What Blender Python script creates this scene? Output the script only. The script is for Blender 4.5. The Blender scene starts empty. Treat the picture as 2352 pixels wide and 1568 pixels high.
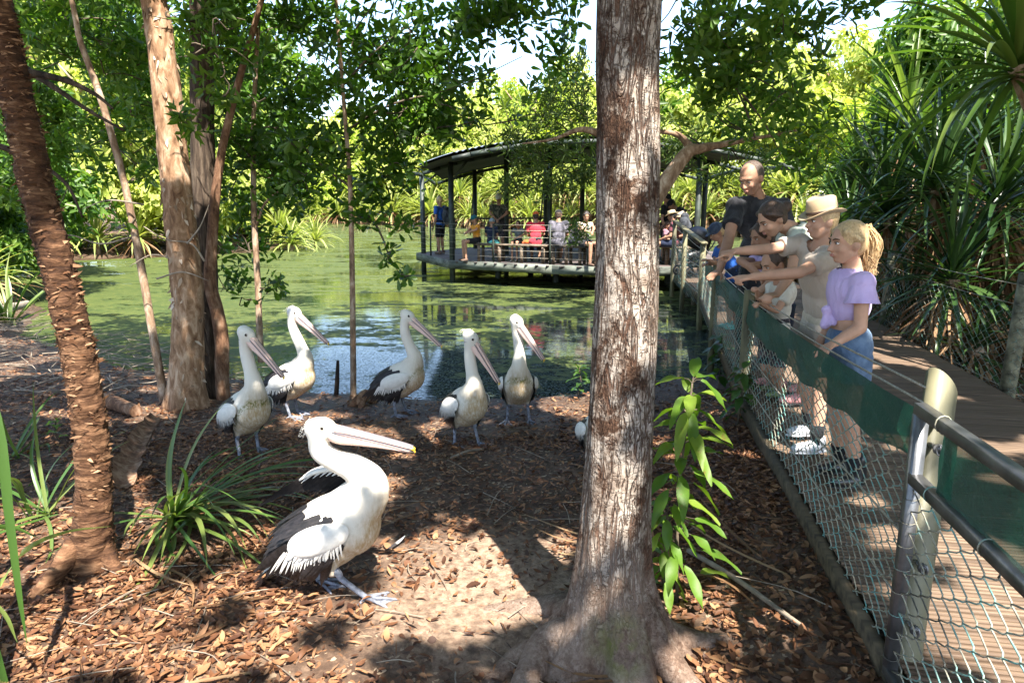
import bpy, bmesh, math, random
import numpy as np
from mathutils import Vector, Matrix, Euler
R = random.Random(7)
NR = np.random.default_rng(7)
sc = bpy.context.scene
COL = sc.collection
PI = math.pi
# ------------------------------------------------------------ camera, sky, sun
H_CAM = 1.8
PITCH = math.atan(316/1568)
cam_d = bpy.data.cameras.new('camera'); cam_d.lens = 24; cam_d.sensor_width = 36
cam_d.clip_start = 0.05; cam_d.clip_end = 2000
cam = bpy.data.objects.new('camera', cam_d); COL.objects.link(cam)
cam.location = (0, 0, H_CAM); cam.rotation_euler = (PI/2-PITCH, 0, 0)
sc.camera = cam
SUN = Vector((0.22, -0.50, 0.84)).normalized()
wd = bpy.data.worlds.new('World'); sc.world = wd; wd.use_nodes = True
wn = wd.node_tree.nodes; wl = wd.node_tree.links
sky = wn.new('ShaderNodeTexSky'); sky.sky_type = 'NISHITA'; sky.sun_disc = False
sky.sun_elevation = math.asin(SUN.z); sky.sun_rotation = math.atan2(SUN.x, SUN.y)
sky.air_density = 1.0; sky.dust_density = 1.0; sky.ozone_density = 1.0
wl.new(sky.outputs[0], wn['Background'].inputs[0]); wn['Background'].inputs[1].default_value = 0.14
sun_d = bpy.data.lights.new('sun', 'SUN'); sun_d.energy = 5.0; sun_d.angle = math.radians(0.5); sun_d.color = (1.0, 0.95, 0.86)
sun = bpy.data.objects.new('sun', sun_d); COL.objects.link(sun)
sun.location = (10, -6, 30); sun.rotation_euler = SUN.to_track_quat('Z', 'Y').to_euler()
sc.view_settings.view_transform = 'Standard'; sc.view_settings.look = 'None'
sc.view_settings.gamma = 1; sc.view_settings.use_curve_mapping = False
sc.view_settings.exposure = 2.1
sc.render.engine = 'CYCLES'
sc.cycles.max_bounces = 8; sc.cycles.diffuse_bounces = 4; sc.cycles.transmission_bounces = 4
sc.cycles.transparent_max_bounces = 12; sc.cycles.glossy_bounces = 3
sc.cycles.caustics_reflective = False; sc.cycles.caustics_refractive = False
sc.cycles.use_denoising = True
sc.cycles.sample_clamp_indirect = 6

# ------------------------------------------------------------ measuring
F_, CX, CY = 1568.0, 1176.0, 784.0
CP, SP = math.cos(PITCH), math.sin(PITCH)
def at_d(px, py, d):
    u = (px-CX)/F_; v = (CY-py)/F_; fw = CP+v*SP; up = v*CP-SP; k = d/fw
    return np.array((u*k, d, H_CAM+up*k))
def on_z(px, py, z):
    u = (px-CX)/F_; v = (CY-py)/F_; fw = CP+v*SP; up = v*CP-SP; k = (z-H_CAM)/up
    return np.array((u*k, fw*k, z))
def V(*a): return np.array(a, float)
def nrm(a):
    a = np.asarray(a, float); return a/(np.linalg.norm(a, axis=-1, keepdims=True)+1e-12)
def sstep(a, b, x):
    t = np.clip((x-a)/(b-a), 0, 1); return t*t*(3-2*t)

# ------------------------------------------------------------ value noise
_perm = np.random.default_rng(3).random((32, 32, 32))
def vnoise(p):
    p = np.asarray(p, float); i = np.floor(p).astype(int); f = p-i; f = f*f*(3-2*f)
    i0 = i % 32; i1 = (i+1) % 32
    def g(a, b, c): return _perm[a, b, c]
    x0, y0, z0 = i0[..., 0], i0[..., 1], i0[..., 2]; x1, y1, z1 = i1[..., 0], i1[..., 1], i1[..., 2]
    fx, fy, fz = f[..., 0], f[..., 1], f[..., 2]
    a = g(x0, y0, z0)*(1-fx)+g(x1, y0, z0)*fx; b = g(x0, y1, z0)*(1-fx)+g(x1, y1, z0)*fx
    c = g(x0, y0, z1)*(1-fx)+g(x1, y0, z1)*fx; d = g(x0, y1, z1)*(1-fx)+g(x1, y1, z1)*fx
    return (a*(1-fy)+b*fy)*(1-fz)+(c*(1-fy)+d*fy)*fz
def fbm(p, o=3):
    s = 0; a = .5; p = np.asarray(p, float)
    for k in range(o): s = s+a*vnoise(p*(2**k)+k*7.3); a *= .5
    return s/(1-.5**o)

# ------------------------------------------------------------ object plumbing
def tag(o, label=None, cat=None, group=None, kind=None):
    if label: o['label'] = label
    if cat: o['category'] = cat
    if group: o['group'] = group
    if kind: o['kind'] = kind
    return o
def thing(name, label, cat, loc=(0, 0, 0), rz=0.0, group=None):
    o = bpy.data.objects.new(name, None); COL.objects.link(o)
    o.empty_display_size = .1
    o.location = [float(v) for v in loc]; o.rotation_euler = (0, 0, rz)
    return tag(o, label, cat, group)
def np_mesh(name, V_, quads=None, tris=None, smooth=True):
    V_ = np.asarray(V_, np.float32)
    nq = 0 if quads is None else len(quads); nt = 0 if tris is None else len(tris)
    me = bpy.data.meshes.new(name)
    me.vertices.add(len(V_)); me.vertices.foreach_set('co', V_.ravel())
    idx = []; start = []; tot = []
    s = 0
    if nq: idx.append(np.asarray(quads, np.int32).ravel()); start.append(np.arange(nq)*4); s = nq*4
    if nt: idx.append(np.asarray(tris, np.int32).ravel()); start.append(s+np.arange(nt)*3)
    idx = np.concatenate(idx); start = np.concatenate(start).astype(np.int32)
    me.loops.add(len(idx)); me.loops.foreach_set('vertex_index', idx)
    me.polygons.add(nq+nt); me.polygons.foreach_set('loop_start', start)
    me.update(calc_edges=True); me.validate()
    if smooth: me.polygons.foreach_set('use_smooth', np.ones(len(me.polygons), bool))
    return me
def place(name, me, mat, parent=None, local=False):
    if mat is not None and not me.materials:
        for m in (mat if isinstance(mat, (list, tuple)) else [mat]): me.materials.append(m)
    o = bpy.data.objects.new(name, me); COL.objects.link(o)
    if parent is not None:
        o.parent = parent
        if not local:
            r = parent; off = Vector((0, 0, 0))
            while r is not None: off += r.location; r = r.parent
            o.location = -off
    return o
class MB:
    """collects shapes, builds one mesh object"""
    def __init__(s): s.v = []; s.q = []; s.t = []; s.n = 0; s.mi = []; s.cur = 0; s.mt = []
    def add(s, v, q=(), t=()):
        v = np.asarray(v, float); s.v.append(v)
        q = np.asarray(q, int).reshape(-1, 4); t = np.asarray(t, int).reshape(-1, 3)
        if len(q): s.q.append(q+s.n); s.mi += [s.cur]*len(q)
        if len(t): s.t.append(t+s.n); s.mt += [s.cur]*len(t)
        s.n += len(v); return s
    def box(s, c, size, rot=None, taper=1.0):
        x, y, z = [k/2 for k in size]
        v = np.array([(-x, -y, -z), (x, -y, -z), (x, y, -z), (-x, y, -z), (-x*taper, -y*taper, z), (x*taper, -y*taper, z), (x*taper, y*taper, z), (-x*taper, y*taper, z)])
        if rot is not None: v = v @ np.array(rot).T
        return s.add(v+np.asarray(c, float), [(0, 3, 2, 1), (4, 5, 6, 7), (0, 1, 5, 4), (1, 2, 6, 5), (2, 3, 7, 6), (3, 0, 4, 7)])
    def beam(s, a, b, w, h, up=(0, 0, 1), ext=0.0):
        a = np.asarray(a, float); b = np.asarray(b, float); d = b-a; L = np.linalg.norm(d); d = d/L
        up = np.asarray(up, float); sd = nrm(np.cross(d, up)); u = np.cross(sd, d)
        return s.box((a+b)/2, (L+2*ext, w, h), np.array([d, sd, u]).T)
    def tube(s, pts, r, n=8, cap=True, flat=None):
        pts = np.asarray(pts, float); m = len(pts)
        r = np.full(m, r, float) if np.isscalar(r) else np.asarray(r, float)
        tg = np.gradient(pts, axis=0); tg = nrm(tg)
        ref = np.array((0, 0, 1.)) if abs(tg[0][2]) < .9 else np.array((1., 0, 0))
        e1 = np.zeros_like(pts); a = nrm(np.cross(tg[0], ref))
        for i in range(m):
            a = a-tg[i]*np.dot(a, tg[i]); a = nrm(a); e1[i] = a
        e2 = np.cross(tg, e1)
        an = np.arange(n)*2*PI/n
        f2 = 1.0 if flat is None else flat
        v = pts[:, None]+r[:, None, None]*(np.cos(an)[None, :, None]*e1[:, None]+f2*np.sin(an)[None, :, None]*e2[:, None])
        v = v.reshape(-1, 3)
        i = np.arange(m-1)[:, None]*n; j = np.arange(n)[None]; j2 = (j+1) % n
        q = np.stack([i+j, i+j2, i+n+j2, i+n+j], -1).reshape(-1, 4)
        t = []
        if cap:
            v = np.vstack([v, pts[0], pts[-1]]); k = m*n
            t = [(k, (b+1) % n, b) for b in range(n)]+[(k+1, (m-1)*n+b, (m-1)*n+(b+1) % n) for b in range(n)]
        return s.add(v, q, t)
    def ell(s, c, ax, rot=None, nu=14, nv=10):
        th = np.linspace(0, PI, nv+1)[1:-1]; ph = np.arange(nu)*2*PI/nu
        v = np.stack([np.sin(th)[:, None]*np.cos(ph)[None], np.sin(th)[:, None]*np.sin(ph)[None], np.cos(th)[:, None]*np.ones(nu)[None]], -1).reshape(-1, 3)
        v = np.vstack([v, (0, 0, 1), (0, 0, -1)])*np.asarray(ax, float)
        if rot is not None: v = v @ np.array(rot).T
        m = nv-1; i = np.arange(m-1)[:, None]*nu; j = np.arange(nu)[None]; j2 = (j+1) % nu
        q = np.stack([i+j, i+nu+j, i+nu+j2, i+j2], -1).reshape(-1, 4); k = m*nu
        t = [(k, b, (b+1) % nu) for b in range(nu)]+[(k+1, (m-1)*nu+(b+1) % nu, (m-1)*nu+b) for b in range(nu)]
        return s.add(v+np.asarray(c, float), q, t)
    def cap(s, a, b, ra, rb, n=12, fl=None):
        """tapered capsule"""
        a = np.asarray(a, float); b = np.asarray(b, float); d = b-a; L = np.linalg.norm(d)
        if L < 1e-6: return s.ell(a, (ra, ra, ra))
        d = d/L
        th = np.linspace(0, PI/2, 5)
        zs = np.concatenate([-ra*np.cos(th), L+rb*np.sin(th)]); rs = np.concatenate([ra*np.sin(th), rb*np.cos(th)])
        rs = np.maximum(rs, 1e-4)
        return s.tube(a+d*zs[:, None], rs, n, True, fl)
    def chain(s, pts, rs, n=12):
        for i in range(len(pts)-1): s.cap(pts[i], pts[i+1], rs[i], rs[i+1], n)
        return s
    def lathe(s, c, prof, n=16):
        pts = np.array([(0, 0, z) for r, z in prof], float)+np.asarray(c, float)
        an = np.arange(n)*2*PI/n
        v = np.concatenate([np.stack([r*np.cos(an), r*np.sin(an), np.full(n, z)], -1) for r, z in prof])+np.asarray(c, float)
        m = len(prof); i = np.arange(m-1)[:, None]*n; j = np.arange(n)[None]; j2 = (j+1) % n
        return s.add(v, np.stack([i+j, i+j2, i+n+j2, i+n+j], -1).reshape(-1, 4))
    def mesh(s, name, smooth=True):
        q = np.concatenate(s.q) if s.q else None; t = np.concatenate(s.t) if s.t else None
        me = np_mesh(name, np.concatenate(s.v), q, t, smooth)
        mi = s.mi+s.mt
        if any(mi) and len(mi) == len(me.polygons): me.polygons.foreach_set('material_index', np.array(mi, np.int32))
        return me
    def build(s, name, mat, parent=None, local=False, smooth=True):
        return place(name, s.mesh(name, smooth), mat, parent, local)
    def remesh(s, name, mat, parent=None, local=False, vox=.01, smooth=4, fac=.5):
        me = s.mesh('tmp'); o = bpy.data.objects.new('tmp', me); COL.objects.link(o)
        m = o.modifiers.new('r', 'REMESH'); m.mode = 'VOXEL'; m.voxel_size = vox; m.use_smooth_shade = True
        if smooth:
            m = o.modifiers.new('s', 'SMOOTH'); m.factor = fac; m.iterations = smooth
        dg = bpy.context.evaluated_depsgraph_get(); dg.update()
        nm = bpy.data.meshes.new_from_object(o.evaluated_get(dg)); nm.name = name
        bpy.data.objects.remove(o); bpy.data.meshes.remove(me)
        nm.polygons.foreach_set('use_smooth', np.ones(len(nm.polygons), bool))
        nm.materials.clear()
        return place(name, nm, mat, parent, local)
def crumple(o, amp=.006, f=9.0, seed=0):
    """push a cloth surface in and out so that it creases"""
    me = o.data; n = len(me.vertices); co = np.empty(n*3, np.float32); no = np.empty(n*3, np.float32)
    me.vertices.foreach_get('co', co); me.vertex_normals.foreach_get('vector', no); co = co.reshape(-1, 3).astype(float); no = no.reshape(-1, 3)
    w = co+.12*np.stack([vnoise(co*4+seed), vnoise(co*4+9+seed), vnoise(co*4+17+seed)], -1)
    h = 1-np.abs(vnoise(w*V(f, f, f*.55)+seed)*2-1); h2 = 1-np.abs(vnoise(w*V(f*2, f*2, f*1.3)+3+seed)*2-1)
    co = co+no*((h-.55)*amp*1.6+(h2-.5)*amp*.7)[:, None]; me.vertices.foreach_set('co', co.astype(np.float32).ravel()); me.update(); return o
def spline(pts, n):
    """Catmull-Rom through pts"""
    P = np.asarray(pts, float); k = len(P)
    Q = np.vstack([2*P[0]-P[1], P, 2*P[-1]-P[-2]])
    t = np.linspace(0, k-1-1e-9, n); i = t.astype(int); f = (t-i)[:, None]
    a, b, c, d = Q[i], Q[i+1], Q[i+2], Q[i+3]
    return .5*(2*b+(c-a)*f+(2*a-5*b+4*c-d)*f**2+(-a+3*b-3*c+d)*f**3)
def copy_tree(o, parent=None):
    c = o.copy(); COL.objects.link(c)
    if parent is not None: c.parent = parent
    for ch in list(o.children): copy_tree(ch, c)
    return c

# ------------------------------------------------------------ materials
MATS = {}
class NT:
    def __init__(s, name):
        s.m = bpy.data.materials.new(name); s.m.use_nodes = True; s.t = s.m.node_tree
        for n in list(s.t.nodes): s.t.nodes.remove(n)
        s.out = s.t.nodes.new('ShaderNodeOutputMaterial'); MATS[name] = s.m
    def n(s, ty, **kw):
        nd = s.t.nodes.new('ShaderNode'+ty)
        for k, v in kw.items():
            if k.startswith('i_'):
                key = k[2:].replace('_', ' '); key = int(key) if key.isdigit() else key
                s.set(nd, key, v)
            else: setattr(nd, k, v)
        return nd
    def set(s, nd, key, v):
        inp = nd.inputs[key]
        if hasattr(v, 'is_output') or isinstance(v, bpy.types.NodeSocket): s.t.links.new(v, inp)
        else:
            if isinstance(v, (tuple, list)) and len(v) == 3 and inp.type == 'RGBA': v = (*v, 1)
            inp.default_value = v
    def ramp(s, fac, stops, interp='LINEAR'):
        nd = s.n('ValToRGB'); cr = nd.color_ramp; cr.interpolation = interp
        while len(cr.elements) < len(stops): cr.elements.new(.5)
        for e, (p, c) in zip(cr.elements, stops):
            e.position = p; e.color = (*c, 1) if isinstance(c, (tuple, list)) else (c, c, c, 1)
        s.t.links.new(fac, nd.inputs[0]); return nd.outputs[0]
    def coords(s, scale=(1, 1, 1), kind='Object', rot=(0, 0, 0)):
        tc = s.n('TexCoord'); mp = s.n('Mapping'); mp.inputs['Scale'].default_value = scale; mp.inputs['Rotation'].default_value = rot
        s.t.links.new(tc.outputs[kind], mp.inputs[0]); return mp.outputs[0]
    def noise(s, vec, scale, detail=4, rough=.55, out=0, dist=0):
        nd = s.n('TexNoise'); nd.inputs['Scale'].default_value = scale; nd.inputs['Detail'].default_value = detail
        nd.inputs['Roughness'].default_value = rough; nd.inputs['Distortion'].default_value = dist
        if vec is not None: s.t.links.new(vec, nd.inputs['Vector'])
        return nd.outputs[out]
    def voro(s, vec, scale, feature='F1', out='Distance', rnd=1):
        nd = s.n('TexVoronoi'); nd.feature = feature; nd.inputs['Scale'].default_value = scale
        if 'Randomness' in nd.inputs: nd.inputs['Randomness'].default_value = rnd
        if vec is not None: s.t.links.new(vec, nd.inputs['Vector'])
        return nd.outputs[out]
    def mix(s, f, a, b, blend='MIX'):
        nd = s.n('MixRGB', blend_type=blend); s.set(nd, 0, f); s.set(nd, 1, a); s.set(nd, 2, b); return nd.outputs[0]
    def math(s, op, a, b=0.0, clamp=False):
        nd = s.n('Math', operation=op); nd.use_clamp = clamp; s.set(nd, 0, a); s.set(nd, 1, b); return nd.outputs[0]
    def bump(s, h, strength=.5, dist=.01, normal=None):
        nd = s.n('Bump'); nd.inputs['Strength'].default_value = strength; nd.inputs['Distance'].default_value = dist
        s.t.links.new(h, nd.inputs['Height'])
        if normal is not None: s.t.links.new(normal, nd.inputs['Normal'])
        return nd.outputs[0]
    def prin(s, color, rough=.6, normal=None, spec=.5, metal=0, **kw):
        nd = s.n('BsdfPrincipled'); s.set(nd, 'Base Color', color); s.set(nd, 'Roughness', rough); s.set(nd, 'Metallic', metal)
        s.set(nd, 'Specular IOR Level', spec)
        for k, v in kw.items(): s.set(nd, k.replace('_', ' '), v)
        if normal is not None: s.set(nd, 'Normal', normal)
        return nd.outputs[0]
    def done(s, sh): s.t.links.new(sh, s.out.inputs[0]); return s.m
    def island(s): return s.n('NewGeometry').outputs['Random Per Island']
    def objrand(s): return s.n('ObjectInfo').outputs['Random']
def leaf_mat(name, c0, c1, c2, transl=.35, rough=.45, spec=.4, tcol=None, rnd='island', vein=False):
    t = NT(name); f = t.island() if rnd == 'island' else t.objrand()
    col = t.ramp(f, [(0, c0), (.5, c1), (1, c2)])
    if vein:
        nz = t.noise(t.coords((1, 1, 1)), 14, 3); col = t.mix(t.math('MULTIPLY', nz, .35), col, c2); col = t.mix(t.ramp(t.noise(t.coords((1, 1, 1)), 26, 5, .7), [(.60, 0), (.68, .8)]), col, (.16, .10, .03))
    p = t.prin(col, rough, spec=spec)
    tr = t.n('BsdfTranslucent'); 
    tc = t.mix(1.0, col, tcol or (1.6, 1.7, .7), 'MULTIPLY'); t.set(tr, 0, tc)
    mx = t.n('MixShader'); t.set(mx, 0, transl); t.t.links.new(p, mx.inputs[1]); t.t.links.new(tr.outputs[0], mx.inputs[2])
    return t.done(mx.outputs[0])
def plain(name, col, rough=.6, spec=.4, metal=0, nscale=0, namt=.25, bump=0, bscale=None, bdist=.004, coords=(1, 1, 1)):
    t = NT(name); c = col; nm = None
    if nscale:
        nz = t.noise(t.coords(coords), nscale, 5)
        lo = tuple(max(0, k*(1-namt*2)) for k in col); hi = tuple(min(1, k*(1+namt)) for k in col)
        c = t.ramp(nz, [(.3, lo), (.7, hi)])
    if bump: nm = t.bump(t.noise(t.coords(coords), bscale or nscale*2 or 40, 6), bump, bdist)
    return t.done(t.prin(c, rough, nm, spec, metal))
# ============================================================ GROUND, WATER
POND = np.array([(-19, 24.2), (-13, 17.5), (-9.5, 13.5), (-8.2, 10.9), (-4.7, 8.3), (-3.3, 7.8), (-2.2, 7.25), (-1.47, 7.05), (-.7, 6.92), (.1, 6.97), (.8, 7.25), (1.85, 7.8), (2.6, 8.1), (3.6, 8.8),
                 (4.6, 12.5), (5.6, 15), (8, 17), (14, 20), (22, 30), (16, 44), (9, 50), (3, 56), (-3, 60), (-12, 68), (-20, 78), (-25, 78), (-22, 66), (-12, 38), (-10, 33), (-14, 27), (-19, 25.2)], float)
FL = np.array([(-1.2, .70), (.4, .97), (1.41, 1.13), (2.07, 1.29), (5.3, 1.86), (11.4, 3.18), (13.5, 3.46), (17.5, 4.05)])
def fx(d): return np.interp(d, FL[:, 0], FL[:, 1])
def pond_sd(x, y):
    """signed distance to the shoreline, positive over water"""
    x = np.asarray(x, float); y = np.asarray(y, float)
    d2 = np.full(x.shape, 1e9); ins = np.zeros(x.shape, bool)
    for a, b in zip(POND, np.roll(POND, -1, 0)):
        e = b-a; t = np.clip(((x-a[0])*e[0]+(y-a[1])*e[1])/(e@e), 0, 1)
        d2 = np.minimum(d2, (x-a[0]-t*e[0])**2+(y-a[1]-t*e[1])**2)
        c = (a[1] > y) != (b[1] > y)
        ins ^= c & (x < (b[0]-a[0])*(y-a[1])/(b[1]-a[1]+1e-12)+a[0])
    d = np.sqrt(d2); w = 0.10*(fbm(np.stack([x*1.3, y*1.3, 0*x], -1), 2)-.5)
    return np.where(ins, d, -d)+w*2
def ground_z(x, y):
    x = np.asarray(x, float); y = np.asarray(y, float)
    sd = pond_sd(x, y); n = fbm(np.stack([x*1.1, y*1.1, 0*x+3], -1), 3)-.5; n2 = fbm(np.stack([x*6, y*6, 0*x+9], -1), 2)-.5
    z = np.where(sd > 0, -.3-.35*sstep(0, 1.2, sd), -.3+.11*sstep(0, .12, -sd)+.19*sstep(.1, 3.6, -sd))
    z = z+np.where(sd > 0, 0, .07*n*sstep(0, 1, -sd)+.018*n2)
    tb = fx(y)-x; z = np.where(sd > 0, z, np.maximum(z, z+.19*sstep(.75, .02, tb)*sstep(-2.3, -.3, -np.abs(tb+.0)*0+np.where(tb < -.1, tb*3, 0))*sstep(7.4, 5.6, y)))
    far = sstep(12, 60, np.hypot(x, y-20)); z = z+np.where(sd < 0, far*.06*np.clip(-sd-3, 0, 40), 0)
    return z
def gz(x, y): return float(ground_z(np.array([x]), np.array([y]))[0])
def axis(lo, hi, a, b, st, gr=1.13):
    c = list(np.arange(a, b+1e-6, st)); s = st
    while c[-1] < hi: s *= gr; c.append(c[-1]+s)
    s = st; L = []; v = a
    while v > lo: s *= gr; v -= s; L.append(v)
    return np.array(L[::-1]+c)
gx = axis(-190, 190, -5, 4.2, .065); gy = axis(-12, 330, .8, 9.5, .065)
GX, GY = np.meshgrid(gx, gy); GZ = ground_z(GX, GY)
nx, ny = len(gx), len(gy)
i = np.arange(ny-1)[:, None]*nx; j = np.arange(nx-1)[None]
quads = np.stack([i+j, i+j+1, i+nx+j+1, i+nx+j], -1).reshape(-1, 4)
t = NT('soil')
co = t.coords((1, 1, 1)); big = t.noise(co, 1.3, 5, .6); fine = t.noise(co, 22, 8, .7); chips = t.voro(t.mix(.25, co, t.noise(co, 5, 3, out=1), 'ADD'), 55, out='Color')
base = t.ramp(fine, [(.25, (.028, .015, .009)), (.5, (.075, .042, .025)), (.75, (.17, .105, .065))])
base = t.mix(t.ramp(big, [(.50, 0), (.66, .5)]), base, t.ramp(fine, [(.3, (.12, .075, .05)), (.7, (.33, .23, .16))]))
sep = t.n('SeparateColor'); t.set(sep, 0, chips)
base = t.mix(t.ramp(sep.outputs[0], [(.82, 0), (.86, .8)]), base, t.ramp(sep.outputs[1], [(0, (.30, .13, .05)), (.5, (.12, .06, .03)), (1, (.48, .36, .24))]))
pos = t.n('SeparateXYZ'); t.set(pos, 0, t.n('NewGeometry').outputs['Position'])
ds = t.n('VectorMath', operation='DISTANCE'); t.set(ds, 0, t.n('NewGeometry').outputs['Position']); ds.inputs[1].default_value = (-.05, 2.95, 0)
sunpool_sand = t.ramp(t.math('ADD', ds.outputs['Value'], t.math('MULTIPLY', t.math('SUBTRACT', big, .5), 1.1)), [(.30, 1), (.75, 0)])
base = t.mix(t.math('MULTIPLY', sunpool_sand, t.ramp(fine, [(.35, .35), (.55, .9)])), base, t.ramp(fine, [(.35, (.17, .11, .075)), (.65, (.33, .235, .165))]))  # bare sand, paled further to put the sun pool's brightness into colour
wet = t.n('MapRange'); t.set(wet, 0, pos.outputs[2]); wet.inputs[1].default_value = -.27; wet.inputs[2].default_value = -.10; wet.inputs[3].default_value = 1; wet.inputs[4].default_value = 0
base = t.mix(t.math('MULTIPLY', wet.outputs[0], .55), base, (.022, .015, .011))
ro = t.math('SUBTRACT', .9, t.math('MULTIPLY', wet.outputs[0], .45))
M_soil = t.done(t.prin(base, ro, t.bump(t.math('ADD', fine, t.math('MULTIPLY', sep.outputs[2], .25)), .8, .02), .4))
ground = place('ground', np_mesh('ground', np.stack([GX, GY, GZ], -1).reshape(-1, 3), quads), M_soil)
tag(ground, 'brown leaf strewn earth sloping to a muddy pond bank', kind='structure')

t = NT('pond_water')
co = t.coords((1, 1, 1)); 
st = t.coords((.55, 1.15, 1), rot=(0, 0, .25))
n1 = t.noise(st, .55, 4, .6, dist=.6); n2 = t.noise(st, 2.6, 6, .65, dist=.5); n3 = t.voro(co, 34, out='Distance'); n4 = t.noise(co, 9, 6, .75)
s_ = t.n('SeparateXYZ'); t.set(s_, 0, co)
far = t.n('MapRange'); t.set(far, 0, s_.outputs[1]); far.inputs[1].default_value = 7.2; far.inputs[2].default_value = 13; far.inputs[3].default_value = -.06; far.inputs[4].default_value = .0
lf = t.n('MapRange'); t.set(lf, 0, t.math('DIVIDE', s_.outputs[0], s_.outputs[1])); lf.inputs[1].default_value = -.42; lf.inputs[2].default_value = -.22; lf.inputs[3].default_value = .05; lf.inputs[4].default_value = 0
cov = t.math('ADD', t.math('ADD', t.math('MULTIPLY', n1, .45), t.math('MULTIPLY', n2, .35)), t.math('ADD', t.math('MULTIPLY', n4, .22), t.math('ADD', far.outputs[0], lf.outputs[0])))
mask = t.ramp(cov, [(.485, 0), (.525, 1)])
sp = t.math('MULTIPLY', t.ramp(n3, [(.30, 1), (.42, 0)]), t.ramp(n4, [(.42, 0), (.56, 1)]))
mask = t.math('MAXIMUM', mask, t.math('MULTIPLY', sp, .85))
wcol = t.ramp(t.noise(co, 60, 5, .8), [(.3, (.026, .040, .009)), (.55, (.064, .080, .015)), (.8, (.14, .145, .032))])
wcol = t.mix(t.ramp(n2, [(.38, .75), (.62, 0)]), wcol, t.mix(1, wcol, (.45, .62, .55), 'MULTIPLY')); wcol = t.mix(t.ramp(n4, [(.55, 0), (.7, .5)]), wcol, (.22, .20, .05))
weed = t.prin(wcol, .75, t.bump(t.noise(co, 75, 4, .8), .5, .008), .25)
nearf = t.n('MapRange'); t.set(nearf, 0, s_.outputs[1]); nearf.inputs[1].default_value = 8; nearf.inputs[2].default_value = 14; nearf.inputs[3].default_value = 1; nearf.inputs[4].default_value = 0
film = t.math('MULTIPLY', nearf.outputs[0], t.ramp(t.noise(co, 34, 5, .8), [(.50, 0), (.54, 1)]))
wat0 = t.prin((.010, .017, .014), .025, t.bump(t.math('ADD', t.noise(t.coords((1, 2.2, 1)), 4, 3), t.math('MULTIPLY', n4, .3)), .06, .02), .5, IOR=1.36)
spk = t.prin(t.mix(n4, (.05, .075, .075), (.12, .15, .13)), .7, None, .15)
m0 = t.n('MixShader'); t.set(m0, 0, t.math('MULTIPLY', film, .75)); t.t.links.new(wat0, m0.inputs[1]); t.t.links.new(spk, m0.inputs[2]); wat = m0.outputs[0]
mx = t.n('MixShader'); t.set(mx, 0, mask); t.t.links.new(wat, mx.inputs[1]); t.t.links.new(weed, mx.inputs[2])
M_water = t.done(mx.outputs[0])
wb = MB(); wb.add([(-40, 5, -.3), (32, 5, -.3), (32, 92, -.3), (-40, 92, -.3)], [(0, 1, 2, 3)])
tag(wb.build('water', M_water), 'still pond water with patches of yellow green duckweed', kind='structure')

# ============================================================ BOARDWALK
BW = 2.06
t = NT('ribbed_timber')
co = t.coords((.35, 9, 9)); nz = t.noise(co, 6, 6, .65); rnd = t.objrand()
col = t.ramp(nz, [(.25, (.050, .030, .019)), (.5, (.125, .082, .053)), (.78, (.26, .185, .125))])
col = t.mix(t.math('MULTIPLY', rnd, .5), col, t.mix(1, col, (.62, .55, .5), 'MULTIPLY'))
M_plank = t.done(t.prin(col, .7, t.bump(nz, .5, .006), .35))
M_beam = plain('weathered_timber', (.085, .062, .034), .8, nscale=7, namt=.35, bump=.5, bscale=25, coords=(.4, 3, 3))
bw = thing('boardwalk', 'ribbed timber plank boardwalk running beside the green fence towards the shelter', 'boardwalk', (1.6, 3, .26)); bw['kind'] = 'structure'
pw = .140
prof = []; nr = 5
for k in range(nr):
    a = -pw/2+k*pw/nr; w = pw/nr
    prof += [(a+.0012, .296), (a+.004, .300), (a+w-.007, .300), (a+w-.004, .296)]
prof = [(-pw/2, .262)]+prof+[(pw/2, .262)]
pm = len(prof); pv = []
for xx in (0, BW): pv += [(xx, y, z) for y, z in prof]
pq = [(k, k+1, pm+k+1, pm+k) for k in range(pm-1)]+[(0, pm, 2*pm-1, pm-1)]
mb = MB(); mb.add(pv, [(a, d, c, b) for a, b, c, d in pq]); pme = mb.mesh('plank', False); pme.materials.append(M_plank)
s = -1.0; k = 0
while s < 17.2:
    x0 = fx(s); x1 = fx(s+.2); ang = math.atan2(-(x1-x0), .2)
    o = bpy.data.objects.new('plank', pme); COL.objects.link(o); o.parent = bw
    o.location = Vector((x0+.015+R.uniform(-.006, .006), s, R.uniform(-.002, .002)))-bw.location
    o.rotation_euler = (0, 0, ang+R.uniform(-.003, .003)); k += 1
    s += (pw+.006)*math.cos(ang)
for off, nm in ((-.012, 'edge_beam'), (BW+.03, 'edge_beam')):
    mb = MB(); ds = [-1.0, 2.07, 5.3, 11.4, 13.5, 17.2]
    for a, b in zip(ds[:-1], ds[1:]): mb.beam((fx(a)+off, a, .235), (fx(b)+off, b, .235), .04, .11)
    mb.build(nm, M_beam, bw, smooth=False)
mb = MB()
for d in np.arange(0, 17, 1.2):
    mb.beam((fx(d)+.05, d, .20), (fx(d)+BW, d-.35, .20), .08, .12)
    for q in (.25, 1.8): mb.tube([(fx(d)+q, d-.1, .2), (fx(d)+q, d-.1, -.7)], .06, 8)
mb.build('under_frame', M_beam, bw, smooth=False)

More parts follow.
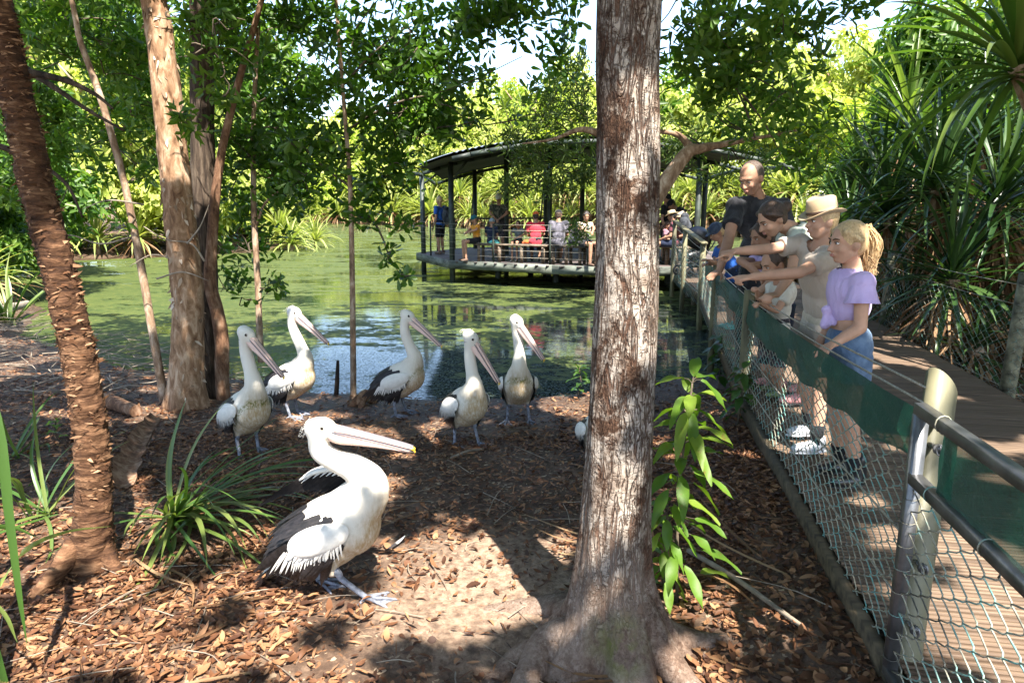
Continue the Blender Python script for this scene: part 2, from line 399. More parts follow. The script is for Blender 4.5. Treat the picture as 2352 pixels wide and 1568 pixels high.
# ============================================================ FENCE
M_post = plain('treated_pine', (.15, .135, .075), .75, nscale=5, namt=.4, bump=.4, bscale=20, coords=(3, 3, .5))
M_postg = plain('painted_post', (.15, .138, .082), .55, nscale=6, namt=.12, bump=.2, bscale=60, spec=.5)
M_steel = plain('galvanised_steel', (.20, .20, .205), .42, spec=.5, metal=.75, nscale=14, namt=.25, bump=.1)
M_wire = plain('steel_rope', (.40, .36, .29), .5, spec=.5, metal=.5, nscale=120, namt=.3)
t = NT('chain_link_wire'); co = t.coords(); nz = t.noise(co, 7, 4)
M_link = t.done(t.prin(t.ramp(nz, [(.33, (.06, .06, .05)), (.45, (.28, .255, .19)), (.56, (.10, .27, .25)), (.62, (.30, .28, .21)), (.75, (.36, .33, .26))]), .45, spec=.5))
def cloth_mat(name, alpha):
    t = NT(name); co = t.coords((1, 1, 1)); nz = t.noise(co, 7, 4); w = t.noise(t.coords((8, 8, 200)), 3, 3, .7)
    col = t.ramp(nz, [(.3, (.005, .032, .021)), (.7, (.016, .075, .048))]); col = t.mix(t.math('MULTIPLY', w, .5), col, (.035, .15, .105)); col = t.mix(t.ramp(t.noise(co, 23, 6, .75), [(.56, 0), (.72, .6)]), col, (.16, .17, .11))
    nm = t.bump(t.math('ADD', w, t.math('MULTIPLY', t.noise(t.coords((3, 3, 9), rot=(.2, .6, 0)), 4, 4, .6, dist=1.2), 1.6)), .8, .012)
    p = t.prin(col, .55, nm, .4); tr = t.n('BsdfTranslucent'); t.set(tr, 0, (.012, .10, .062))
    m1 = t.n('MixShader'); t.set(m1, 0, .2); t.t.links.new(p, m1.inputs[1]); t.t.links.new(tr.outputs[0], m1.inputs[2])
    tp = t.n('BsdfTransparent'); m2 = t.n('MixShader'); t.set(m2, 0, alpha)
    t.t.links.new(m1.outputs[0], m2.inputs[1]); t.t.links.new(tp.outputs[0], m2.inputs[2])
    return t.done(m2.outputs[0])
M_cloth = cloth_mat('shade_cloth', .06); M_cloth2 = cloth_mat('open_weave_cloth', .24)
def link_mesh(mb, P, Q, zb0, zt0, zb1, zt1, w=.06, r=.0021, n=4, bow=0.0, rg=R):
    """woven wire between two ground points"""
    P = V(*P); Q = V(*Q); L = np.linalg.norm(Q-P); dr = (Q-P)/L; nn = V(-dr[1], dr[0]); m = int(L/w)
    for k in range(m):
        f = (k+.5)/m; zb = zb0+(zb1-zb0)*f; zt = zt0+(zt1-zt0)*f
        hs = w*.56; cnt = int((zt-zb)/hs)+1; pts = []
        for q in range(cnt):
            sg = 1 if (q+k) % 2 else -1
            c = f*L+sg*(w*.5+.0015)+rg.uniform(-.003, .003); z = zb+q*hs+rg.uniform(-.003, .003)
            for dz, sh, oo in ((-.30, .55, -1), (0, 1.0, 0), (.30, .55, 1)):
                cc = f*L+(c-f*L)*(1 if dz == 0 else .72); xy = P+dr*cc+nn*((.004*sg*(oo))+bow*math.sin(f*PI)*math.sin((z-zb)/(zt-zb+1e-6)*PI))
                pts.append((xy[0], xy[1], z+dz*hs*.75))
        mb.tube(pts, r, n, cap=False)
def cloth_strip(a, b, zt, zb, n=60, m=8, seed=0, amp=.02):
    """a hung strip from a to b (xy); zt/zb functions of f"""
    vs = []
    a = V(*a); b = V(*b); dr = nrm(b-a); nn = V(-dr[1], dr[0])
    for i in range(n+1):
        f = i/n; p = a+(b-a)*f
        for j in range(m+1):
            g = j/m; z = zt(f)+(zb(f)-zt(f))*g
            o = amp*((vnoise(V(f*9+seed, g*2.2, seed))-.5)*1.4+(vnoise(V(f*30+g*5+seed, g*3, seed+4))-.5)*.7)*min(1, g*2+.15)
            vs.append((*(p+nn*o), z))
    i = np.arange(n)[:, None]*(m+1); j = np.arange(m)[None]
    return np.array(vs), np.stack([i+j, i+j+1, i+m+2+j, i+m+1+j], -1).reshape(-1, 4)
fence = thing('mesh_fence', 'chain link fence with a green shade cloth band along the pond side of the boardwalk', 'fence', (1.5, 3.5, .3))
# near post, sawn at a slant
px, pd = 1.345, 2.07; n = 24; an = np.arange(n)*2*PI/n; rr = .046
vs = [(px+rr*math.cos(a), pd+rr*math.sin(a), -.1) for a in an]+[(px+rr*math.cos(a), pd+rr*math.sin(a), 1.245-.06*math.cos(a-.5)) for a in an]+[(px, pd, 1.245)]
mb = MB(); mb.add(vs, [(k, (k+1) % n, n+(k+1) % n, n+k) for k in range(n)], [(n+k, n+(k+1) % n, 2*n) for k in range(n)])
po = mb.build('post', M_postg, fence, smooth=False)
po['label'] = 'olive painted post sawn at a slant beside the gate'
for z in (1.13, 1.06, .66, .44):
    mb = MB(); c = V(px-.03, pd-.05, z); mb.tube([c+V(0, .03, 0), c-V(.005, .022, 0)], .008, 8)
    mb.build('eye_bolt', M_steel, fence)
    mb = MB(); mb.tube([c-V(0, .018, 0), c-V(.006, .03, 0)], .016, 8); mb.build('washer', M_steel, fence)
    mb = MB(); mb.tube([c+V(-.004, -.036, 0)+.017*V(math.cos(q)*.3, -math.cos(q)*.5, math.sin(q)) for q in np.linspace(0, 2*PI, 13)], .0035, 6, cap=False); mb.build('bolt_ring', M_steel, fence)
def post(p0, p1, r):
    m = MB(); m.tube([p0, np.asarray(p0)*.5+np.asarray(p1)*.5, p1], [r, r*.98, r*.96], 14); o = m.build('post', M_post, fence); return o
B_ = (1.86, 5.3); C_ = (3.17, 11.4); D_ = tuple(at_d(1571, 600, 13.5)[:2]); E_ = tuple(at_d(1548, 560, 15.6)[:2])
post((*B_, -.2), (*B_, 1.14), .048); post((*C_, -.7), (*C_, 1.15), .05); post((*D_, -.7), (*D_, 1.29), .05); post((*E_, -.7), (*E_, 1.40), .05)
m_ = tuple((V(*B_)+V(*C_))/2-V(.02, 0)); post((*m_, -.6), (*m_, 1.08), .045)
for (a, za), (b, zb) in (((C_, 1.17), (D_, 1.31)), ((D_, 1.31), (E_, 1.42))):
    mb = MB(); mb.beam((*a, za), (*b, zb), .10, .035, ext=.12); mb.build('hand_rail', M_post, fence, smooth=False)
mb = MB(); A2 = (1.285, 2.04)
link_mesh(mb, A2, B_, .27, 1.02, .24, .92, .06, .0026, 4, bow=-.03)
link_mesh(mb, B_, m_, .20, .95, .15, .95, .06, .0022, 3); link_mesh(mb, m_, C_, .15, .95, .1, .95, .07, .0024, 3)
link_mesh(mb, C_, D_, .1, 1.0, .1, 1.0, .08, .0026, 3); link_mesh(mb, D_, E_, .1, 1.0, .1, 1.0, .08, .0026, 3)
o = mb.build('chain_link_mesh', M_link, fence); o['kind'] = 'stuff'
def wires(P, Q, zs0, zs1, r=.004):
    for z0, z1 in zip(zs0, zs1):
        sg = np.linspace(0, 1, 14); mb = MB()
        mb.tube([(P[0]+(Q[0]-P[0])*f, P[1]+(Q[1]-P[1])*f, z0+(z1-z0)*f-.02*math.sin(f*PI)) for f in sg], r, 6); mb.build('wire', M_wire, fence)
wires((1.30, 2.07), B_, (1.235, 1.185, .72, .50, .275), (1.12, 1.07, .65, .42, .25), .0042)
wires(B_, C_, (1.12, 1.07, .6), (1.1, .98, .6), .004)
wires(C_, D_, (1.05, .9, .75, .6), (1.2, 1.0, .8, .6), .005); wires(D_, E_, (1.2, 1.0, .8, .6), (1.3, 1.1, .9, .6), .005)
v1, q1 = cloth_strip((1.262, 2.0), B_, lambda f: 1.18-.11*f-.02*math.sin(f*PI), lambda f: 1.01-.14*f-.05*math.sin(f*PI)+.008*math.sin(f*40), 120, 10, 1, .034)
v2, q2 = cloth_strip(B_, (3.0, 10.6), lambda f: 1.07-.10*f-.02*math.sin(f*PI), lambda f: .87-.17*f-.03*math.sin(f*PI)+.01*math.sin(f*33), 70, 8, 5, .034)
mb = MB(); mb.add(v1-V(.012, 0, 0), q1); mb.add(v2-V(.012, 0, 0), q2); mb.build('shade_cloth', M_cloth, fence)

gate = thing('mesh_gate', 'grey steel framed gate panel with green cloth and chain link in the lower right corner', 'gate', (1.2, 1.5, .3))
ga = V(1.25, 2.0); gb = V(1.0, .5)
for nm, z0, z1 in (('top_rail', 1.185, 1.19), ('middle_rail', .965, .97), ('bottom_rail', .285, .285)):
    mb = MB(); mb.beam((*ga, z0), (*gb, z1), .034, .034, ext=.017); mb.build(nm, M_steel, gate, smooth=False)
for g, nm in ((ga, 'stile'), (gb, 'stile')):
    mb = MB(); mb.beam((*g, .30), (*g, 1.168), .034, .034, up=(0, 1, 0)); mb.build(nm, M_steel, gate, smooth=False)
mb = MB(); link_mesh(mb, ga-V(.005, .02), gb, .30, .955, .30, .955, .062, .0026, 5); o = mb.build('chain_link_mesh', M_link, gate); o['kind'] = 'stuff'
for z in (.9, .82, .74, .66, .58, .5, .42, .34):
    c = V(*ga, z); mb = MB(); mb.tube([c+.0235*V(math.cos(q), math.sin(q), .15*math.sin(q+1)) for q in np.linspace(0, 2*PI, 13)], .0014, 5, cap=False); mb.build('wire_tie', M_link, gate)
for f, z in ((.1, 1.187), (.09, .967), (.3, .967), (.5, .967)):
    c = V(*(ga+(gb-ga)*f), z); mb = MB(); mb.tube([c+.0245*V(math.cos(q)*.98, .15, math.sin(q)) for q in np.linspace(0, 2*PI, 13)], .0022, 5, cap=False); mb.build('wire_tie', M_link, gate)
v1, q1 = cloth_strip(ga+(gb-ga)*.10+V(.008, 0), gb+V(.008, 0), lambda f: 1.172, lambda f: .978, 60, 6, 11, .012)
mb = MB(); mb.add(v1, q1); mb.build('shade_cloth', M_cloth2, gate)
v1, q1 = cloth_strip(ga+(gb-ga)*.085+V(.014, 0), ga+(gb-ga)*.14+V(.014, 0), lambda f: 1.175, lambda f: .975, 8, 6, 13, .006)
mb = MB(); mb.add(v1, q1); mb.build('folded_cloth_edge', M_cloth, gate)

rf = thing('mesh_fence', 'low chain link fence on mottled grey posts in front of the pandanus thicket', 'fence', (4.2, 5.5, .2))
M_postm = plain('mottled_post', (.19, .18, .12), .8, nscale=9, namt=.7, bump=.4, bscale=30)
def rfx(d): return fx(d)+BW+.14
for d, zt in ((2.6, 1.2), (5.5, 1.25), (9.0, 1.2), (12.6, 1.2)):
    mb = MB(); x = 4.12 if d == 5.5 else rfx(d)+.1; mb.tube([(x, d, -.1), (x+.02, d, .6), (x+.03, d, zt)], [.062, .058, .055], 14); mb.build('post', M_postm, rf)
mb = MB(); pts = [(rfx(2.6)+.1, 2.6), (4.1, 5.5), (rfx(9)+.1, 9.0), (rfx(12.6)+.1, 12.6)]
for a, b in zip(pts[:-1], pts[1:]): link_mesh(mb, a, b, .12, .98, .12, .98, .075, .0021, 3, bow=.05)
o = mb.build('chain_link_mesh', M_link, rf); o['kind'] = 'stuff'
for z in (1.16, 1.0, .3):
    mb = MB()
    for a, b in zip(pts[:-1], pts[1:]): mb.tube([(a[0]+(b[0]-a[0])*f, a[1]+(b[1]-a[1])*f, z-.03*math.sin(f*PI)) for f in np.linspace(0, 1, 10)], .003, 5)
    mb.build('wire', M_wire, rf)

# ============================================================ PAVILION
M_deckw = plain('deck_boards', (.13, .10, .095), .75, nscale=5, namt=.35, bump=.3, coords=(.4, 4, 4))
M_fascia = plain('peeling_fascia', (.15, .165, .135), .75, nscale=2.2, namt=.45, bump=.3, bscale=20, coords=(1, 1, 4))
M_gpost = plain('green_post', (.035, .046, .037), .55, nscale=5, namt=.3)
M_roof = plain('corrugated_iron', (.22, .23, .24), .4, spec=.5, metal=.4, nscale=3, namt=.25)
M_ceil = plain('roof_lining', (.045, .038, .034), .8, nscale=2, namt=.3)
M_bench = plain('bench_timber', (.15, .11, .075), .7, nscale=6, namt=.35, bump=.3, coords=(.4, 4, 4))
ZD = .3
pav = thing('pavilion', 'open sided timber shelter with a curved iron roof standing over the pond', 'shelter', (1.2, 19, ZD))
DP = [V(-1.70, 18.5), V(1.0, 17.0), V(2.7, 16.4), V(4.4, 16.6), V(6.6, 18.2), V(6.4, 22.4), V(2.4, 24.6), V(-1.5, 24.0), V(-2.95, 21.3)]
# deck boards, one object each, clipped to the outline
def clip_x(y):
    xs = []
    for a, b in zip(DP, DP[1:]+DP[:1]):
        if (a[1] > y) != (b[1] > y): xs.append(a[0]+(b[0]-a[0])*(y-a[1])/(b[1]-a[1]))
    return (min(xs), max(xs)) if len(xs) >= 2 else None
y = 16.5
while y < 24.5:
    c = clip_x(y)
    if c and c[1]-c[0] > .2:
        mb = MB(); mb.box(((c[0]+c[1])/2, y, ZD-.02+R.uniform(-.002, .002)), (c[1]-c[0], .138, .04)); mb.build('deck_board', M_deckw, pav, smooth=False)
    y += .146
for a, b in zip(DP, DP[1:]+DP[:1]):
    mb = MB(); mb.beam((*a, ZD-.10), (*b, ZD-.10), .05, .22); mb.build('fascia_board', M_fascia, pav, smooth=False)
mb = MB()
for yy in np.arange(17.2, 24, 1.6):
    c = clip_x(yy); mb.beam((c[0]+.1, yy, ZD-.15), (c[1]-.1, yy, ZD-.15), .09, .18)
mb.build('joist', M_deckw, pav, smooth=False)
def ppost(x, y, zt, zb=-.8, r=.075):
    mb = MB(); mb.tube([(x, y, zb), (x, y, zt)], r, 10); mb.build('post', M_gpost, pav)
roofz = lambda x, y: 3.50-.036*(x-1.9)**2*(1 if x < 1.9 else .75)-.018*abs(y-20.6)**1.6
PP = [(at_d(1037, 500, 18.6)), (at_d(971, 500, 21.2)), (at_d(1091, 480, 23.6)), (at_d(1163, 480, 20.6)), (at_d(1253, 480, 24.2)), (at_d(1262, 480, 20.2)), (at_d(1337, 480, 22.2)),
      (at_d(1603, 480, 17.2)), (at_d(1617, 480, 20.2)), (2.6, 16.55, 0)]
for q in PP: ppost(q[0], q[1], roofz(q[0], q[1])-.12)
# understructure stumps
for q in ((-.4, 19.6), (1.2, 18.6), (2.6, 18.6), (4.2, 18.4), (0.6, 22), (3, 22)): ppost(q[0], q[1], ZD-.1, r=.09)
# corrugated roof : curved sheet with corrugations, and a lining under it
RX = np.linspace(-2.45, 6.1, 150); RY = np.linspace(16.6, 24.6, 24)
def roof_sheet(dz, corr):
    vs = []
    for yy in RY:
        for k, xx in enumerate(RX):
            x2 = xx if yy > 18.2 or xx > .5 else xx+(18.2-yy)*.75*(0.5-xx)/3.4
            vs.append((x2, yy, roofz(x2, yy)+dz+(.018*math.sin(k*PI/2) if corr else 0)))
    nxx = len(RX); i = np.arange(len(RY)-1)[:, None]*nxx; j = np.arange(nxx-1)[None]
    return np.array(vs), np.stack([i+j, i+j+1, i+nxx+j+1, i+nxx+j], -1).reshape(-1, 4)
v_, q_ = roof_sheet(0.03, True); mb = MB(); mb.add(v_, q_); mb.build('roof', M_roof, pav)
v_, q_ = roof_sheet(-.03, False); mb = MB(); mb.add(v_, q_); mb.build('ceiling', M_ceil, pav)
for yy in (16.6, 24.6, 20.6):
    mb = MB(); xs = np.linspace(-2.6 if yy > 17 else -1.4, 6.8, 20)
    for a, b in zip(xs[:-1], xs[1:]): mb.beam((a, yy, roofz(a, yy)-.10), (b, yy, roofz(b, yy)-.10), .05, .10, ext=.01)
    mb.build('roof_beam', M_gpost, pav, smooth=False)
for xx in (-2.7, 0, 2, 4.4, 6.7):
    mb = MB(); ys = np.linspace(18.0 if xx < -1 else 16.7, 24.5, 12)
    for a, b in zip(ys[:-1], ys[1:]): mb.beam((xx, a, roofz(xx, a)-.10), (xx, b, roofz(xx, b)-.10), .05, .10, ext=.01)
    mb.build('roof_beam', M_gpost, pav, smooth=False)
for q in (PP[0], PP[1]):
    mb = MB(); mb.beam((q[0], q[1], 2.35), (q[0]+.45, q[1]-.1, roofz(q[0]+.45, q[1])-.2), .05, .05); mb.build('brace', M_gpost, pav, smooth=False)
mb = MB(); mb.beam(at_d(1238, 540, 23), at_d(1252, 395, 23), .05, .05); mb.build('brace', M_gpost, pav, smooth=False)
mb = MB(); mb.beam(at_d(1080, 540, 23), at_d(1090, 400, 23), .04, .04); mb.build('brace', M_gpost, pav, smooth=False)
# wire balustrade on the pond side
def balus(a, b, posts):
    for f in posts:
        p = a+(b-a)*f; mb = MB(); mb.box((*p, ZD+.5), (.045, .045, 1.0)); mb.build('baluster', M_gpost, pav, smooth=False)
    for z in (.16, .33, .5, .67, .84, .98):
        mb = MB(); mb.tube([(*a, ZD+z), (*((a+b)/2), ZD+z-.01), (*b, ZD+z)], .0035, 5); mb.build('wire', M_wire, pav)
balus(DP[0]+V(0, .06), DP[1]+V(0, .06), (.45, .98)); balus(DP[1]+V(0, .06), DP[2]+V(0, .06), (.5,)); balus(DP[8]+V(.06, 0), DP[0]+V(.06, .1), (.4,))
balus(DP[7]-V(0, .05), DP[8]+V(.05, .0), (.3, .65))
# dark picket rail at the back
mb = MB(); a = V(-1.2, 23.9); b = V(2.3, 24.4)
for z in (.12, 1.0): mb.beam((*a, ZD+z), (*b, ZD+z), .05, .05)
mb.build('rail', M_gpost, pav, smooth=False)
for f in np.linspace(0, 1, 28):
    mb = MB(); p = a+(b-a)*f; mb.box((*p, ZD+.56), (.018, .018, .84)); mb.build('baluster', M_gpost, pav, smooth=False)
def bench(a, b, lab, back=False):
    a = V(*a); b = V(*b); th = thing('bench', lab, 'bench', (*((a+b)/2), ZD), group='benches in the shelter')
    dr = nrm(b-a); nn = V(-dr[1], dr[0])
    for k in (-1, 0, 1):
        mb = MB(); mb.beam((*(a+nn*k*.13), ZD+.45), (*(b+nn*k*.13), ZD+.45), .12, .045); mb.build('seat_board', M_bench, th, smooth=False)
    for f in (.06, .35, .65, .94):
        for k in (-.14, .14):
            mb = MB(); p = a+(b-a)*f+nn*k; mb.box((*p, ZD+.21), (.08, .08, .42)); mb.build('leg', M_bench, th, smooth=False)
    return th
b1 = bench(at_d(1095, 570, 18.35)[:2], at_d(1262, 570, 17.6)[:2], 'long timber bench under the boy in orange and the person in red')
b2 = bench(at_d(1270, 575, 17.5)[:2], at_d(1375, 580, 16.9)[:2], 'timber bench holding the dark shirted person and the woman with a phone')
# ============================================================ FOLIAGE TOOLS
SUNV = np.array(SUN)
def sunproj(p):
    p = np.asarray(p, float); return (p-SUNV*(p[..., 2:3]/SUNV[2]))[..., :2]
# chosen sun patches, leaves cut away towards the sun: (point, radius)
GAPS = []
def gap(px, py, d, r): GAPS.append((sunproj(at_d(px, py, d)), r))
def gapz(px, py, z, r): GAPS.append((sunproj(on_z(px, py, z)), r))
gap(760, 1000, 2.95, .15); gap(810, 1120, 2.9, .17); gap(720, 1200, 2.9, .16); gap(650, 1230, 2.9, .12); gap(900, 1000, 2.95, .12)
for a in ((1060, 1300, .26), (960, 1350, .22), (1150, 1330, .22), (1230, 1270, .16), (1040, 1420, .2), (1130, 1200, .14), (900, 1290, .14)): gapz(a[0], a[1], 0, a[2])
for a in ((300, 1340, .22), (420, 1380, .22), (560, 1330, .2), (170, 1500, .2), (620, 1480, .16), (480, 1260, .16), (720, 1420, .15), (350, 1480, .18), (850, 1460, .14)): gapz(a[0], a[1], 0, a[2])
gap(205, 980, 3.2, .24); gap(205, 1110, 3.2, .22); gap(190, 880, 3.2, .16); gap(210, 1230, 3.2, .14); gap(185, 850, 3.2, .08); gap(390, 1200, 3.5, .16); gap(420, 1120, 3.6, .14)
[gapz(a, b, 0, r) for a, b, r in ((1080, 1290, .3), (940, 1390, .22), (120, 1420, .26), (250, 1470, .22), (60, 1330, .2), (450, 1520, .22), (650, 1400, .18), (560, 1240, .16), (760, 1540, .2), (1300, 1250, .12), (1010, 1250, .16), (1180, 1400, .16))]
gap(385, 200, 6.4, .3); gap(392, 320, 6.4, .22); gap(400, 420, 6.4, .15); gap(300, 480, 6.6, .15); gap(340, 700, 6.6, .2); gap(240, 230, 6.6, .15)
gap(500, 450, 6.8, .14); gap(590, 660, 7.3, .2); gap(585, 560, 7.3, .15)
gap(1990, 660, 3.5, .14); gap(2000, 560, 3.5, .14); gap(1880, 470, 4.0, .15); gap(1740, 575, 4.4, .14); gap(1820, 620, 3.9, .1); gap(1720, 380, 6.0, .14); gap(1860, 530, 4.7, .12)
gap(1690, 480, 6.0, .12); gap(1780, 720, 4.9, .12); gap(1640, 570, 5.2, .12)
gapz(2260, 1260, .3, .22); gapz(2200, 1450, .3, .22); gapz(2050, 1000, .3, .1); gapz(1960, 800, .3, .3); gapz(2080, 830, .3, .25); gapz(2300, 1100, .3, .12)
gapz(1980, 1330, 0, .2); gapz(1900, 1230, 0, .13); gapz(2000, 1460, 0, .16); gapz(1600, 1400, 0, .16); gapz(1720, 1480, 0, .14); gapz(1560, 1530, 0, .12); gapz(1780, 1010, 0, .12)
gap(1590, 900, 2.8, .12); gap(1640, 930, 2.8, .1); gap(1600, 1150, 2.75, .14); gap(1640, 1240, 2.75, .12); gap(1560, 1330, 2.7, .1)
gap(1420, 1130, 2.4, .09); gap(1390, 1250, 2.4, .1); gap(1330, 1400, 2.35, .1); gap(1480, 560, 2.4, .08); gap(1500, 250, 2.4, .07); gap(1420, 1350, 2.35, .07)
gap(1180, 780, 6.0, .12); gap(690, 800, 6.3, .15); gap(540, 940, 5.5, .1); gap(1180, 880, 6.1, .1); gap(670, 740, 6.3, .1); gap(940, 740, 6.5, .1); gap(1060, 1010, 5.4, .1)
gap(2150, 700, 7.2, .35); gap(2260, 600, 7.4, .4); gap(2080, 640, 8.6, .3); gap(2230, 780, 6.9, .25); gap(2120, 830, 7.6, .25)
_gp = np.array([g[0] for g in GAPS]); _gr = np.array([g[1] for g in GAPS])
def lit(p):
    """True where a leaf at p would block a gap"""
    g = sunproj(p); d = np.full(len(g), 9.)
    for c, r in zip(_gp, _gr):
        ed = np.hypot(g[:, 0]-c[0], g[:, 1]-c[1])/r; d = np.minimum(d, ed)
    w = vnoise(np.stack([g[:, 0]*5, g[:, 1]*5, g[:, 0]*0], -1))
    return d < .75+.6*w
def leaf_geo(P, D, Nn, L, W, droop=.15, fold=.18, shape='obovate'):
    D = nrm(D); S = nrm(np.cross(D, Nn)); U = np.cross(S, D); L = L[:, None]; W = W[:, None]
    if shape == 'obovate': st = ((.42, .62), (.80, .95))
    elif shape == 'lance': st = ((.30, 1.0), (.65, .8))
    else: st = ((.33, .95), (.68, .9))
    def pt(tt, w, sg): return P+D*L*tt+S*W*.5*w*sg+U*(W*.5*w*fold*2-L*droop*tt*tt)
    tip = P+D*L-U*L*droop
    v = np.stack([P, pt(*st[0], -1), pt(*st[1], -1), tip, pt(*st[1], 1), pt(*st[0], 1)], 1).reshape(-1, 3)
    k = np.arange(len(P))[:, None]*6
    q = np.concatenate([k+np.array([[0, 3, 2, 1]]), k+np.array([[0, 5, 4, 3]])])
    return v, q
def rand_dir(n, up=0.0, rg=NR):
    d = rg.normal(size=(n, 3)); d = nrm(d); d[:, 2] += up; return nrm(d)
def rosettes(C, A, nl, L, W, spread=1.0, droop=.15, shape='obovate', rg=NR, jit=.25, keep=None):
    """nl leaves radiating at every centre C about axis A"""
    n = len(C); az = (np.arange(nl)*2.4)[None]+rg.random((n, 1))*6.28+rg.normal(0, jit, (n, nl))
    e1 = nrm(np.cross(A, rand_dir(n, 0, rg))); e2 = np.cross(A, e1)
    rad = np.cos(az)[..., None]*e1[:, None]+np.sin(az)[..., None]*e2[:, None]
    tilt = rg.normal(.45, .3, (n, nl, 1))
    D = nrm(rad*spread+A[:, None]*tilt).reshape(-1, 3)
    Nn = nrm(np.repeat(A, nl, 0)+rg.normal(0, .25, (n*nl, 3)))
    Ls = (L*rg.uniform(.65, 1.2, n*nl)); Ws = W*rg.uniform(.75, 1.15, n*nl)
    P = np.repeat(C, nl, 0)+D*.012+np.repeat(A, nl, 0)*rg.normal(0, L*.25, (n*nl, 1))
    if keep is not None:
        k = keep(P+D*Ls[:, None]*.5); P, D, Nn, Ls, Ws = P[k], D[k], Nn[k], Ls[k], Ws[k]
    return leaf_geo(P, D, Nn, Ls, Ws, droop, .18, shape)
def blob_pts(n, c, ax, freq=1.2, th=.47, rg=NR, shell=.35):
    c = np.asarray(c, float); ax = np.asarray(ax, float); out = []
    tot = 0
    while tot < n:
        d = nrm(rg.normal(size=(n*3, 3))); r = rg.random((n*3, 1))**shell
        p = c+d*r*ax; k = fbm(p*freq+5, 2) > th; p = p[k]; out.append(p); tot += len(p)
        if len(out) > 12: break
    p = np.concatenate(out)[:n]
    if len(p) < n: d = nrm(rg.normal(size=(n, 3))); p = np.concatenate([p, c+d*rg.random((n, 1))**shell*ax])[:n]
    return p
def foliage(name, mat, parent, geos, kind=None):
    v = []; q = []; n = 0
    for a, b in geos: v.append(a); q.append(b+n); n += len(a)
    o = place(name, np_mesh(name, np.concatenate(v), np.concatenate(q)), mat, parent)
    return o
def px_blob(px, py, d, rx, ry, th):
    """centre and half axes in metres of a foliage mass seen at a pixel"""
    c = at_d(px, py, d); s = d/F_; return c, (rx*s, th, ry*s)
LM_dark = leaf_mat('leaf_dark_glossy', (.030, .070, .008), (.055, .122, .012), (.10, .19, .02), .46, .38, .5)
LM_mid = leaf_mat('leaf_mid_green', (.04, .095, .012), (.075, .155, .018), (.14, .22, .03), .46, .45, .4)
LM_olive = leaf_mat('leaf_olive', (.05, .085, .02), (.08, .13, .03), (.15, .19, .05), .38, .45, .4)
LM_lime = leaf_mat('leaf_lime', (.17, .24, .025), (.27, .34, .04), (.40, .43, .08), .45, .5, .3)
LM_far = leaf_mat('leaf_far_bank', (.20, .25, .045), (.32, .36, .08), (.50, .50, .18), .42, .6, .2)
LM_big = leaf_mat('leaf_fresh', (.045, .115, .010), (.08, .17, .016), (.17, .24, .03), .42, .5, .35, rnd='obj', vein=True)
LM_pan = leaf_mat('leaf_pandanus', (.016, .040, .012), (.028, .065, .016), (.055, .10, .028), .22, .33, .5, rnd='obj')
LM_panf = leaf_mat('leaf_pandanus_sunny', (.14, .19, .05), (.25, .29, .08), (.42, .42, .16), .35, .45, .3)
LM_dead = leaf_mat('leaf_dead_strap', (.07, .035, .016), (.19, .105, .052), (.38, .25, .14), .15, .7, .2, (1.4, 1.1, .7))
LM_strap = leaf_mat('leaf_strap', (.035, .085, .016), (.07, .13, .025), (.16, .19, .05), .28, .35, .5, rnd='obj')
M_twig = plain('twig_bark', (.10, .075, .05), .85, nscale=8, namt=.4)
M_twigl = plain('pale_twig', (.25, .20, .15), .85, nscale=8, namt=.3)

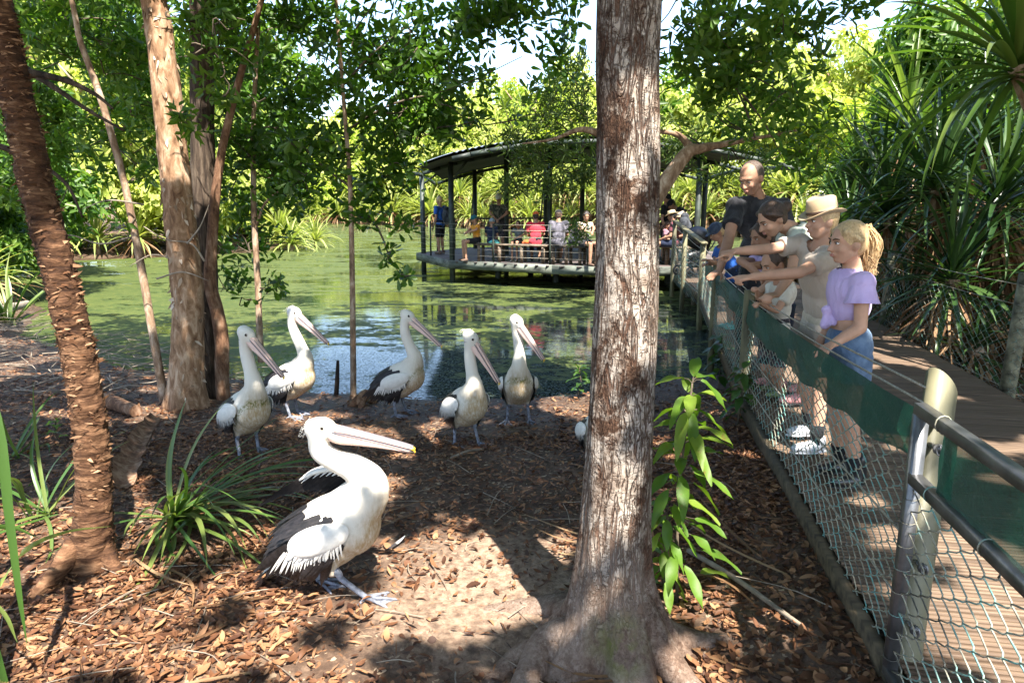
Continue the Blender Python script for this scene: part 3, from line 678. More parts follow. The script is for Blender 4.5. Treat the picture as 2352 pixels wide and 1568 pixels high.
# ============================================================ TRUNKS
def bark_main():
    t = NT('bark_lichened')
    n1 = t.noise(t.coords((13, 13, 1.9)), 1.5, 3, .55, dist=1.1); n2 = t.noise(t.coords((26, 26, 4.5)), 1.6, 3, .6, dist=.6); n3 = t.noise(t.coords((9, 9, 22)), 1.5, 3, .6, dist=.5)
    ridge = lambda n, w: t.ramp(t.math('ABSOLUTE', t.math('SUBTRACT', n, .5)), [(0, 0), (w, 1)])
    cr = t.math('MULTIPLY', ridge(n1, .04), t.math('MULTIPLY', t.ramp(ridge(n2, .035), [(0, .15), (1, 1)]), t.ramp(ridge(n3, .022), [(0, .55), (1, 1)])))
    big = t.noise(t.coords((2.0, 2.0, 1.6)), 2.3, 6, .66, dist=.5); med = t.noise(t.coords((1, 1, .75)), 10, 5, .65); fine = t.noise(t.coords((1, 1, .8)), 70, 5, .7)
    plate = t.ramp(t.math('ADD', t.math('MULTIPLY', med, .75), t.math('MULTIPLY', fine, .25)), [(.36, (.17, .12, .09)), (.45, (.27, .21, .165)), (.53, (.37, .315, .265)), (.66, (.47, .43, .375))])
    brown = t.ramp(fine, [(.3, (.018, .009, .006)), (.52, (.065, .033, .019)), (.75, (.17, .10, .062))])
    pm = t.ramp(t.math('ADD', t.math('MULTIPLY', big, .68), t.math('ADD', t.math('MULTIPLY', med, .16), t.math('MULTIPLY', fine, .16))), [(.425, 1), (.48, 0)])
    col = t.mix(pm, plate, brown)
    col = t.mix(t.ramp(med, [(.54, .0), (.66, .5)]), col, (.20, .11, .072))
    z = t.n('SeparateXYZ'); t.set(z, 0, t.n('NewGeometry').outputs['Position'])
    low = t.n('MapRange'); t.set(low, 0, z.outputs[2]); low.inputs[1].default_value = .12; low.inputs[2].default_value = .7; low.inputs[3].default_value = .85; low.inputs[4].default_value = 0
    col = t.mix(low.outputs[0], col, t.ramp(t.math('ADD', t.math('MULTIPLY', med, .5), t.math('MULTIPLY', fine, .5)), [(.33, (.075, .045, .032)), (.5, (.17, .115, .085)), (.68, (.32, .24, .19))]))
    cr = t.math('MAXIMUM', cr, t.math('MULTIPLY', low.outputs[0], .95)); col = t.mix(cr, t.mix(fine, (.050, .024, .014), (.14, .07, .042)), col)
    mo = t.n('VectorMath', operation='DISTANCE'); t.set(mo, 0, t.n('NewGeometry').outputs['Position']); mo.inputs[1].default_value = (.40, 2.30, .16)
    mm = t.math('MULTIPLY', t.ramp(mo.outputs['Value'], [(.03, .8), (.15, 0)]), t.ramp(med, [(.40, 0), (.55, 1)]))
    col = t.mix(mm, col, (.11, .12, .015))
    h = t.math('ADD', t.math('MULTIPLY', cr, 1.1), t.math('ADD', t.math('MULTIPLY', fine, .45), t.math('MULTIPLY', med, .5)))
    return t.done(t.prin(col, .88, t.bump(h, 1.0, .014), .2))
M_bark = bark_main()
def bark(name, lo, mid, hi, sc_=(6, 6, 1.2), ns=4, strength=.8, dist=.012):
    t = NT(name); a = t.noise(t.coords(sc_), ns, 6, .68, dist=.5); b = t.noise(t.coords((1, 1, 1)), 2.2, 4)
    c = t.ramp(t.math('ADD', t.math('MULTIPLY', a, .75), t.math('MULTIPLY', b, .25)), [(.36, lo), (.5, mid), (.64, hi)])
    return t.done(t.prin(c, .88, t.bump(a, strength, dist), .2))
M_rag = bark('bark_ragged', (.022, .010, .006), (.085, .040, .020), (.24, .13, .07), (2.0, 2.0, 9), 4, 1.0, .02)
M_flake = leaf_mat('bark_flake', (.030, .013, .007), (.12, .055, .026), (.36, .21, .12), .05, .85, .15, (1, .8, .6))
M_paper = bark('bark_paper', (.085, .040, .020), (.25, .145, .082), (.48, .34, .23), (4, 4, 1.6), 3.5, .8, .012)
M_paperf = leaf_mat('paper_flake', (.16, .10, .06), (.36, .26, .18), (.58, .48, .38), .12, .85, .15, (1, .9, .7))
M_darkb = bark('bark_dark', (.018, .013, .010), (.055, .038, .027), (.14, .105, .075), (7, 7, 1.0), 4, .9, .012)
M_redb = bark('bark_reddish', (.06, .03, .018), (.17, .09, .052), (.32, .21, .14), (5, 5, 2), 4, .6, .006)
M_sap = bark('bark_sapling', (.10, .060, .038), (.26, .17, .11), (.48, .38, .29), (5, 5, 2.2), 3, .4, .004)
def trunk_pts(L, d): # L: (px,py,w) list -> points, radii
    P = [at_d(a, b, d) for a, b, w in L]; Rr = []
    for (a, b, w) in L:
        v = (CY-b)/F_; Rr.append(w*d/(CP+v*SP)/F_/2)
    return np.array(P), np.array(Rr)
def trunk_mesh(P, Rr, n=200, m=64, amp=.06, fz=1.2, fa=5, flare=None, seed=0):
    c = spline(P, n); r = np.interp(np.linspace(0, len(P)-1, n), np.arange(len(P)), Rr)
    tg = nrm(np.gradient(c, axis=0)); e1 = nrm(np.cross(np.tile((0, 1., 0), (n, 1)), tg)); e2 = np.cross(tg, e1)
    an = np.arange(m)*2*PI/m
    s = np.concatenate([[0], np.cumsum(np.linalg.norm(np.diff(c, axis=0), axis=1))])
    q = np.stack([np.cos(an)[None]*fa/6.28*2+0*s[:, None], np.sin(an)[None]*fa/6.28*2+0*s[:, None], (s*fz)[:, None]+0*an[None]], -1)+seed
    dsp = 1+amp*(fbm(q, 3)-.5)*2+amp*.8*(fbm(q*V(4, 4, 1.5)+9, 2)-.5)
    rad = r[:, None]*dsp
    if flare is not None: rad = rad+flare(c[:, 2][:, None], an[None])
    v = c[:, None]+rad[..., None]*(np.cos(an)[None, :, None]*e1[:, None]+np.sin(an)[None, :, None]*e2[:, None])
    i = np.arange(n-1)[:, None]*m; j = np.arange(m)[None]; j2 = (j+1) % m
    # e1 x e2 = tg : outward winding
    q = np.stack([i+j, i+j2, i+m+j2, i+m+j], -1).reshape(-1, 4)
    return v.reshape(-1, 3), q
def flakes(P, Rr, n, L, W, lift=.35, up=False, seed=1, z0=None):
    """loose slivers of bark standing off a trunk"""
    rg = np.random.default_rng(seed); t = rg.random(n)*(len(P)-1); cs = spline(P, 400); rr = np.interp(np.linspace(0, len(P)-1, 400), np.arange(len(P)), Rr)
    k = (t/(len(P)-1)*399).astype(int); c = cs[k]; r = rr[k]; tg = nrm(np.gradient(cs, axis=0))[k]
    a = rg.random(n)*2*PI; e1 = nrm(np.cross(np.tile((0, 1., 0), (n, 1)), tg)); e2 = np.cross(tg, e1)
    rad = np.cos(a)[:, None]*e1+np.sin(a)[:, None]*e2; tan = np.cross(tg, rad)
    sg = np.where(rg.random((n, 1)) < .5, 1, -1)
    D = nrm(tan*sg*(1.0 if not up else .25)+tg*rg.normal(0 if not up else -.8, .35, (n, 1))+rad*lift*rg.random((n, 1)))
    kk = fbm(np.stack([np.cos(a)*1.5, np.sin(a)*1.5, t*3.1], -1)+seed, 3) > .47
    c, rad, r, D = c[kk], rad[kk], r[kk], D[kk]; n = int(kk.sum())
    return leaf_geo(c+rad*(r*.985)[:, None]-D*L*.3, D, nrm(rad+rg.normal(0, .25, (n, 3))), L*rg.uniform(.5, 1.4, n), W*rg.uniform(.5, 1.3, n), -.12, .1, 'lance')

M_root = bark('bark_root', (.075, .045, .032), (.17, .115, .085), (.31, .24, .19), (3, 3, 3), 4, .7, .008)
# ---- the big lichened trunk
mt = thing('tree', 'thick straight trunk with pale lichen plates and spreading roots in the middle of the bank', 'tree', (.44, 2.5, 0))
P, Rr = trunk_pts([(1404, 1440, 158), (1404, 1330, 156), (1414, 1170, 154), (1424, 1000, 150), (1434, 800, 146), (1440, 600, 142), (1443, 300, 142), (1445, 0, 146)], 2.50)
P = np.vstack([[P[0][0]-.0, 2.5, -.12], P, P[-1]+V(.03, .05, 1.6), P[-1]+V(.08, .2, 4.2)]); Rr = np.concatenate([[.14], Rr, [.115, .08]])
def fl(z, a):
    lob = .62*(.5+.5*np.cos(a*5+.6))**2+.38*(.5+.5*np.cos(a*9+2.1))**1.5
    return np.exp(-np.maximum(z, -.1)/.17)*(.04+.20*lob)*(z < 1.2)+.012*np.exp(-np.maximum(z, 0)/.45)*np.cos(a*9+z*5)
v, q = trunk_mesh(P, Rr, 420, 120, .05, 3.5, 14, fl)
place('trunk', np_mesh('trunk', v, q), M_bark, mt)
def root(pts, rs, flat=.6):
    c = spline([V(x, y, gz(x, y)+dz) for x, y, dz in pts], 40); r = np.interp(np.linspace(0, 1, 40), np.linspace(0, 1, len(rs)), rs)
    n = 18; tg = nrm(np.gradient(c, axis=0)); sd = nrm(np.cross(tg, (0, 0, 1.))); up = np.cross(sd, tg); an = np.arange(n)*2*PI/n
    rad = r[:, None]*(1+.16*(fbm(np.stack([c[:, 0][:, None]*7+np.cos(an), c[:, 1][:, None]*7+np.sin(an), c[:, 2][:, None]+0*an], -1), 2)-.5)*2)
    v = c[:, None]+rad[..., None]*(np.cos(an)[None, :, None]*sd[:, None]+flat*np.sin(an)[None, :, None]*up[:, None])
    i = np.arange(39)[:, None]*n; j = np.arange(n)[None]; j2 = (j+1) % n
    place('root', np_mesh('root', v.reshape(-1, 3), np.stack([i+j, i+j2, i+n+j2, i+n+j], -1).reshape(-1, 4)), M_bark, mt)
g = lambda px, py: on_z(px, py, 0)[:2]
root([(.43, 2.52, .34), (.36, 2.48, .17), (.27, 2.42, .05), (*g(1210, 1500), .01), (*g(1080, 1590), -.04)], (.06, .085, .08, .055, .03), .85)
root([(.42, 2.54, .30), (.33, 2.55, .14), (*g(1280, 1395), .015), (*g(1150, 1387), -.018), (*g(980, 1396), -.05)], (.06, .09, .085, .055, .03), .5)
root([(.43, 2.5, .36), (.37, 2.42, .18), (*g(1260, 1490), .05), (*g(1180, 1620), -.01)], (.06, .08, .07, .045), .9)
root([(.45, 2.5, .36), (.46, 2.38, .17), (.475, 2.25, .03), (.48, 2.05, -.04)], (.06, .08, .065, .04), .9)
root([(.46, 2.5, .34), (.52, 2.41, .16), (.62, 2.31, .03), (.74, 2.16, -.04)], (.06, .08, .065, .035), .9)
root([(.46, 2.52, .30), (.56, 2.51, .11), (.72, 2.5, .015), (.98, 2.44, -.05)], (.06, .08, .055, .03), .8)
# ---- ragged leaning trunk at the left
lt = thing('tree', 'leaning trunk wrapped in ragged flaking rust brown bark at the left edge', 'tree', (*on_z(213, 1290, 0)[:2], 0))
P, Rr = trunk_pts([(213, 1290, 82), (214, 1072, 72), (187, 850, 70), (140, 641, 69), (84, 430, 69), (40, 230, 66), (-8, 0, 62)], 3.2)
P = np.vstack([P[0]-V(0, 0, .25), P, P[-1]+(P[-1]-P[-2])*1.2, P[-1]+(P[-1]-P[-2])*4]); Rr = np.concatenate([[Rr[0]*1.1], Rr, [Rr[-1], Rr[-1]*.8]])
v, q = trunk_mesh(P, Rr, 520, 90, .16, 24, 4, lambda z, a: .03*np.exp(-np.maximum(z, 0)/.10), 3)
place('trunk', np_mesh('trunk', v, q), M_rag, lt)
o = foliage('bark_flakes', M_flake, lt, [flakes(P, Rr, 5200, .036, .0090, .22, False, 4), flakes(P, Rr, 900, .045, .013, .7, False, 5)]); o['kind'] = 'stuff'
for a, b, c_ in (((.0, .02), (-.22, -.12), .05), ((-.04, -.05), (-.10, -.33), .045), ((.05, 0), (.2, -.1), .04)):
    x, y = on_z(213, 1290, 0)[:2]; pts = [V(x+a[0], y+a[1], .12), V(x+a[0]*.5+b[0]*.5, y+a[1]*.5+b[1]*.5, .035), V(x+b[0], y+b[1], -.02)]
    mb = MB(); mb.tube(spline(pts, 12), np.linspace(c_*1.3, c_*.6, 12), 10); mb.build('root', M_rag, lt)
# ---- paperbark and its companions
def simple_tree(lab, L, d, mat, ext=3.0, amp=.08, m=28, flk=None, base=.25, name='tree', n=160, flare=.0):
    P, Rr = trunk_pts(L, d); th = thing(name, lab, 'tree' if name == 'tree' else 'sapling', (P[0][0], P[0][1], gz(P[0][0], P[0][1])))
    P = np.vstack([P[0]-V(0, 0, base), P, P[-1]+nrm(P[-1]-P[-2])*ext]); Rr = np.concatenate([[Rr[0]*1.05], Rr, [Rr[-1]*.5]])
    z0 = P[1][2]
    v, q = trunk_mesh(P, Rr, n, m, amp, 5, 5, (lambda z, a: flare*np.exp(-np.maximum(z-z0, 0)/.15)*(1+.6*np.cos(a*4))) if flare else None, d)
    place('trunk', np_mesh('trunk', v, q), mat, th)
    if flk:
        o = foliage('bark_flakes', flk[0], th, [flakes(P, Rr, *flk[1:])]); o['kind'] = 'stuff'
    return th, P
pb, _ = simple_tree('stout paperbark with peeling cream bark beside the pond', [(428, 930, 84), (430, 860, 74), (432, 700, 68), (424, 600, 68), (410, 470, 66), (400, 380, 64), (384, 220, 62), (358, 30, 56), (352, 0, 55)], 6.4, M_paper, 3.5, .12, 60, (M_paperf, 500, .08, .03, .28, True, 9), .3, n=240, flare=.03)
dk, _ = simple_tree('dark fissured trunk standing just behind the paperbark', [(478, 890, 66), (474, 740, 58), (470, 600, 55), (465, 300, 52), (462, 0, 50)], 6.9, M_darkb, 3.5, .10, 40, flare=.03)
rd, _ = simple_tree('thin stem with a reddish swollen foot bending up beside the dark trunk', [(510, 868, 30), (510, 790, 32), (500, 720, 30), (483, 650, 28), (487, 560, 24), (495, 450, 22), (512, 335, 18), (545, 200, 16), (590, 40, 13)], 6.75, M_redb, 2, .08, 20)
s1, _ = simple_tree('slanting pinkish sapling left of the paperbark', [(373, 893, 19), (350, 760, 18), (322, 600, 17), (290, 440, 16), (262, 330, 15), (226, 210, 15), (183, 90, 13), (165, 0, 12)], 6.6, M_sap, 2.5, .08, 16, name='sapling')
s2, _ = simple_tree('slim pale sapling rising behind the two left pelicans', [(597, 780, 15), (592, 650, 14), (583, 480, 13), (582, 300, 11), (588, 150, 10), (597, 0, 9)], 7.35, M_sap, 2.5, .08, 14, name='sapling')
s3, _ = simple_tree('straight thin sapling at the shore between the pelicans', [(812, 928, 15), (810, 700, 13), (805, 450, 11), (795, 300, 10), (781, 130, 9), (772, 0, 8)], 6.95, M_sap, 2.5, .08, 14, name='sapling')
lb, _ = simple_tree('tree with a bare forked limb reaching out behind the thick trunk', [(1446, 930, 62), (1446, 700, 60), (1450, 560, 56), (1440, 300, 44), (1430, 100, 36)], 7.3, M_redb, 2, .1, 24)
mb = MB()
P, Rr = trunk_pts([(1450, 560, 50), (1505, 455, 40), (1545, 395, 34), (1580, 350, 30), (1605, 342, 24), (1660, 332, 15), (1735, 318, 9), (1830, 300, 5)], 7.2); mb.tube(spline(P, 50), np.interp(np.linspace(0, 7, 50), np.arange(8), Rr), 14)
P, Rr = trunk_pts([(1588, 348, 26), (1572, 322, 16), (1545, 306, 12), (1480, 300, 9)], 7.25); mb.tube(spline(P, 20), np.interp(np.linspace(0, 3, 20), np.arange(4), Rr), 10)
P, Rr = trunk_pts([(1440, 330, 22), (1370, 305, 17), (1330, 298, 12), (1270, 320, 7), (1200, 330, 4)], 7.5); mb.tube(spline(P, 24), np.interp(np.linspace(0, 4, 24), np.arange(5), Rr), 8)
mb.build('limb', M_sap, lb)
# branch on sapling s2 and small stump
mb = MB(); P, Rr = trunk_pts([(590, 515, 7), (607, 470, 6), (640, 440, 4), (700, 415, 2)], 7.3); mb.tube(spline(P, 12), np.interp(np.linspace(0, 3, 12), np.arange(4), Rr), 6); mb.build('branch', M_sap, s2)
P, Rr = trunk_pts([(771, 925, 11), (774, 880, 11), (776, 828, 7)], 7.0); mb = MB(); mb.tube(P, Rr, 9); tag(mb.build('stump', M_darkb), 'broken dark stake standing at the water edge beside the thin sapling', 'stump')

for pts, d in (([(62, 160), (130, 205), (205, 255), (285, 300)], 3.9), ([(62, 165), (150, 185), (215, 215), (260, 250)], 3.7), ([(-20, 330), (60, 360), (150, 420), (190, 500)], 4.2)):
    P = np.array([at_d(a, b, d) for a, b in pts]); mb = MB(); mb.tube(spline(P, 20), np.linspace(.020, .006, 20), 7); mb.build('branch', M_darkb, lt)
for pts, d in (([(425, 640), (400, 600), (350, 585), (300, 610)], 6.3), ([(470, 600), (440, 560), (380, 550), (330, 520)], 6.2), ([(430, 560), (460, 520), (480, 470)], 6.1), ([(330, 470), (250, 460), (190, 480)], 6.5), ([(360, 640), (420, 625), (480, 645)], 6.2), ([(300, 545), (230, 560), (160, 540), (110, 560)], 6.6)):
    P = np.array([at_d(a, b, d) for a, b in pts]); mb = MB(); mb.tube(spline(P, 16), np.linspace(.010, .003, 16), 6); mb.build('branch', M_twigl, s1)
# ============================================================ CROWNS IN VIEW
def no_gap(p): return ~lit(p)
def crown(parent, mat, blobs, L, W, nl=6, shape='obovate', spread=1.0, droop=.15, freq=1.6, th=.47, up=.5, keep=no_gap, seed=0, twigs=True, name='crown', lens=.35):
    rg = np.random.default_rng(seed+50); geos = []; tw = MB()
    for (c, ax, n) in blobs:
        p = blob_pts(n, c, ax, freq, th, rg, lens)
        A = rand_dir(len(p), up, rg)
        geos.append(rosettes(p, A, nl, L, W, spread, droop, shape, rg, keep=keep))
        if twigs:
            k = max(3, len(p)//9)
            for i in rg.choice(len(p), k):
                a = p[i]; dlt = np.linalg.norm(p-a, axis=1); b = p[np.argsort(dlt)[min(len(p)-1, 14)]]; m = (a+b)/2+rg.normal(0, .04, 3)
                tw.tube(spline([a, m, b], 6), np.linspace(.0035, .008, 6), 4, False)
    if twigs and tw.n: o = tw.build('twigs', M_twig, parent); o['kind'] = 'stuff'
    o = foliage(name, mat, parent, geos); o['kind'] = 'stuff'; return o
def B(px, py, d, rx, ry, th, n): c, ax = px_blob(px, py, d, rx, ry, th); return (c, ax, n)
# dark glossy crown of the two shore saplings
crown(s3, LM_dark, [B(900, 150, 7.2, 330, 150, .9, 253), B(1120, 130, 7.6, 220, 130, .7, 134), B(760, 330, 7.1, 170, 150, .6, 122), B(880, 420, 7.0, 110, 80, .4, 44), B(1010, 290, 7.4, 210, 70, .6, 97), B(1180, 40, 7.2, 160, 90, .6, 81),
                    B(890, 580, 6.9, 26, 28, .12, 5), B(922, 632, 6.9, 20, 22, .1, 4), B(850, 500, 6.9, 40, 30, .2, 9), B(940, 520, 7.0, 40, 18, .2, 5), B(850, -140, 6.6, 420, 150, 1.2, 171)], .125, .058, 6, th=.44, lens=.55, seed=1)
mb = MB()
for pts in ([(800, 480), (840, 505), (890, 515), (940, 522)], [(860, 510), (880, 550), (895, 590), (922, 635)], [(795, 300), (900, 240), (1050, 200), (1200, 130)], [(785, 200), (860, 120), (960, 40)], [(805, 430), (740, 380), (690, 330)]):
    P = np.array([at_d(a, b, 7.0) for a, b in pts]); mb.tube(spline(P, 16), np.linspace(.014, .004, 16), 6, False)
mb.build('branch', M_twig, s3)
crown(s2, LM_dark, [B(640, 220, 7.4, 130, 160, .7, 134), B(620, 420, 7.5, 110, 130, .6, 81), B(560, 560, 7.3, 80, 80, .5, 48), B(620, 640, 7.3, 48, 40, .25, 16), B(560, 690, 7.2, 22, 14, .12, 4), B(660, 60, 7.4, 140, 90, .6, 89), B(610, -150, 7.0, 260, 150, 1.0, 106)], .12, .056, 6, th=.44, lens=.55, seed=2)
crown(pb, LM_mid, [B(480, 90, 6.0, 130, 110, .5, 124), B(430, 290, 5.9, 60, 30, .25, 8), B(520, 230, 6.2, 90, 80, .4, 49), B(400, 30, 5.8, 45, 20, .15, 7), B(350, -160, 6.2, 300, 160, 1.2, 204)], .12, .04, 6, 'lance', th=.44, lens=.55, seed=3)
crown(s1, LM_mid, [B(200, 90, 7.5, 190, 120, .9, 285), B(120, 250, 8.2, 150, 130, .8, 225), B(290, 330, 7.6, 110, 100, .6, 82), B(330, 420, 7.2, 50, 40, .3, 12), B(290, 505, 6.6, 40, 25, .2, 10), B(120, 420, 8.5, 120, 90, .6, 97), B(140, -150, 7.2, 300, 160, 1.2, 225)], .125, .042, 6, 'lance', th=.44, lens=.55, seed=4)
crown(rd, LM_dark, [B(540, 130, 6.9, 80, 110, .5, 74), B(545, 330, 7.0, 60, 90, .35, 37), B(520, 640, 7.6, 60, 60, .3, 31)], .10, .045, 6, th=.44, lens=.55, seed=5)
crown(dk, LM_mid, [B(590, 140, 9.2, 170, 160, .7, 330), B(330, 160, 9.6, 130, 150, .8, 300), B(440, 360, 9.4, 90, 90, .5, 90), B(760, 120, 9.6, 150, 110, .7, 160), B(250, 20, 8.6, 200, 60, .6, 200)], .115, .045, 6, 'lance', th=.42, lens=.6, seed=15)
# lance leaved crown behind the thick trunk
crown(lb, LM_olive, [B(1240, 330, 8.2, 130, 110, .7, 141), B(1330, 240, 8.6, 110, 120, .7, 108), B(1230, 430, 8.0, 90, 50, .4, 40), B(1560, 330, 8.0, 70, 60, .6, 50), B(1340, 420, 8.4, 60, 80, .5, 50), B(1680, 370, 8.0, 90, 60, .5, 50), B(1330, 520, 8.5, 40, 50, .3, 13)], .115, .020, 8, 'lance', .8, .3, th=.44, lens=.55, seed=6)
crown(mt, LM_mid, [B(1650, 90, 6.4, 200, 120, .9, 116), B(1750, 240, 6.8, 170, 130, .8, 122), B(1840, 360, 7.2, 90, 90, .6, 33), B(1600, 230, 6.8, 110, 100, .7, 60), B(1560, 60, 5.8, 90, 60, .5, 24), B(1900, 60, 6.6, 190, 70, .8, 60), B(1260, 20, 6.2, 80, 40, .4, 9), B(1800, -140, 6.0, 400, 150, 1.3, 122)], .125, .050, 6, th=.44, lens=.55, seed=7)
mb = MB()
for pts in ([(1735, 318), (1700, 220), (1640, 120), (1580, 20)], [(1650, 140), (1740, 180), (1850, 250)], [(1900, 130), (1800, 60), (1650, 10)], [(1700, 210), (1760, 290), (1800, 370)]):
    P = np.array([at_d(a, b, 6.8) for a, b in pts]); mb.tube(spline(P, 16), np.linspace(.012, .004, 16), 6, False)
mb.build('branch', M_twig, mt)

# ============================================================ UNSEEN CANOPY OVERHEAD (added to shade the bank and pond)
def added_canopy(parent, mat, cx, cy, rx, ry, z0, z1, n, L, W, seed, g_=None):
    rg = np.random.default_rng(seed); p = np.stack([cx+rx*rg.uniform(-1, 1, n), cy+ry*rg.uniform(-1, 1, n), rg.uniform(z0, z1, n)], -1)
    A = rand_dir(n, 1.1, rg)
    def kp(q):
        g = sunproj(q); nz = fbm(np.stack([g[:, 0]*1.15, g[:, 1]*1.15, 0*g[:, 0]+seed*0], -1)+20, 3)
        hole = (nz > (.635 if g_ is None else g_)) & (g[:, 1] < 60)
        return ~lit(q) & ~hole
    geo = rosettes(p, A, 6, L, W, 1, .2, 'obovate', rg, keep=kp)
    o = foliage('crown', mat, parent, [geo]); o['kind'] = 'stuff'; return o  # unseen leaves added for shade, cut open along the sun to chosen patches
added_canopy(mt, LM_mid, 3.2, -1.4, 3.2, 3.2, 4.8, 7.2, 5200, .19, .085, 11)
added_canopy(lt, LM_mid, -2.6, -1.4, 2.9, 3.2, 4.8, 7.2, 4800, .19, .085, 12)
added_canopy(pb, LM_mid, -2.4, 3.2, 3.6, 2.0, 4.9, 7.2, 3000, .19, .085, 13)
added_canopy(lb, LM_mid, 3.2, 3.2, 2.6, 2.0, 4.9, 7.2, 2700, .19, .085, 14)
added_canopy(dk, LM_dark, 7.4, .8, 2.2, 4.4, 4.8, 7.2, 2600, .19, .085, 15)
added_canopy(s3, LM_dark, 3.6, 6.6, 4.6, 2.2, 5.6, 7.5, 2300, .19, .085, 16, .56)
added_canopy(s2, LM_dark, -3.6, 7.0, 3.0, 1.6, 5.8, 7.5, 900, .19, .085, 17, .53)
added_canopy(lb, LM_mid, 4.6, 1.2, 2.4, 3.6, 4.8, 7.2, 2700, .19, .085, 18, .66)
added_canopy(lb, LM_dark, 3.0, 9.8, 4.4, 1.9, 6.9, 8.8, 1900, .19, .085, 19, .545)
# ============================================================ FAR BANK AND SIDE BANKS
def crown_mesh(name, seed, n, L, W, clumps=26, ax=(1, 1, .8), shape='oval', mat=None, nl=4):
    rg = np.random.default_rng(seed); C = nrm(rg.normal(size=(clumps, 3)))*rg.uniform(.35, .95, (clumps, 1)); C = C*V(*ax)
    rr = rg.uniform(.22, .42, clumps); k = rg.integers(0, clumps, n); d = nrm(rg.normal(size=(n, 3))); d[:, 2] = np.abs(d[:, 2])*.9-.25
    p = C[k]+d*rr[k][:, None]*rg.uniform(.6, 1.05, (n, 1)); A = nrm(d+V(0, 0, .5)+rg.normal(0, .3, (n, 3)))
    v, q = rosettes(p, A, nl, L, W, 1, .25, shape, rg)
    me = np_mesh(name, v, q); me.materials.append(mat); return me
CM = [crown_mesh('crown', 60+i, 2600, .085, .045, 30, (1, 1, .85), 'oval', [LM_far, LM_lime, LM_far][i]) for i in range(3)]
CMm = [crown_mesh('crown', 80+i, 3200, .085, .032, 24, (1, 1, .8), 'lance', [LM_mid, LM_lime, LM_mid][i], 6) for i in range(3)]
tm = MB(); P = spline([(0, 0, -.08), (.02, 0, .3), (-.02, .03, .6), (0, 0, 1.0)], 14); tm.tube(P, np.linspace(.03, .012, 14), 8)
for a in range(5):
    q = a*1.26; z0 = .35+.1*a; tm.tube(spline([(0, 0, z0), (.16*math.cos(q), .16*math.sin(q), z0+.14), (.3*math.cos(q), .3*math.sin(q), z0+.34)], 7), np.linspace(.014, .004, 7), 5)
TRM = tm.mesh('trunk'); TRM.materials.append(M_sap); TRM2 = TRM.copy(); TRM2.materials.clear(); TRM2.materials.append(M_darkb)
def far_tree(x, y, h, w, i, lab, grp, meshes=CM, low=.5, trm=TRM):
    z = gz(x, y); th = thing('tree', lab, 'tree', (x, y, z), R.uniform(0, 6), grp)
    o = bpy.data.objects.new('trunk', trm); COL.objects.link(o); o.parent = th; o.scale = (h, h, h*.8)
    c = bpy.data.objects.new('crown', meshes[i % len(meshes)]); COL.objects.link(c); c.parent = th; c['kind'] = 'stuff'
    c.location = (0, 0, h*(1+low)/2-.05*h); c.scale = (w, w, h*(1-low)/2*1.25); c.rotation_euler = (0, 0, R.uniform(0, 6)); return th
def line(pts, n):
    return spline([(x, y, 0) for x, y in pts], n)[:, :2]
# far bank, two rows
for k, (x, y) in enumerate(line([(-34, 82), (-20, 84), (-8, 72), (0, 67), (8, 60), (16, 52), (26, 40), (34, 30)], 21)):
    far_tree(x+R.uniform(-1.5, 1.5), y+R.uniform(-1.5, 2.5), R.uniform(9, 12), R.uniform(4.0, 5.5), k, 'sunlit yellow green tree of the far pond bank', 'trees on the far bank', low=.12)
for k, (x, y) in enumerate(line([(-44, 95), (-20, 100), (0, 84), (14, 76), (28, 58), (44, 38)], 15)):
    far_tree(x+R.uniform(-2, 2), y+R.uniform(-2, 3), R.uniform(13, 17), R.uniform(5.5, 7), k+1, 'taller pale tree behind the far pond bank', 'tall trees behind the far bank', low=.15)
# left bank, nearer and taller
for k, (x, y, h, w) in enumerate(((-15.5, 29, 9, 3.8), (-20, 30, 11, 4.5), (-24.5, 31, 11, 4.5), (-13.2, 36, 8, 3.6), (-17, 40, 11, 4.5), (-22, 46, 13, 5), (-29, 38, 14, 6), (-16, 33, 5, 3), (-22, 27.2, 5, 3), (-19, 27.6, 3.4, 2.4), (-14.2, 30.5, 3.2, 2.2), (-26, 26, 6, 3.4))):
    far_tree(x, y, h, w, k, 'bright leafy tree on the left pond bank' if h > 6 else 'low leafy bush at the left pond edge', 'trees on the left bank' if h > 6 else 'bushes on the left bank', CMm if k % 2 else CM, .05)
for k, (x, y, h, w) in enumerate(((-11.5, 15.0, 5, 2.2), (-14.5, 19, 7, 2.8), (-17.5, 21, 8, 3.4), (-13.0, 13.5, 5, 2.6), (-16, 16, 7, 3.2), (-10.8, 11.2, 3.0, 1.6), (-12, 9.5, 5, 2.4))):
    far_tree(x, y, h, w, k*2, 'mid green tree crowding the near left shore', 'trees on the near left shore', CMm, .12, TRM2)
# right side behind the pandanus
for k, (x, y, h, w) in enumerate(((9.5, 13, 6, 2.8), (13, 15.5, 8, 3.6), (12, 9, 7, 3.2), (17, 22, 9, 4), (10, 4, 7, 3.2), (24, 27, 12, 5.5), (11, 18.5, 4.5, 2.4), (20, 14, 10, 4.5))):
    far_tree(x, y, h, w, k, 'sunny tree rising behind the pandanus thicket', 'trees behind the thicket', CMm if k % 3 == 0 else CM, .1)

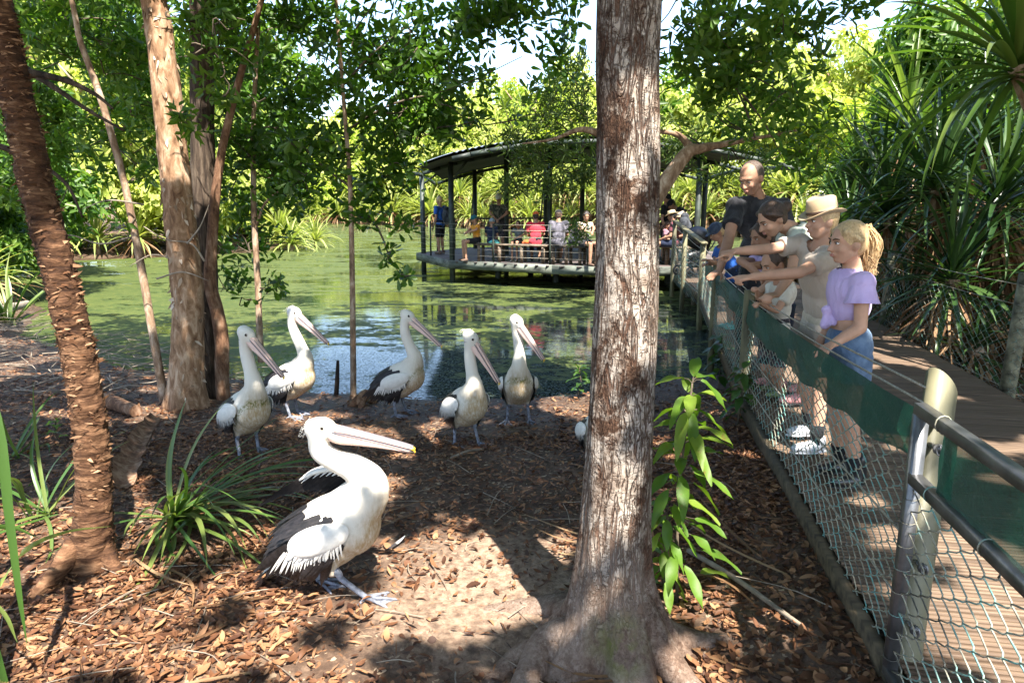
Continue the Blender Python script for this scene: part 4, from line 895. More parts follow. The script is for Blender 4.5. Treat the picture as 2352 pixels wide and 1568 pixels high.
# ---- strap leaves
def blade(L, W, e0, bend, n=12, keel=.35, tip=.12, twist=0.0, wave=0.0):
    """a keeled strap leaf from the origin along +x, starting at elevation e0 and bending down"""
    s = np.linspace(0, 1, n); ang = e0-bend*s**1.5; dx = np.cos(ang)*L/(n-1); dz = np.sin(ang)*L/(n-1)
    x = np.concatenate([[0], np.cumsum(dx[:-1])]); z = np.concatenate([[0], np.cumsum(dz[:-1])])
    w = W*.5*np.minimum(1, (1-s)/tip*.35+.0)**.6; w = W*.5*np.clip((1-s**3.2), 0.02, 1)*(.75+.25*np.minimum(1, s*6))
    nx, nz = -np.sin(ang), np.cos(ang); y = wave*np.sin(s*3)
    tw = twist*s
    cl = np.stack([x, y, z], -1)
    def side(sg):
        ly = sg*w*np.cos(tw); lz = w*keel+sg*w*np.sin(tw)
        return cl+np.stack([nx*lz, ly, nz*lz], -1)
    v = np.stack([side(-1), cl, side(1)], 1).reshape(-1, 3); k = np.arange(n-1)[:, None]*3
    q = np.concatenate([k+np.array([[0, 3, 4, 1]]), k+np.array([[1, 4, 5, 2]])]); return v, q
def xf(v, loc, az, sc=1.0):
    c, s = math.cos(az), math.sin(az); return v*sc @ np.array([[c, s, 0], [-s, c, 0], [0, 0, 1]])+np.asarray(loc)
def tuft_mesh(name, mat, n, L, W, seed, emin=-.1, emax=1.45, bend=1.6):
    rg = np.random.default_rng(seed); mb = MB()
    for k in range(n):
        f = (k+.5)/n; e = emax+(emin-emax)*f; v, q = blade(L*rg.uniform(.7, 1.1), W, e, bend*rg.uniform(.6, 1.2)*(.5+f*.6), 8, .3)
        mb.add(xf(v, (0, 0, 0), k*2.4+rg.uniform(-.2, .2)), q)
    me = mb.mesh(name); me.materials.append(mat); return me
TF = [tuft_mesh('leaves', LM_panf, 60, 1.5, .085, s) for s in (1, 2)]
TFd = tuft_mesh('leaves', LM_dead, 40, 1.3, .07, 3, -1.2, .1, 1.0)
stem = MB(); stem.tube([(0, 0, -1.2), (.03, 0, -.6), (0, 0, 0)], (.09, .08, .06), 7); STM = stem.mesh('stem'); STM.materials.append(M_sap)
def far_pandanus(x, y, z, s, lab, grp, dead=True):
    th = thing('pandanus', lab, 'pandanus', (x, y, z), R.uniform(0, 6), grp)
    for nm, me in (('leaves', R.choice(TF)), ('dead_leaves', TFd), ('stem', STM)):
        if nm == 'dead_leaves' and not dead: continue
        o = bpy.data.objects.new(nm, me); COL.objects.link(o); o.parent = th; o.scale = (s, s, s); o.rotation_euler = (0, 0, R.uniform(0, 6))
        if nm != 'stem': o['kind'] = 'stuff'
    return th
for k, (x, y) in enumerate(line([(-4, 61.5), (0, 58.5), (3, 56), (8, 51), (12, 47.5), (16, 44), (19, 37), (21, 31)], 40)):
    for r in range(2):
        s = R.uniform(1.2, 2.0)
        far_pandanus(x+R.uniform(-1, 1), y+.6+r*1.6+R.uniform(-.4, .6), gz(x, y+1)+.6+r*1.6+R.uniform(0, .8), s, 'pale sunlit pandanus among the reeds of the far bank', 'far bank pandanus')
for x, y, s in ((-10.1, 31.5, 1.2), (-10.9, 32.5, 1.5), (-9.6, 33.6, 1.1), (-11.6, 35, 1.6), (-12.3, 37.5, 1.8), (-13.5, 29, 1.3), (-16.5, 27.4, 1.2)):
    far_pandanus(x, y, gz(x, y)+.45*s, s, 'spiky pale pandanus tuft on the point of the left bank', 'pandanus on the left point', False)
for x, y, s in ((-18.2, 26.8, 1.5), (-21, 26.2, 1.6), (-10.6, 13.6, .9), (-15, 27.6, 1.2)):
    far_pandanus(x, y, gz(x, y)+.5*s, s, 'pandanus tuft under the trees of the left bank', 'pandanus under the left bank trees')
for k, (x, y) in enumerate(line([(-23, 79), (-12, 69), (-4, 61.5)], 16)):
    far_pandanus(x+R.uniform(-1, 1), y+1+R.uniform(-.4, 1), gz(x, y+1)+1.0, R.uniform(1.6, 2.6), 'pale pandanus at the head of the pond far beyond the thin saplings', 'pandanus at the pond head')
for k, (x, y) in enumerate(((-24, 70), (-22, 60), (-19, 52), (-16, 46), (-13.5, 41.5), (-27, 78), (-14.5, 84), (-20, 88), (-8, 76))):
    far_tree(x-1, y, R.uniform(4, 7), R.uniform(3.2, 4.5), k, 'rounded bush closing the head of the pond', 'bushes at the pond head', CM, .02)
# reeds right behind the pandanus heads / shelter right side
for x, y, s in ((9, 19.5, 1.3), (7.2, 17.6, 1.1), (10.5, 21, 1.5), (12.5, 21.5, 1.6), (8.0, 16.6, 1.2)):
    far_pandanus(x, y, gz(x, y)+.7*s, s, 'bright pandanus at the water behind the man in black', 'pandanus behind the man')

# ---- dark pandanus thicket on the right
PB = []
rgp = np.random.default_rng(21)
for k in range(14):
    f = k/13; v, q = blade(1.45*rgp.uniform(.85, 1.1), .062, 1.42-1.75*f, (.45+1.0*f)*rgp.uniform(.8, 1.2), 12, .45, twist=rgp.uniform(-.5, .5), wave=rgp.uniform(-.06, .06))
    me = np_mesh('leaf', v, q); me.materials.append(LM_pan); PB.append(me)
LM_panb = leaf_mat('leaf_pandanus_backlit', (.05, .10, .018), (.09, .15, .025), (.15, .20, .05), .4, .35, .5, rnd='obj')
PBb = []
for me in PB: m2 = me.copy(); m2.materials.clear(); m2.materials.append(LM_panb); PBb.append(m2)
def pandanus(head, base, n, s, lab, meshes=PB, dead=90, dl=1.3, seed=0):
    rg = np.random.default_rng(seed+300); head = np.asarray(head, float); base = np.asarray(base, float)
    th = thing('pandanus', lab, 'pandanus', base, 0)
    mb = MB(); c = spline([base-V(0, 0, .2), base*.6+head*.4+V(.06, .03, 0), head], 14); mb.tube(c, np.linspace(.10, .075, 14), 10); mb.build('trunk', M_sap, th)
    for k in range(n):
        f = ((k+.5)/n)**.85; j = min(13, int(f*14)); o = bpy.data.objects.new('leaf', meshes[j]); COL.objects.link(o); o.parent = th
        o.location = head-base+V(0, 0, .10*(1-f)-.12*f); sc_ = s*rg.uniform(.8, 1.15); o.scale = (sc_, sc_, sc_)
        o.rotation_euler = (rg.normal(0, .1), rg.normal(0, .12), k*2.39996+rg.normal(0, .12))
    if dead:
        mb = MB()
        for k in range(dead):
            L = dl*rg.uniform(.6, 1.15); v, q = blade(L, .045*rg.uniform(.5, 1.1), rg.uniform(-1.5, -.55), rg.uniform(.1, .6), 8, .25, twist=rg.uniform(-2, 2), wave=rg.uniform(-.15, .15))
            f = rg.random()**1.6; p = head+(base-head)*f*.75; mb.add(xf(v, p-V(0, 0, .05), rg.uniform(0, 6.28)), q)
        o = mb.build('dead_leaves', LM_dead, th); o['kind'] = 'stuff'
    return th
def pd(px, py, d, bx=0, by=0): h = at_d(px, py, d); return h, V(h[0]+bx, h[1]+by, gz(h[0]+bx, h[1]+by))
pandanus(*pd(2040, 500, 9.9, .2), 96, 1.05, 'dark pandanus with upswept leaves just right of the tan hat', dead=60, dl=1.0, seed=1)
pandanus(*pd(2188, 640, 7.6, .1), 80, .85, 'upright pandanus head low over the right hand fence wire', dead=200, dl=1.0, seed=2)
pandanus(*pd(2150, 430, 9.0, .2), 96, 1.05, 'tall dark pandanus in the middle of the thicket', dead=80, dl=1.3, seed=3)
pandanus(*pd(2290, 470, 8.0, .2), 90, .95, 'pandanus with a long brown skirt beside the mottled post', dead=240, dl=1.3, seed=4)
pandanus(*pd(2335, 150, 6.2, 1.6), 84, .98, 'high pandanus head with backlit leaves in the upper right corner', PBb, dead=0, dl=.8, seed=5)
pandanus(*pd(1950, 540, 12.2, .3), 80, 1.0, 'dusky pandanus behind the man in black', dead=50, seed=6)
pandanus(*pd(2240, 800, 7.2, .1), 50, .6, 'small pandanus sprouting at the foot of the thicket', dead=70, dl=.7, seed=7)
pandanus(*pd(2085, 740, 9.2, .2), 60, .8, 'low pandanus at the boardwalk edge behind the fair haired girl', dead=200, dl=1.0, seed=8)
pandanus(*pd(2460, 620, 7.4, .2), 60, .9, 'pandanus half out of view behind the mottled post', dead=100, dl=1.3, seed=9)
pandanus(*pd(2090, 300, 12.5, .3), 80, 1.2, 'pandanus raised above the others at the back of the thicket', PBb, dead=40, dl=1.3, seed=10)
pandanus(*pd(2250, 330, 10.5, .3), 80, 1.1, 'tall pandanus between the backlit head and the back of the thicket', dead=50, dl=1.3, seed=11)
pandanus(*pd(1975, 420, 13.5, .3), 80, 1.1, 'far pandanus rising left of the thicket', dead=30, dl=1.2, seed=12)

# ============================================================ NEAR PLANTS
def strap_plant(lab, base, n, Lr, W, seed, spread=(0, 6.28), e=(.1, 1.3), bend=(.6, 1.7), extra=()):
    rg = np.random.default_rng(seed+900); th = thing('strap_leaf_plant', lab, 'plant', base)
    for k in range(n):
        L = rg.uniform(*Lr); el = rg.uniform(*e); v, q = blade(L, W*rg.uniform(.7, 1.15), el, rg.uniform(*bend), 12, .28, twist=rg.uniform(-.8, .8), wave=rg.uniform(-.1, .1))
        v = xf(v, (rg.normal(0, .03), rg.normal(0, .03), .01), rg.uniform(*spread))
        w = v+np.asarray(base); w[:, 2] = np.maximum(w[:, 2], ground_z(w[:, 0], w[:, 1])+.012)
        o = place('leaf', np_mesh('leaf', w-np.asarray(base), q), LM_strap, th, True)
    for (L, az, el, be, w) in extra:
        v, q = blade(L, w, el, be, 14, .28, wave=.05); v = xf(v, (0, 0, .01), az); ww = v+np.asarray(base); ww[:, 2] = np.maximum(ww[:, 2], ground_z(ww[:, 0], ww[:, 1])+.012)
        place('leaf', np_mesh('leaf', ww-np.asarray(base), q), LM_strap, th, True)
    return th
def onz0(px, py, z=0): p = on_z(px, py, z); return V(p[0], p[1], gz(p[0], p[1]))
strap_plant('sprawling green strap leaf plant at the foot of the ragged leaning trunk', onz0(400, 1200), 52, (.5, 1.05), .026, 1, (-1.6, 1.3), (.05, .95), (.5, 1.5),
            [(.95, -.75, .55, 1.1, .036), (.9, -.95, .5, 1.1, .034), (.85, -.45, .5, 1.0, .034), (.8, -1.3, .6, 1.2, .03), (.7, 1.35, 1.35, .25, .03), (.62, 1.6, 1.25, .3, .03), (.75, 1.0, 1.15, .5, .03), (.6, 3.6, .5, .9, .03), (.7, 4.2, .5, 1.0, .028), (.95, .15, .55, 1.0, .03), (.9, .45, .5, .9, .03), (1.0, -.2, .5, .9, .03)])
strap_plant('strap leaf plant half hidden behind the ragged leaning trunk', onz0(110, 1190), 16, (.5, .85), .028, 2, (0, 6.28), (.2, 1.35), (.5, 1.5))
def ribbon(name, pts, W, mat, parent, n=18, keel=.25):
    c = spline(pts, n); tg = nrm(np.gradient(c, axis=0)); sd = nrm(np.cross(tg, V(0, 1, .2))); up = np.cross(sd, tg); f = np.linspace(0, 1, n); w = (W*.5*np.clip(1-f**4, .03, 1))[:, None]
    v = np.stack([c-sd*w+up*w*keel, c, c+sd*w+up*w*keel], 1).reshape(-1, 3); k = np.arange(n-1)[:, None]*3
    return place(name, np_mesh(name, v, np.concatenate([k+np.array([[0, 3, 4, 1]]), k+np.array([[1, 4, 5, 2]])])), mat, parent)
lp = thing('strap_leaf_plant', 'long bladed plant hanging down into the left edge close by', 'plant', (-1.95, 2.3, 0))
for pts, W in (([(-1.95, 2.3, 0), at_d(-160, 900, 2.3), at_d(-60, 850, 2.3), at_d(-5, 990, 2.28), at_d(18, 1180, 2.26), at_d(42, 1360, 2.25), at_d(62, 1480, 2.25)], .045), ([(-1.95, 2.3, 0), at_d(-120, 1500, 2.3), at_d(-10, 1350, 2.5), at_d(60, 1262, 2.7), at_d(150, 1222, 2.8), at_d(255, 1208, 2.9)], .026),
               ([(-1.95, 2.3, 0), at_d(-100, 1330, 2.3), at_d(0, 1400, 2.2), at_d(40, 1475, 2.2)], .03), ([(-1.95, 2.3, 0), at_d(-90, 1250, 2.4), at_d(10, 1210, 2.5), at_d(90, 1235, 2.5)], .03), ([(-1.95, 2.3, 0), at_d(-80, 1150, 2.5), at_d(30, 1100, 2.7), at_d(60, 1160, 2.8)], .03)):
    ribbon('leaf', pts, W, LM_strap, lp)
strap_plant('low strap leaf tuft behind the left trunk by the litter', onz0(40, 1040), 12, (.4, .7), .022, 4, (0, 6.28), (.1, 1.1), (.5, 1.3))
# palm like tuft on the left shore
lpp = strap_plant('fan of stiff narrow leaves at the left pond edge beside a fallen log', onz0(20, 720), 26, (.9, 1.6), .05, 5, (0, 6.28), (.2, 1.4), (.2, .9))
# leafy saplings with big leaves
def leafy(lab, base, top, n, L, W, seed, stem_r=.006, hang=.25, shape='lance', mat=LM_big, spread=.9):
    rg = np.random.default_rng(seed+40); base = np.asarray(base, float); top = np.asarray(top, float); th = thing('leafy_sapling', lab, 'sapling', base)
    c = spline([base-V(0, 0, .03), (base+top)/2+rg.normal(0, .02, 3), top], 16); mb = MB(); mb.tube(c, np.linspace(stem_r*1.3, stem_r*.6, 16), 7); mb.build('stem', M_twig, th)
    H_ = np.linalg.norm(top-base)
    for k in range(n):
        f = ((k+.6)/n)**.8; p = c[min(15, int(.12*16+f*.88*15.9))]; az = k*2.4+rg.normal(0, .25); out = V(math.cos(az), math.sin(az), 0)
        pet = p+out*rg.uniform(.02, .10)*(1.2-f*.7)*H_+V(0, 0, .02)
        D = nrm(out*spread+V(0, 0, rg.normal(-hang, .35)+(.5 if f > .93 else 0))); Ls = L*rg.uniform(.7, 1.15); S = nrm(np.cross(D, (0, 0, 1.)))
        if not np.isfinite(S).all(): S = V(1, 0, 0)
        U = np.cross(S, D); v = []; m = 8
        for i in range(m+1):
            t = i/m; w = W*.5*(math.sin(PI*min(1, t**.8))**.8 if t < 1 else 0)+.0006; cc = pet+D*Ls*t-V(0, 0, 1)*Ls*(.35*t*t); wv = .006*math.sin(t*9+k)
            v += [cc-S*w+U*(w*.35+wv), cc, cc+S*w+U*(w*.35-wv)]
        kk = np.arange(m)[:, None]*3; q = np.concatenate([kk+np.array([[0, 3, 4, 1]]), kk+np.array([[1, 4, 5, 2]])])
        place('leaf', np_mesh('leaf', v, q), mat, th)
        mb = MB(); mb.tube([p, (p+pet)/2+V(0, 0, .008), pet], .0022, 5, False); place('leaf_stalk', mb.mesh('leaf_stalk'), M_twig, th)
    return th
bs = onz0(1555, 1390); ts = at_d(1590, 880, bs[1])
leafy('fresh green sapling with long drooping leaves right beside the thick trunk', bs, ts, 54, .165, .052, 1, .007, .30)
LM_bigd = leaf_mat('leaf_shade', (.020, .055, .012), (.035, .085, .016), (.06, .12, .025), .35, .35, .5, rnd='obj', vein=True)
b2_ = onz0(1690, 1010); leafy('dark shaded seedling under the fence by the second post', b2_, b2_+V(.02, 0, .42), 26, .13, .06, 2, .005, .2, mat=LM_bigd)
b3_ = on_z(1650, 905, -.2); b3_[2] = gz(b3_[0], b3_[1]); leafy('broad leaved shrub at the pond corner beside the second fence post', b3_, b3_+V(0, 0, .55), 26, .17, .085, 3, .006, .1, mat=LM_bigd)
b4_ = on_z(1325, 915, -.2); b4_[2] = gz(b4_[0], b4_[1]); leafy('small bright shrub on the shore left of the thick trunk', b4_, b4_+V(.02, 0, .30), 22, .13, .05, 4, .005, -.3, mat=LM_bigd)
b5_ = onz0(133, 1000); leafy('tiny light green seedling in the litter behind the left trunk', b5_, b5_+V(0, 0, .16), 9, .075, .034, 5, .003, -.4)
b6_ = onz0(1570, 1270); leafy('leafy shoot low against the right side of the thick trunk', onz0(1535, 1400), onz0(1535, 1400)+V(-.03, -.02, .48), 20, .13, .045, 6, .005, .4)

# ============================================================ LITTER
def litter(name, n, region, L, W, seed, mat, curl=.25, lift=.012, dens=None, parent=None):
    rg = np.random.default_rng(seed); x0, x1, y0, y1 = region; x = rg.uniform(x0, x1, n*2); y = y0+(y1-y0)*rg.random(n*2)**1.25
    k = pond_sd(x, y) < -.08
    k &= ~((x > np.interp(y, FL[:, 0], FL[:, 1])+.0) & (x < np.interp(y, FL[:, 0], FL[:, 1])+BW+.1))
    bare = fbm(np.stack([x*.9, y*.9, 0*x+2], -1), 2)
    pr = np.where((x > -.9) & (x < .7) & (y > 2.35) & (y < 5), .32, 1.0)*np.where(np.hypot(x+.05, y-2.95) < .5, .4, 1)*np.where(bare > .6, .45, 1)
    k &= rg.random(n*2) < pr
    x, y = x[k][:n], y[k][:n]; m = len(x); z = ground_z(x, y)+rg.uniform(.002, lift, m)
    az = rg.uniform(0, 6.28, m); tilt = rg.normal(0, .22, m); roll = rg.normal(0, .3, m)
    D = np.stack([np.cos(az)*np.cos(tilt), np.sin(az)*np.cos(tilt), np.sin(tilt)], -1); S = np.stack([-np.sin(az), np.cos(az), 0*az], -1)
    Nn = np.cross(D, S); S2 = S*np.cos(roll)[:, None]+Nn*np.sin(roll)[:, None]; N2 = np.cross(D, S2)
    Ls = L*rg.uniform(.45, 1.2, m); Ws = W*rg.uniform(.55, 1.2, m); C = rg.normal(0, curl, m); cu2 = np.abs(rg.normal(0, .35, m))
    P = np.stack([x, y, z], -1)-D*(Ls*.5)[:, None]; vs = []
    for t, w in ((0, .06), (.25, .8), (.55, 1.0), (.82, .6), (1, .03)):
        c = P+D*(Ls*t)[:, None]+N2*(Ls*C*(t-.5)**2*2+.006)[:, None]; hw = (Ws*.5*w)[:, None]
        vs += [c-S2*hw+N2*hw*cu2[:, None], c, c+S2*hw+N2*hw*cu2[:, None]]
    v = np.stack(vs, 1).reshape(-1, 3); v[:, 2] = np.maximum(v[:, 2], np.repeat(ground_z(x, y), 15)-.004)
    k = np.arange(m)[:, None]*15; q = []
    for i in range(4): q += [k+np.array([[i*3, i*3+3, i*3+4, i*3+1]]), k+np.array([[i*3+1, i*3+4, i*3+5, i*3+2]])]
    return v, np.concatenate(q), m
M_lit = leaf_mat('leaf_litter', (.038, .016, .009), (.12, .050, .022), (.32, .17, .085), .12, .6, .3, (1.5, .9, .5))
M_lit2 = leaf_mat('leaf_litter_single', (.06, .024, .012), (.18, .075, .032), (.36, .20, .095), .12, .6, .3, (1.5, .9, .5), rnd='obj')
geos = []
for n, rgn, L, W, sd in ((21000, (-4.5, 2.2, 1.1, 5.5), .056, .020, 1), (9000, (-5.5, 2.6, 3.0, 8.2), .062, .021, 2), (3500, (.4, 2.1, 1.3, 6.5), .07, .026, 3), (5000, (-12, -3, 4, 13), .07, .03, 4), (2500, (3.6, 9, 2, 12), .09, .03, 5), (16000, (-3.8, 2.0, 1.1, 4.6), .026, .008, 7), (1500, (-2.8, 1.6, 1.2, 3.6), .088, .034, 8), (6000, (-3.8, 2.0, 1.1, 4.6), .036, .020, 9), (3000, (-4.5, 2.0, 1.1, 6.5), .10, .010, 10)):
    v, q, m = litter('x', n, rgn, L, W, sd, None); geos.append((v, q))
o = foliage('leaf_litter', M_lit, None, geos); tag(o, 'brown fallen leaves strewn thickly over the bank', kind='stuff')
v, q, m = litter('x', 300, (-2.4, 1.5, 1.9, 3.3), .066, .025, 8, None, lift=.02)
for k in range(m):
    vv = v[k*15:k*15+15]; place('fallen_leaf', np_mesh('fallen_leaf', vv+V(0, 0, .006), [(i*3+a, i*3+3+a, i*3+4+a, i*3+1+a) for i in range(4) for a in (0, 1)]), M_lit2, ground)
# leaves and dead straps on the boardwalk edge, sticks and bark
mb = MB(); rg = np.random.default_rng(31)
for k in range(420):
    x = rg.uniform(-9.5, -2.6); y = rg.uniform(6.6, 11.5); sd = float(pond_sd(np.array([x]), np.array([y]))[0])
    if sd > .9 or sd < -2.4: continue
    z = max(gz(x, y), -.3)+rg.uniform(0, .12); a = rg.normal(.2, .7); L = rg.uniform(.25, 1.1); d = V(math.cos(a), math.sin(a)*.6, rg.normal(0, .10)); p = V(x, y, z)
    mb.tube(spline([p, p+d*L*.5+rg.normal(0, .05, 3), p+d*L], 7), np.linspace(rg.uniform(.004, .010), .002, 7), 5, False)
tag(mb.build('brushwood', M_twigl), 'tangle of dry grey twigs along the left waterline', kind='stuff')
mb = MB(); rg = np.random.default_rng(32)
for k in range(170):
    x = rg.uniform(-3, 2.0); y = rg.uniform(1.3, 6.2); a = rg.uniform(0, 6.28); L = rg.uniform(.1, .5); z = gz(x, y)+.012
    if x > fx(y)-.05: continue
    mb.tube(spline([V(x, y, z), V(x+math.cos(a)*L*.5+rg.normal(0, .02), y+math.sin(a)*L*.5, z+.012), V(x+math.cos(a)*L, y+math.sin(a)*L, z)], 6), np.linspace(.0035, .0015, 6), 4, False)
tag(mb.build('twigs', M_twigl), 'thin dry twigs scattered through the litter', kind='stuff')
mb = MB()
for k in range(60):
    x = rg.uniform(-2.2, 1.7); y = rg.uniform(1.5, 3.6); z = gz(x, y)+.012
    if x > fx(y)-.1 or (-.8 < x < .5 and y > 2.3): continue
    v, q = blade(rg.uniform(.3, .8), .018, rg.uniform(-.02, .12), rg.uniform(-.1, .2), 8, .2, wave=rg.uniform(-.15, .15)); v = xf(v, (x, y, z), rg.uniform(0, 6.28)); v[:, 2] = np.maximum(v[:, 2], ground_z(v[:, 0], v[:, 1])+.014); mb.add(v, q)
tag(mb.build('dead_straps', LM_dead), 'dry tan strap leaves lying across the litter', kind='stuff')
def log(lab, a, b, r, mat, name='log', cat='log'):
    a = np.asarray(a, float); b = np.asarray(b, float); c = spline([a, (a*.6+b*.4)+V(0, .02, .01), b], 40); v, q = trunk_mesh(np.array([a, (a+b)/2+V(0, .02, .01), b]), np.array([r*1.05, r, r*.8]), 60, 22, .12, 6, 5)
    mb = MB(); mb.add(v, q); n = 22
    mb.add(np.vstack([v[-n:], b]), [], [(k, (k+1) % n, n) for k in range(n)]); mb.add(np.vstack([v[:n], a]), [], [((k+1) % n, k, n) for k in range(n)])
    th = tag(mb.build(name, mat), lab, cat); return th
def L0(px, py, z=0, dz=.0): p = on_z(px, py, z); return V(p[0], p[1], gz(p[0], p[1])+dz)
log('short hollow log lying between the left trunk and the paperbark', L0(205, 905, -.05, .05), L0(312, 940, -.05, .05), .07, M_redb)
log('grey log lying in the palm tuft at the left edge', L0(-60, 770, -.2, .25), L0(66, 722, -.25, .2), .08, M_twigl)
log('slender pale branch lying under the leafy sapling', L0(1580, 1290, 0, .03), L0(1830, 1540, 0, .02), .012, M_twigl, 'fallen_branch', 'branch')
log('thin crooked stick on the mud in front of the two right pelicans', L0(1036, 1062, -.1, .012), L0(1110, 1040, -.1, .012), .010, M_twigl, 'stick', 'stick')
# curled slab of bark leaning by the left trunk
mb = MB(); a = L0(275, 1130, 0, .02); b = L0(362, 985, -.05, .16); n = 14; vs = []
for i in range(n+1):
    f = i/n; c = a+(b-a)*f+V(0, 0, .05*math.sin(f*PI)); w = .10*(1-f*.55)*(1+.18*math.sin(i*2.7))
    for j in range(7):
        g = (j/6-.5)*2; vs.append(c+V(w*g*.75, .35*w*g, .35*w*g*g-.03*g))
vs = np.array(vs); i = np.arange(n)[:, None]*7; j = np.arange(6)[None]; mb.add(vs, np.stack([i+j, i+j+1, i+8+j, i+7+j], -1).reshape(-1, 4)); mb.add(vs-V(0, 0, .014), np.stack([i+j, i+7+j, i+8+j, i+j+1], -1).reshape(-1, 4))
tag(mb.build('bark_slab', M_redb), 'curled slab of bark propped beside the ragged leaning trunk', 'bark')
# knobbly root beside the thin shore sapling
mb = MB(); c = L0(835, 930, -.2, .02); mb.chain([c+V(.10, .06, -.02), c+V(.02, .02, .07), c+V(-.05, -.03, .03), c+V(-.14, -.10, -.05)], [.035, .06, .05, .03]); mb.chain([c+V(0, 0, .05), c+V(.0, -.14, -.02)], [.05, .03])
tag(mb.remesh('root_knob', M_redb, vox=.015), 'knobbly root lump beside the thin shore sapling', 'root')
# a fallen feather
def feather(L, W, n=10):
    s = np.linspace(0, 1, n); w = W*.5*np.sin(PI*np.clip(s*.9+.06, 0, 1))**.6; y = .03*s*s; v = np.stack([np.stack([s*L, y-w, .006+0*s], -1), np.stack([s*L, y, .010+0*s], -1), np.stack([s*L, y+w, .006+0*s], -1)], 1).reshape(-1, 3)
    k = np.arange(n-1)[:, None]*3; return v, np.concatenate([k+np.array([[0, 3, 4, 1]]), k+np.array([[1, 4, 5, 2]])])
t = NT('feather_two_tone'); x = t.n('SeparateXYZ'); t.set(x, 0, t.n('TexCoord').outputs['Object']); M_fth = t.done(t.prin(t.ramp(t.math('MULTIPLY', x.outputs[0], 6.0), [(.45, (.03, .025, .025)), (.6, (.7, .68, .65))]), .6))
v, q = feather(.16, .022); o = place('feather', np_mesh('feather', v, q), M_fth); p = L0(885, 1268, 0, .008); o.location = p; o.rotation_euler = (0, -.08, .85); tag(o, 'dropped dark and white feather on the dirt right of the nearest pelican', 'feather')
# ============================================================ PELICANS
t = NT('pelican_plumage')
at_ = t.n('Attribute', attribute_name='stain_bounce'); co = t.coords((1, 1, 1)); nz = t.noise(t.coords((30, 30, 9)), 2.5, 5, .7)
sep = t.n('SeparateColor'); t.set(sep, 0, at_.outputs['Color'])
c = t.mix(t.math('MULTIPLY', sep.outputs[0], t.ramp(nz, [(.3, .25), (.6, 1)])), (.64, .59, .51), (.36, .25, .13))
c = t.mix(t.math('MULTIPLY', sep.outputs[1], t.ramp(t.noise(t.coords((1, 1, 1)), 60, 4, .8), [(.45, 0), (.58, 1)])), c, (.13, .12, .02))
c = t.mix(sep.outputs[2], c, (.55, .53, .52))
M_plum = t.done(t.prin(c, .8, t.bump(t.noise(t.coords((1, 1, 1)), 70, 5, .7), .35, .006), .2))
M_white = plain('white_feather', (.66, .62, .56), .75, nscale=30, namt=.06, bump=.3, bscale=120, coords=(1, 4, 1))
M_black = plain('black_feather', (.016, .013, .013), .5, nscale=30, namt=.4, bump=.4, bscale=120, coords=(1, 4, 1))
M_bill = plain('bill_pink', (.70, .48, .40), .45, nscale=12, namt=.12, spec=.4)
M_pouch = plain('pouch_pink', (.72, .50, .42), .5, nscale=8, namt=.10, spec=.4, bump=.3, bscale=60)
M_billg = plain('bill_stripe', (.12, .11, .13), .5)
M_tip = plain('bill_tip_yellow', (.65, .42, .04), .5)
M_leg = plain('pelican_leg', (.20, .21, .25), .6, nscale=40, namt=.3, bump=.6, bscale=90)
M_eye = plain('bird_eye', (.012, .008, .006), .1)
M_ring = plain('eye_ring', (.72, .62, .36), .5)
M_ringd = plain('eye_ring_dark', (.16, .12, .10), .5)
def feather_strip(mb, root, d, nrml, L, W, curve=.12, n=6, side=0.0):
    root = np.asarray(root, float); d = nrm(d); s_ = nrm(np.cross(d, nrml)); u = np.cross(s_, d)
    t = np.linspace(0, 1, n); w = W*.5*np.clip(np.minimum(.55+t*2.2, 1)*(1-t**4), .02, 1)
    c = root+d*L*t[:, None]-u*(L*curve*t*t)[:, None]+s_*(side*L*t*t)[:, None]
    v = np.stack([c-s_*w[:, None]-u*(.15*w)[:, None], c, c+s_*w[:, None]-u*(.15*w)[:, None]], 1).reshape(-1, 3)
    k = np.arange(n-1)[:, None]*3; mb.add(v, np.concatenate([k+np.array([[0, 3, 4, 1]]), k+np.array([[1, 4, 5, 2]])]))
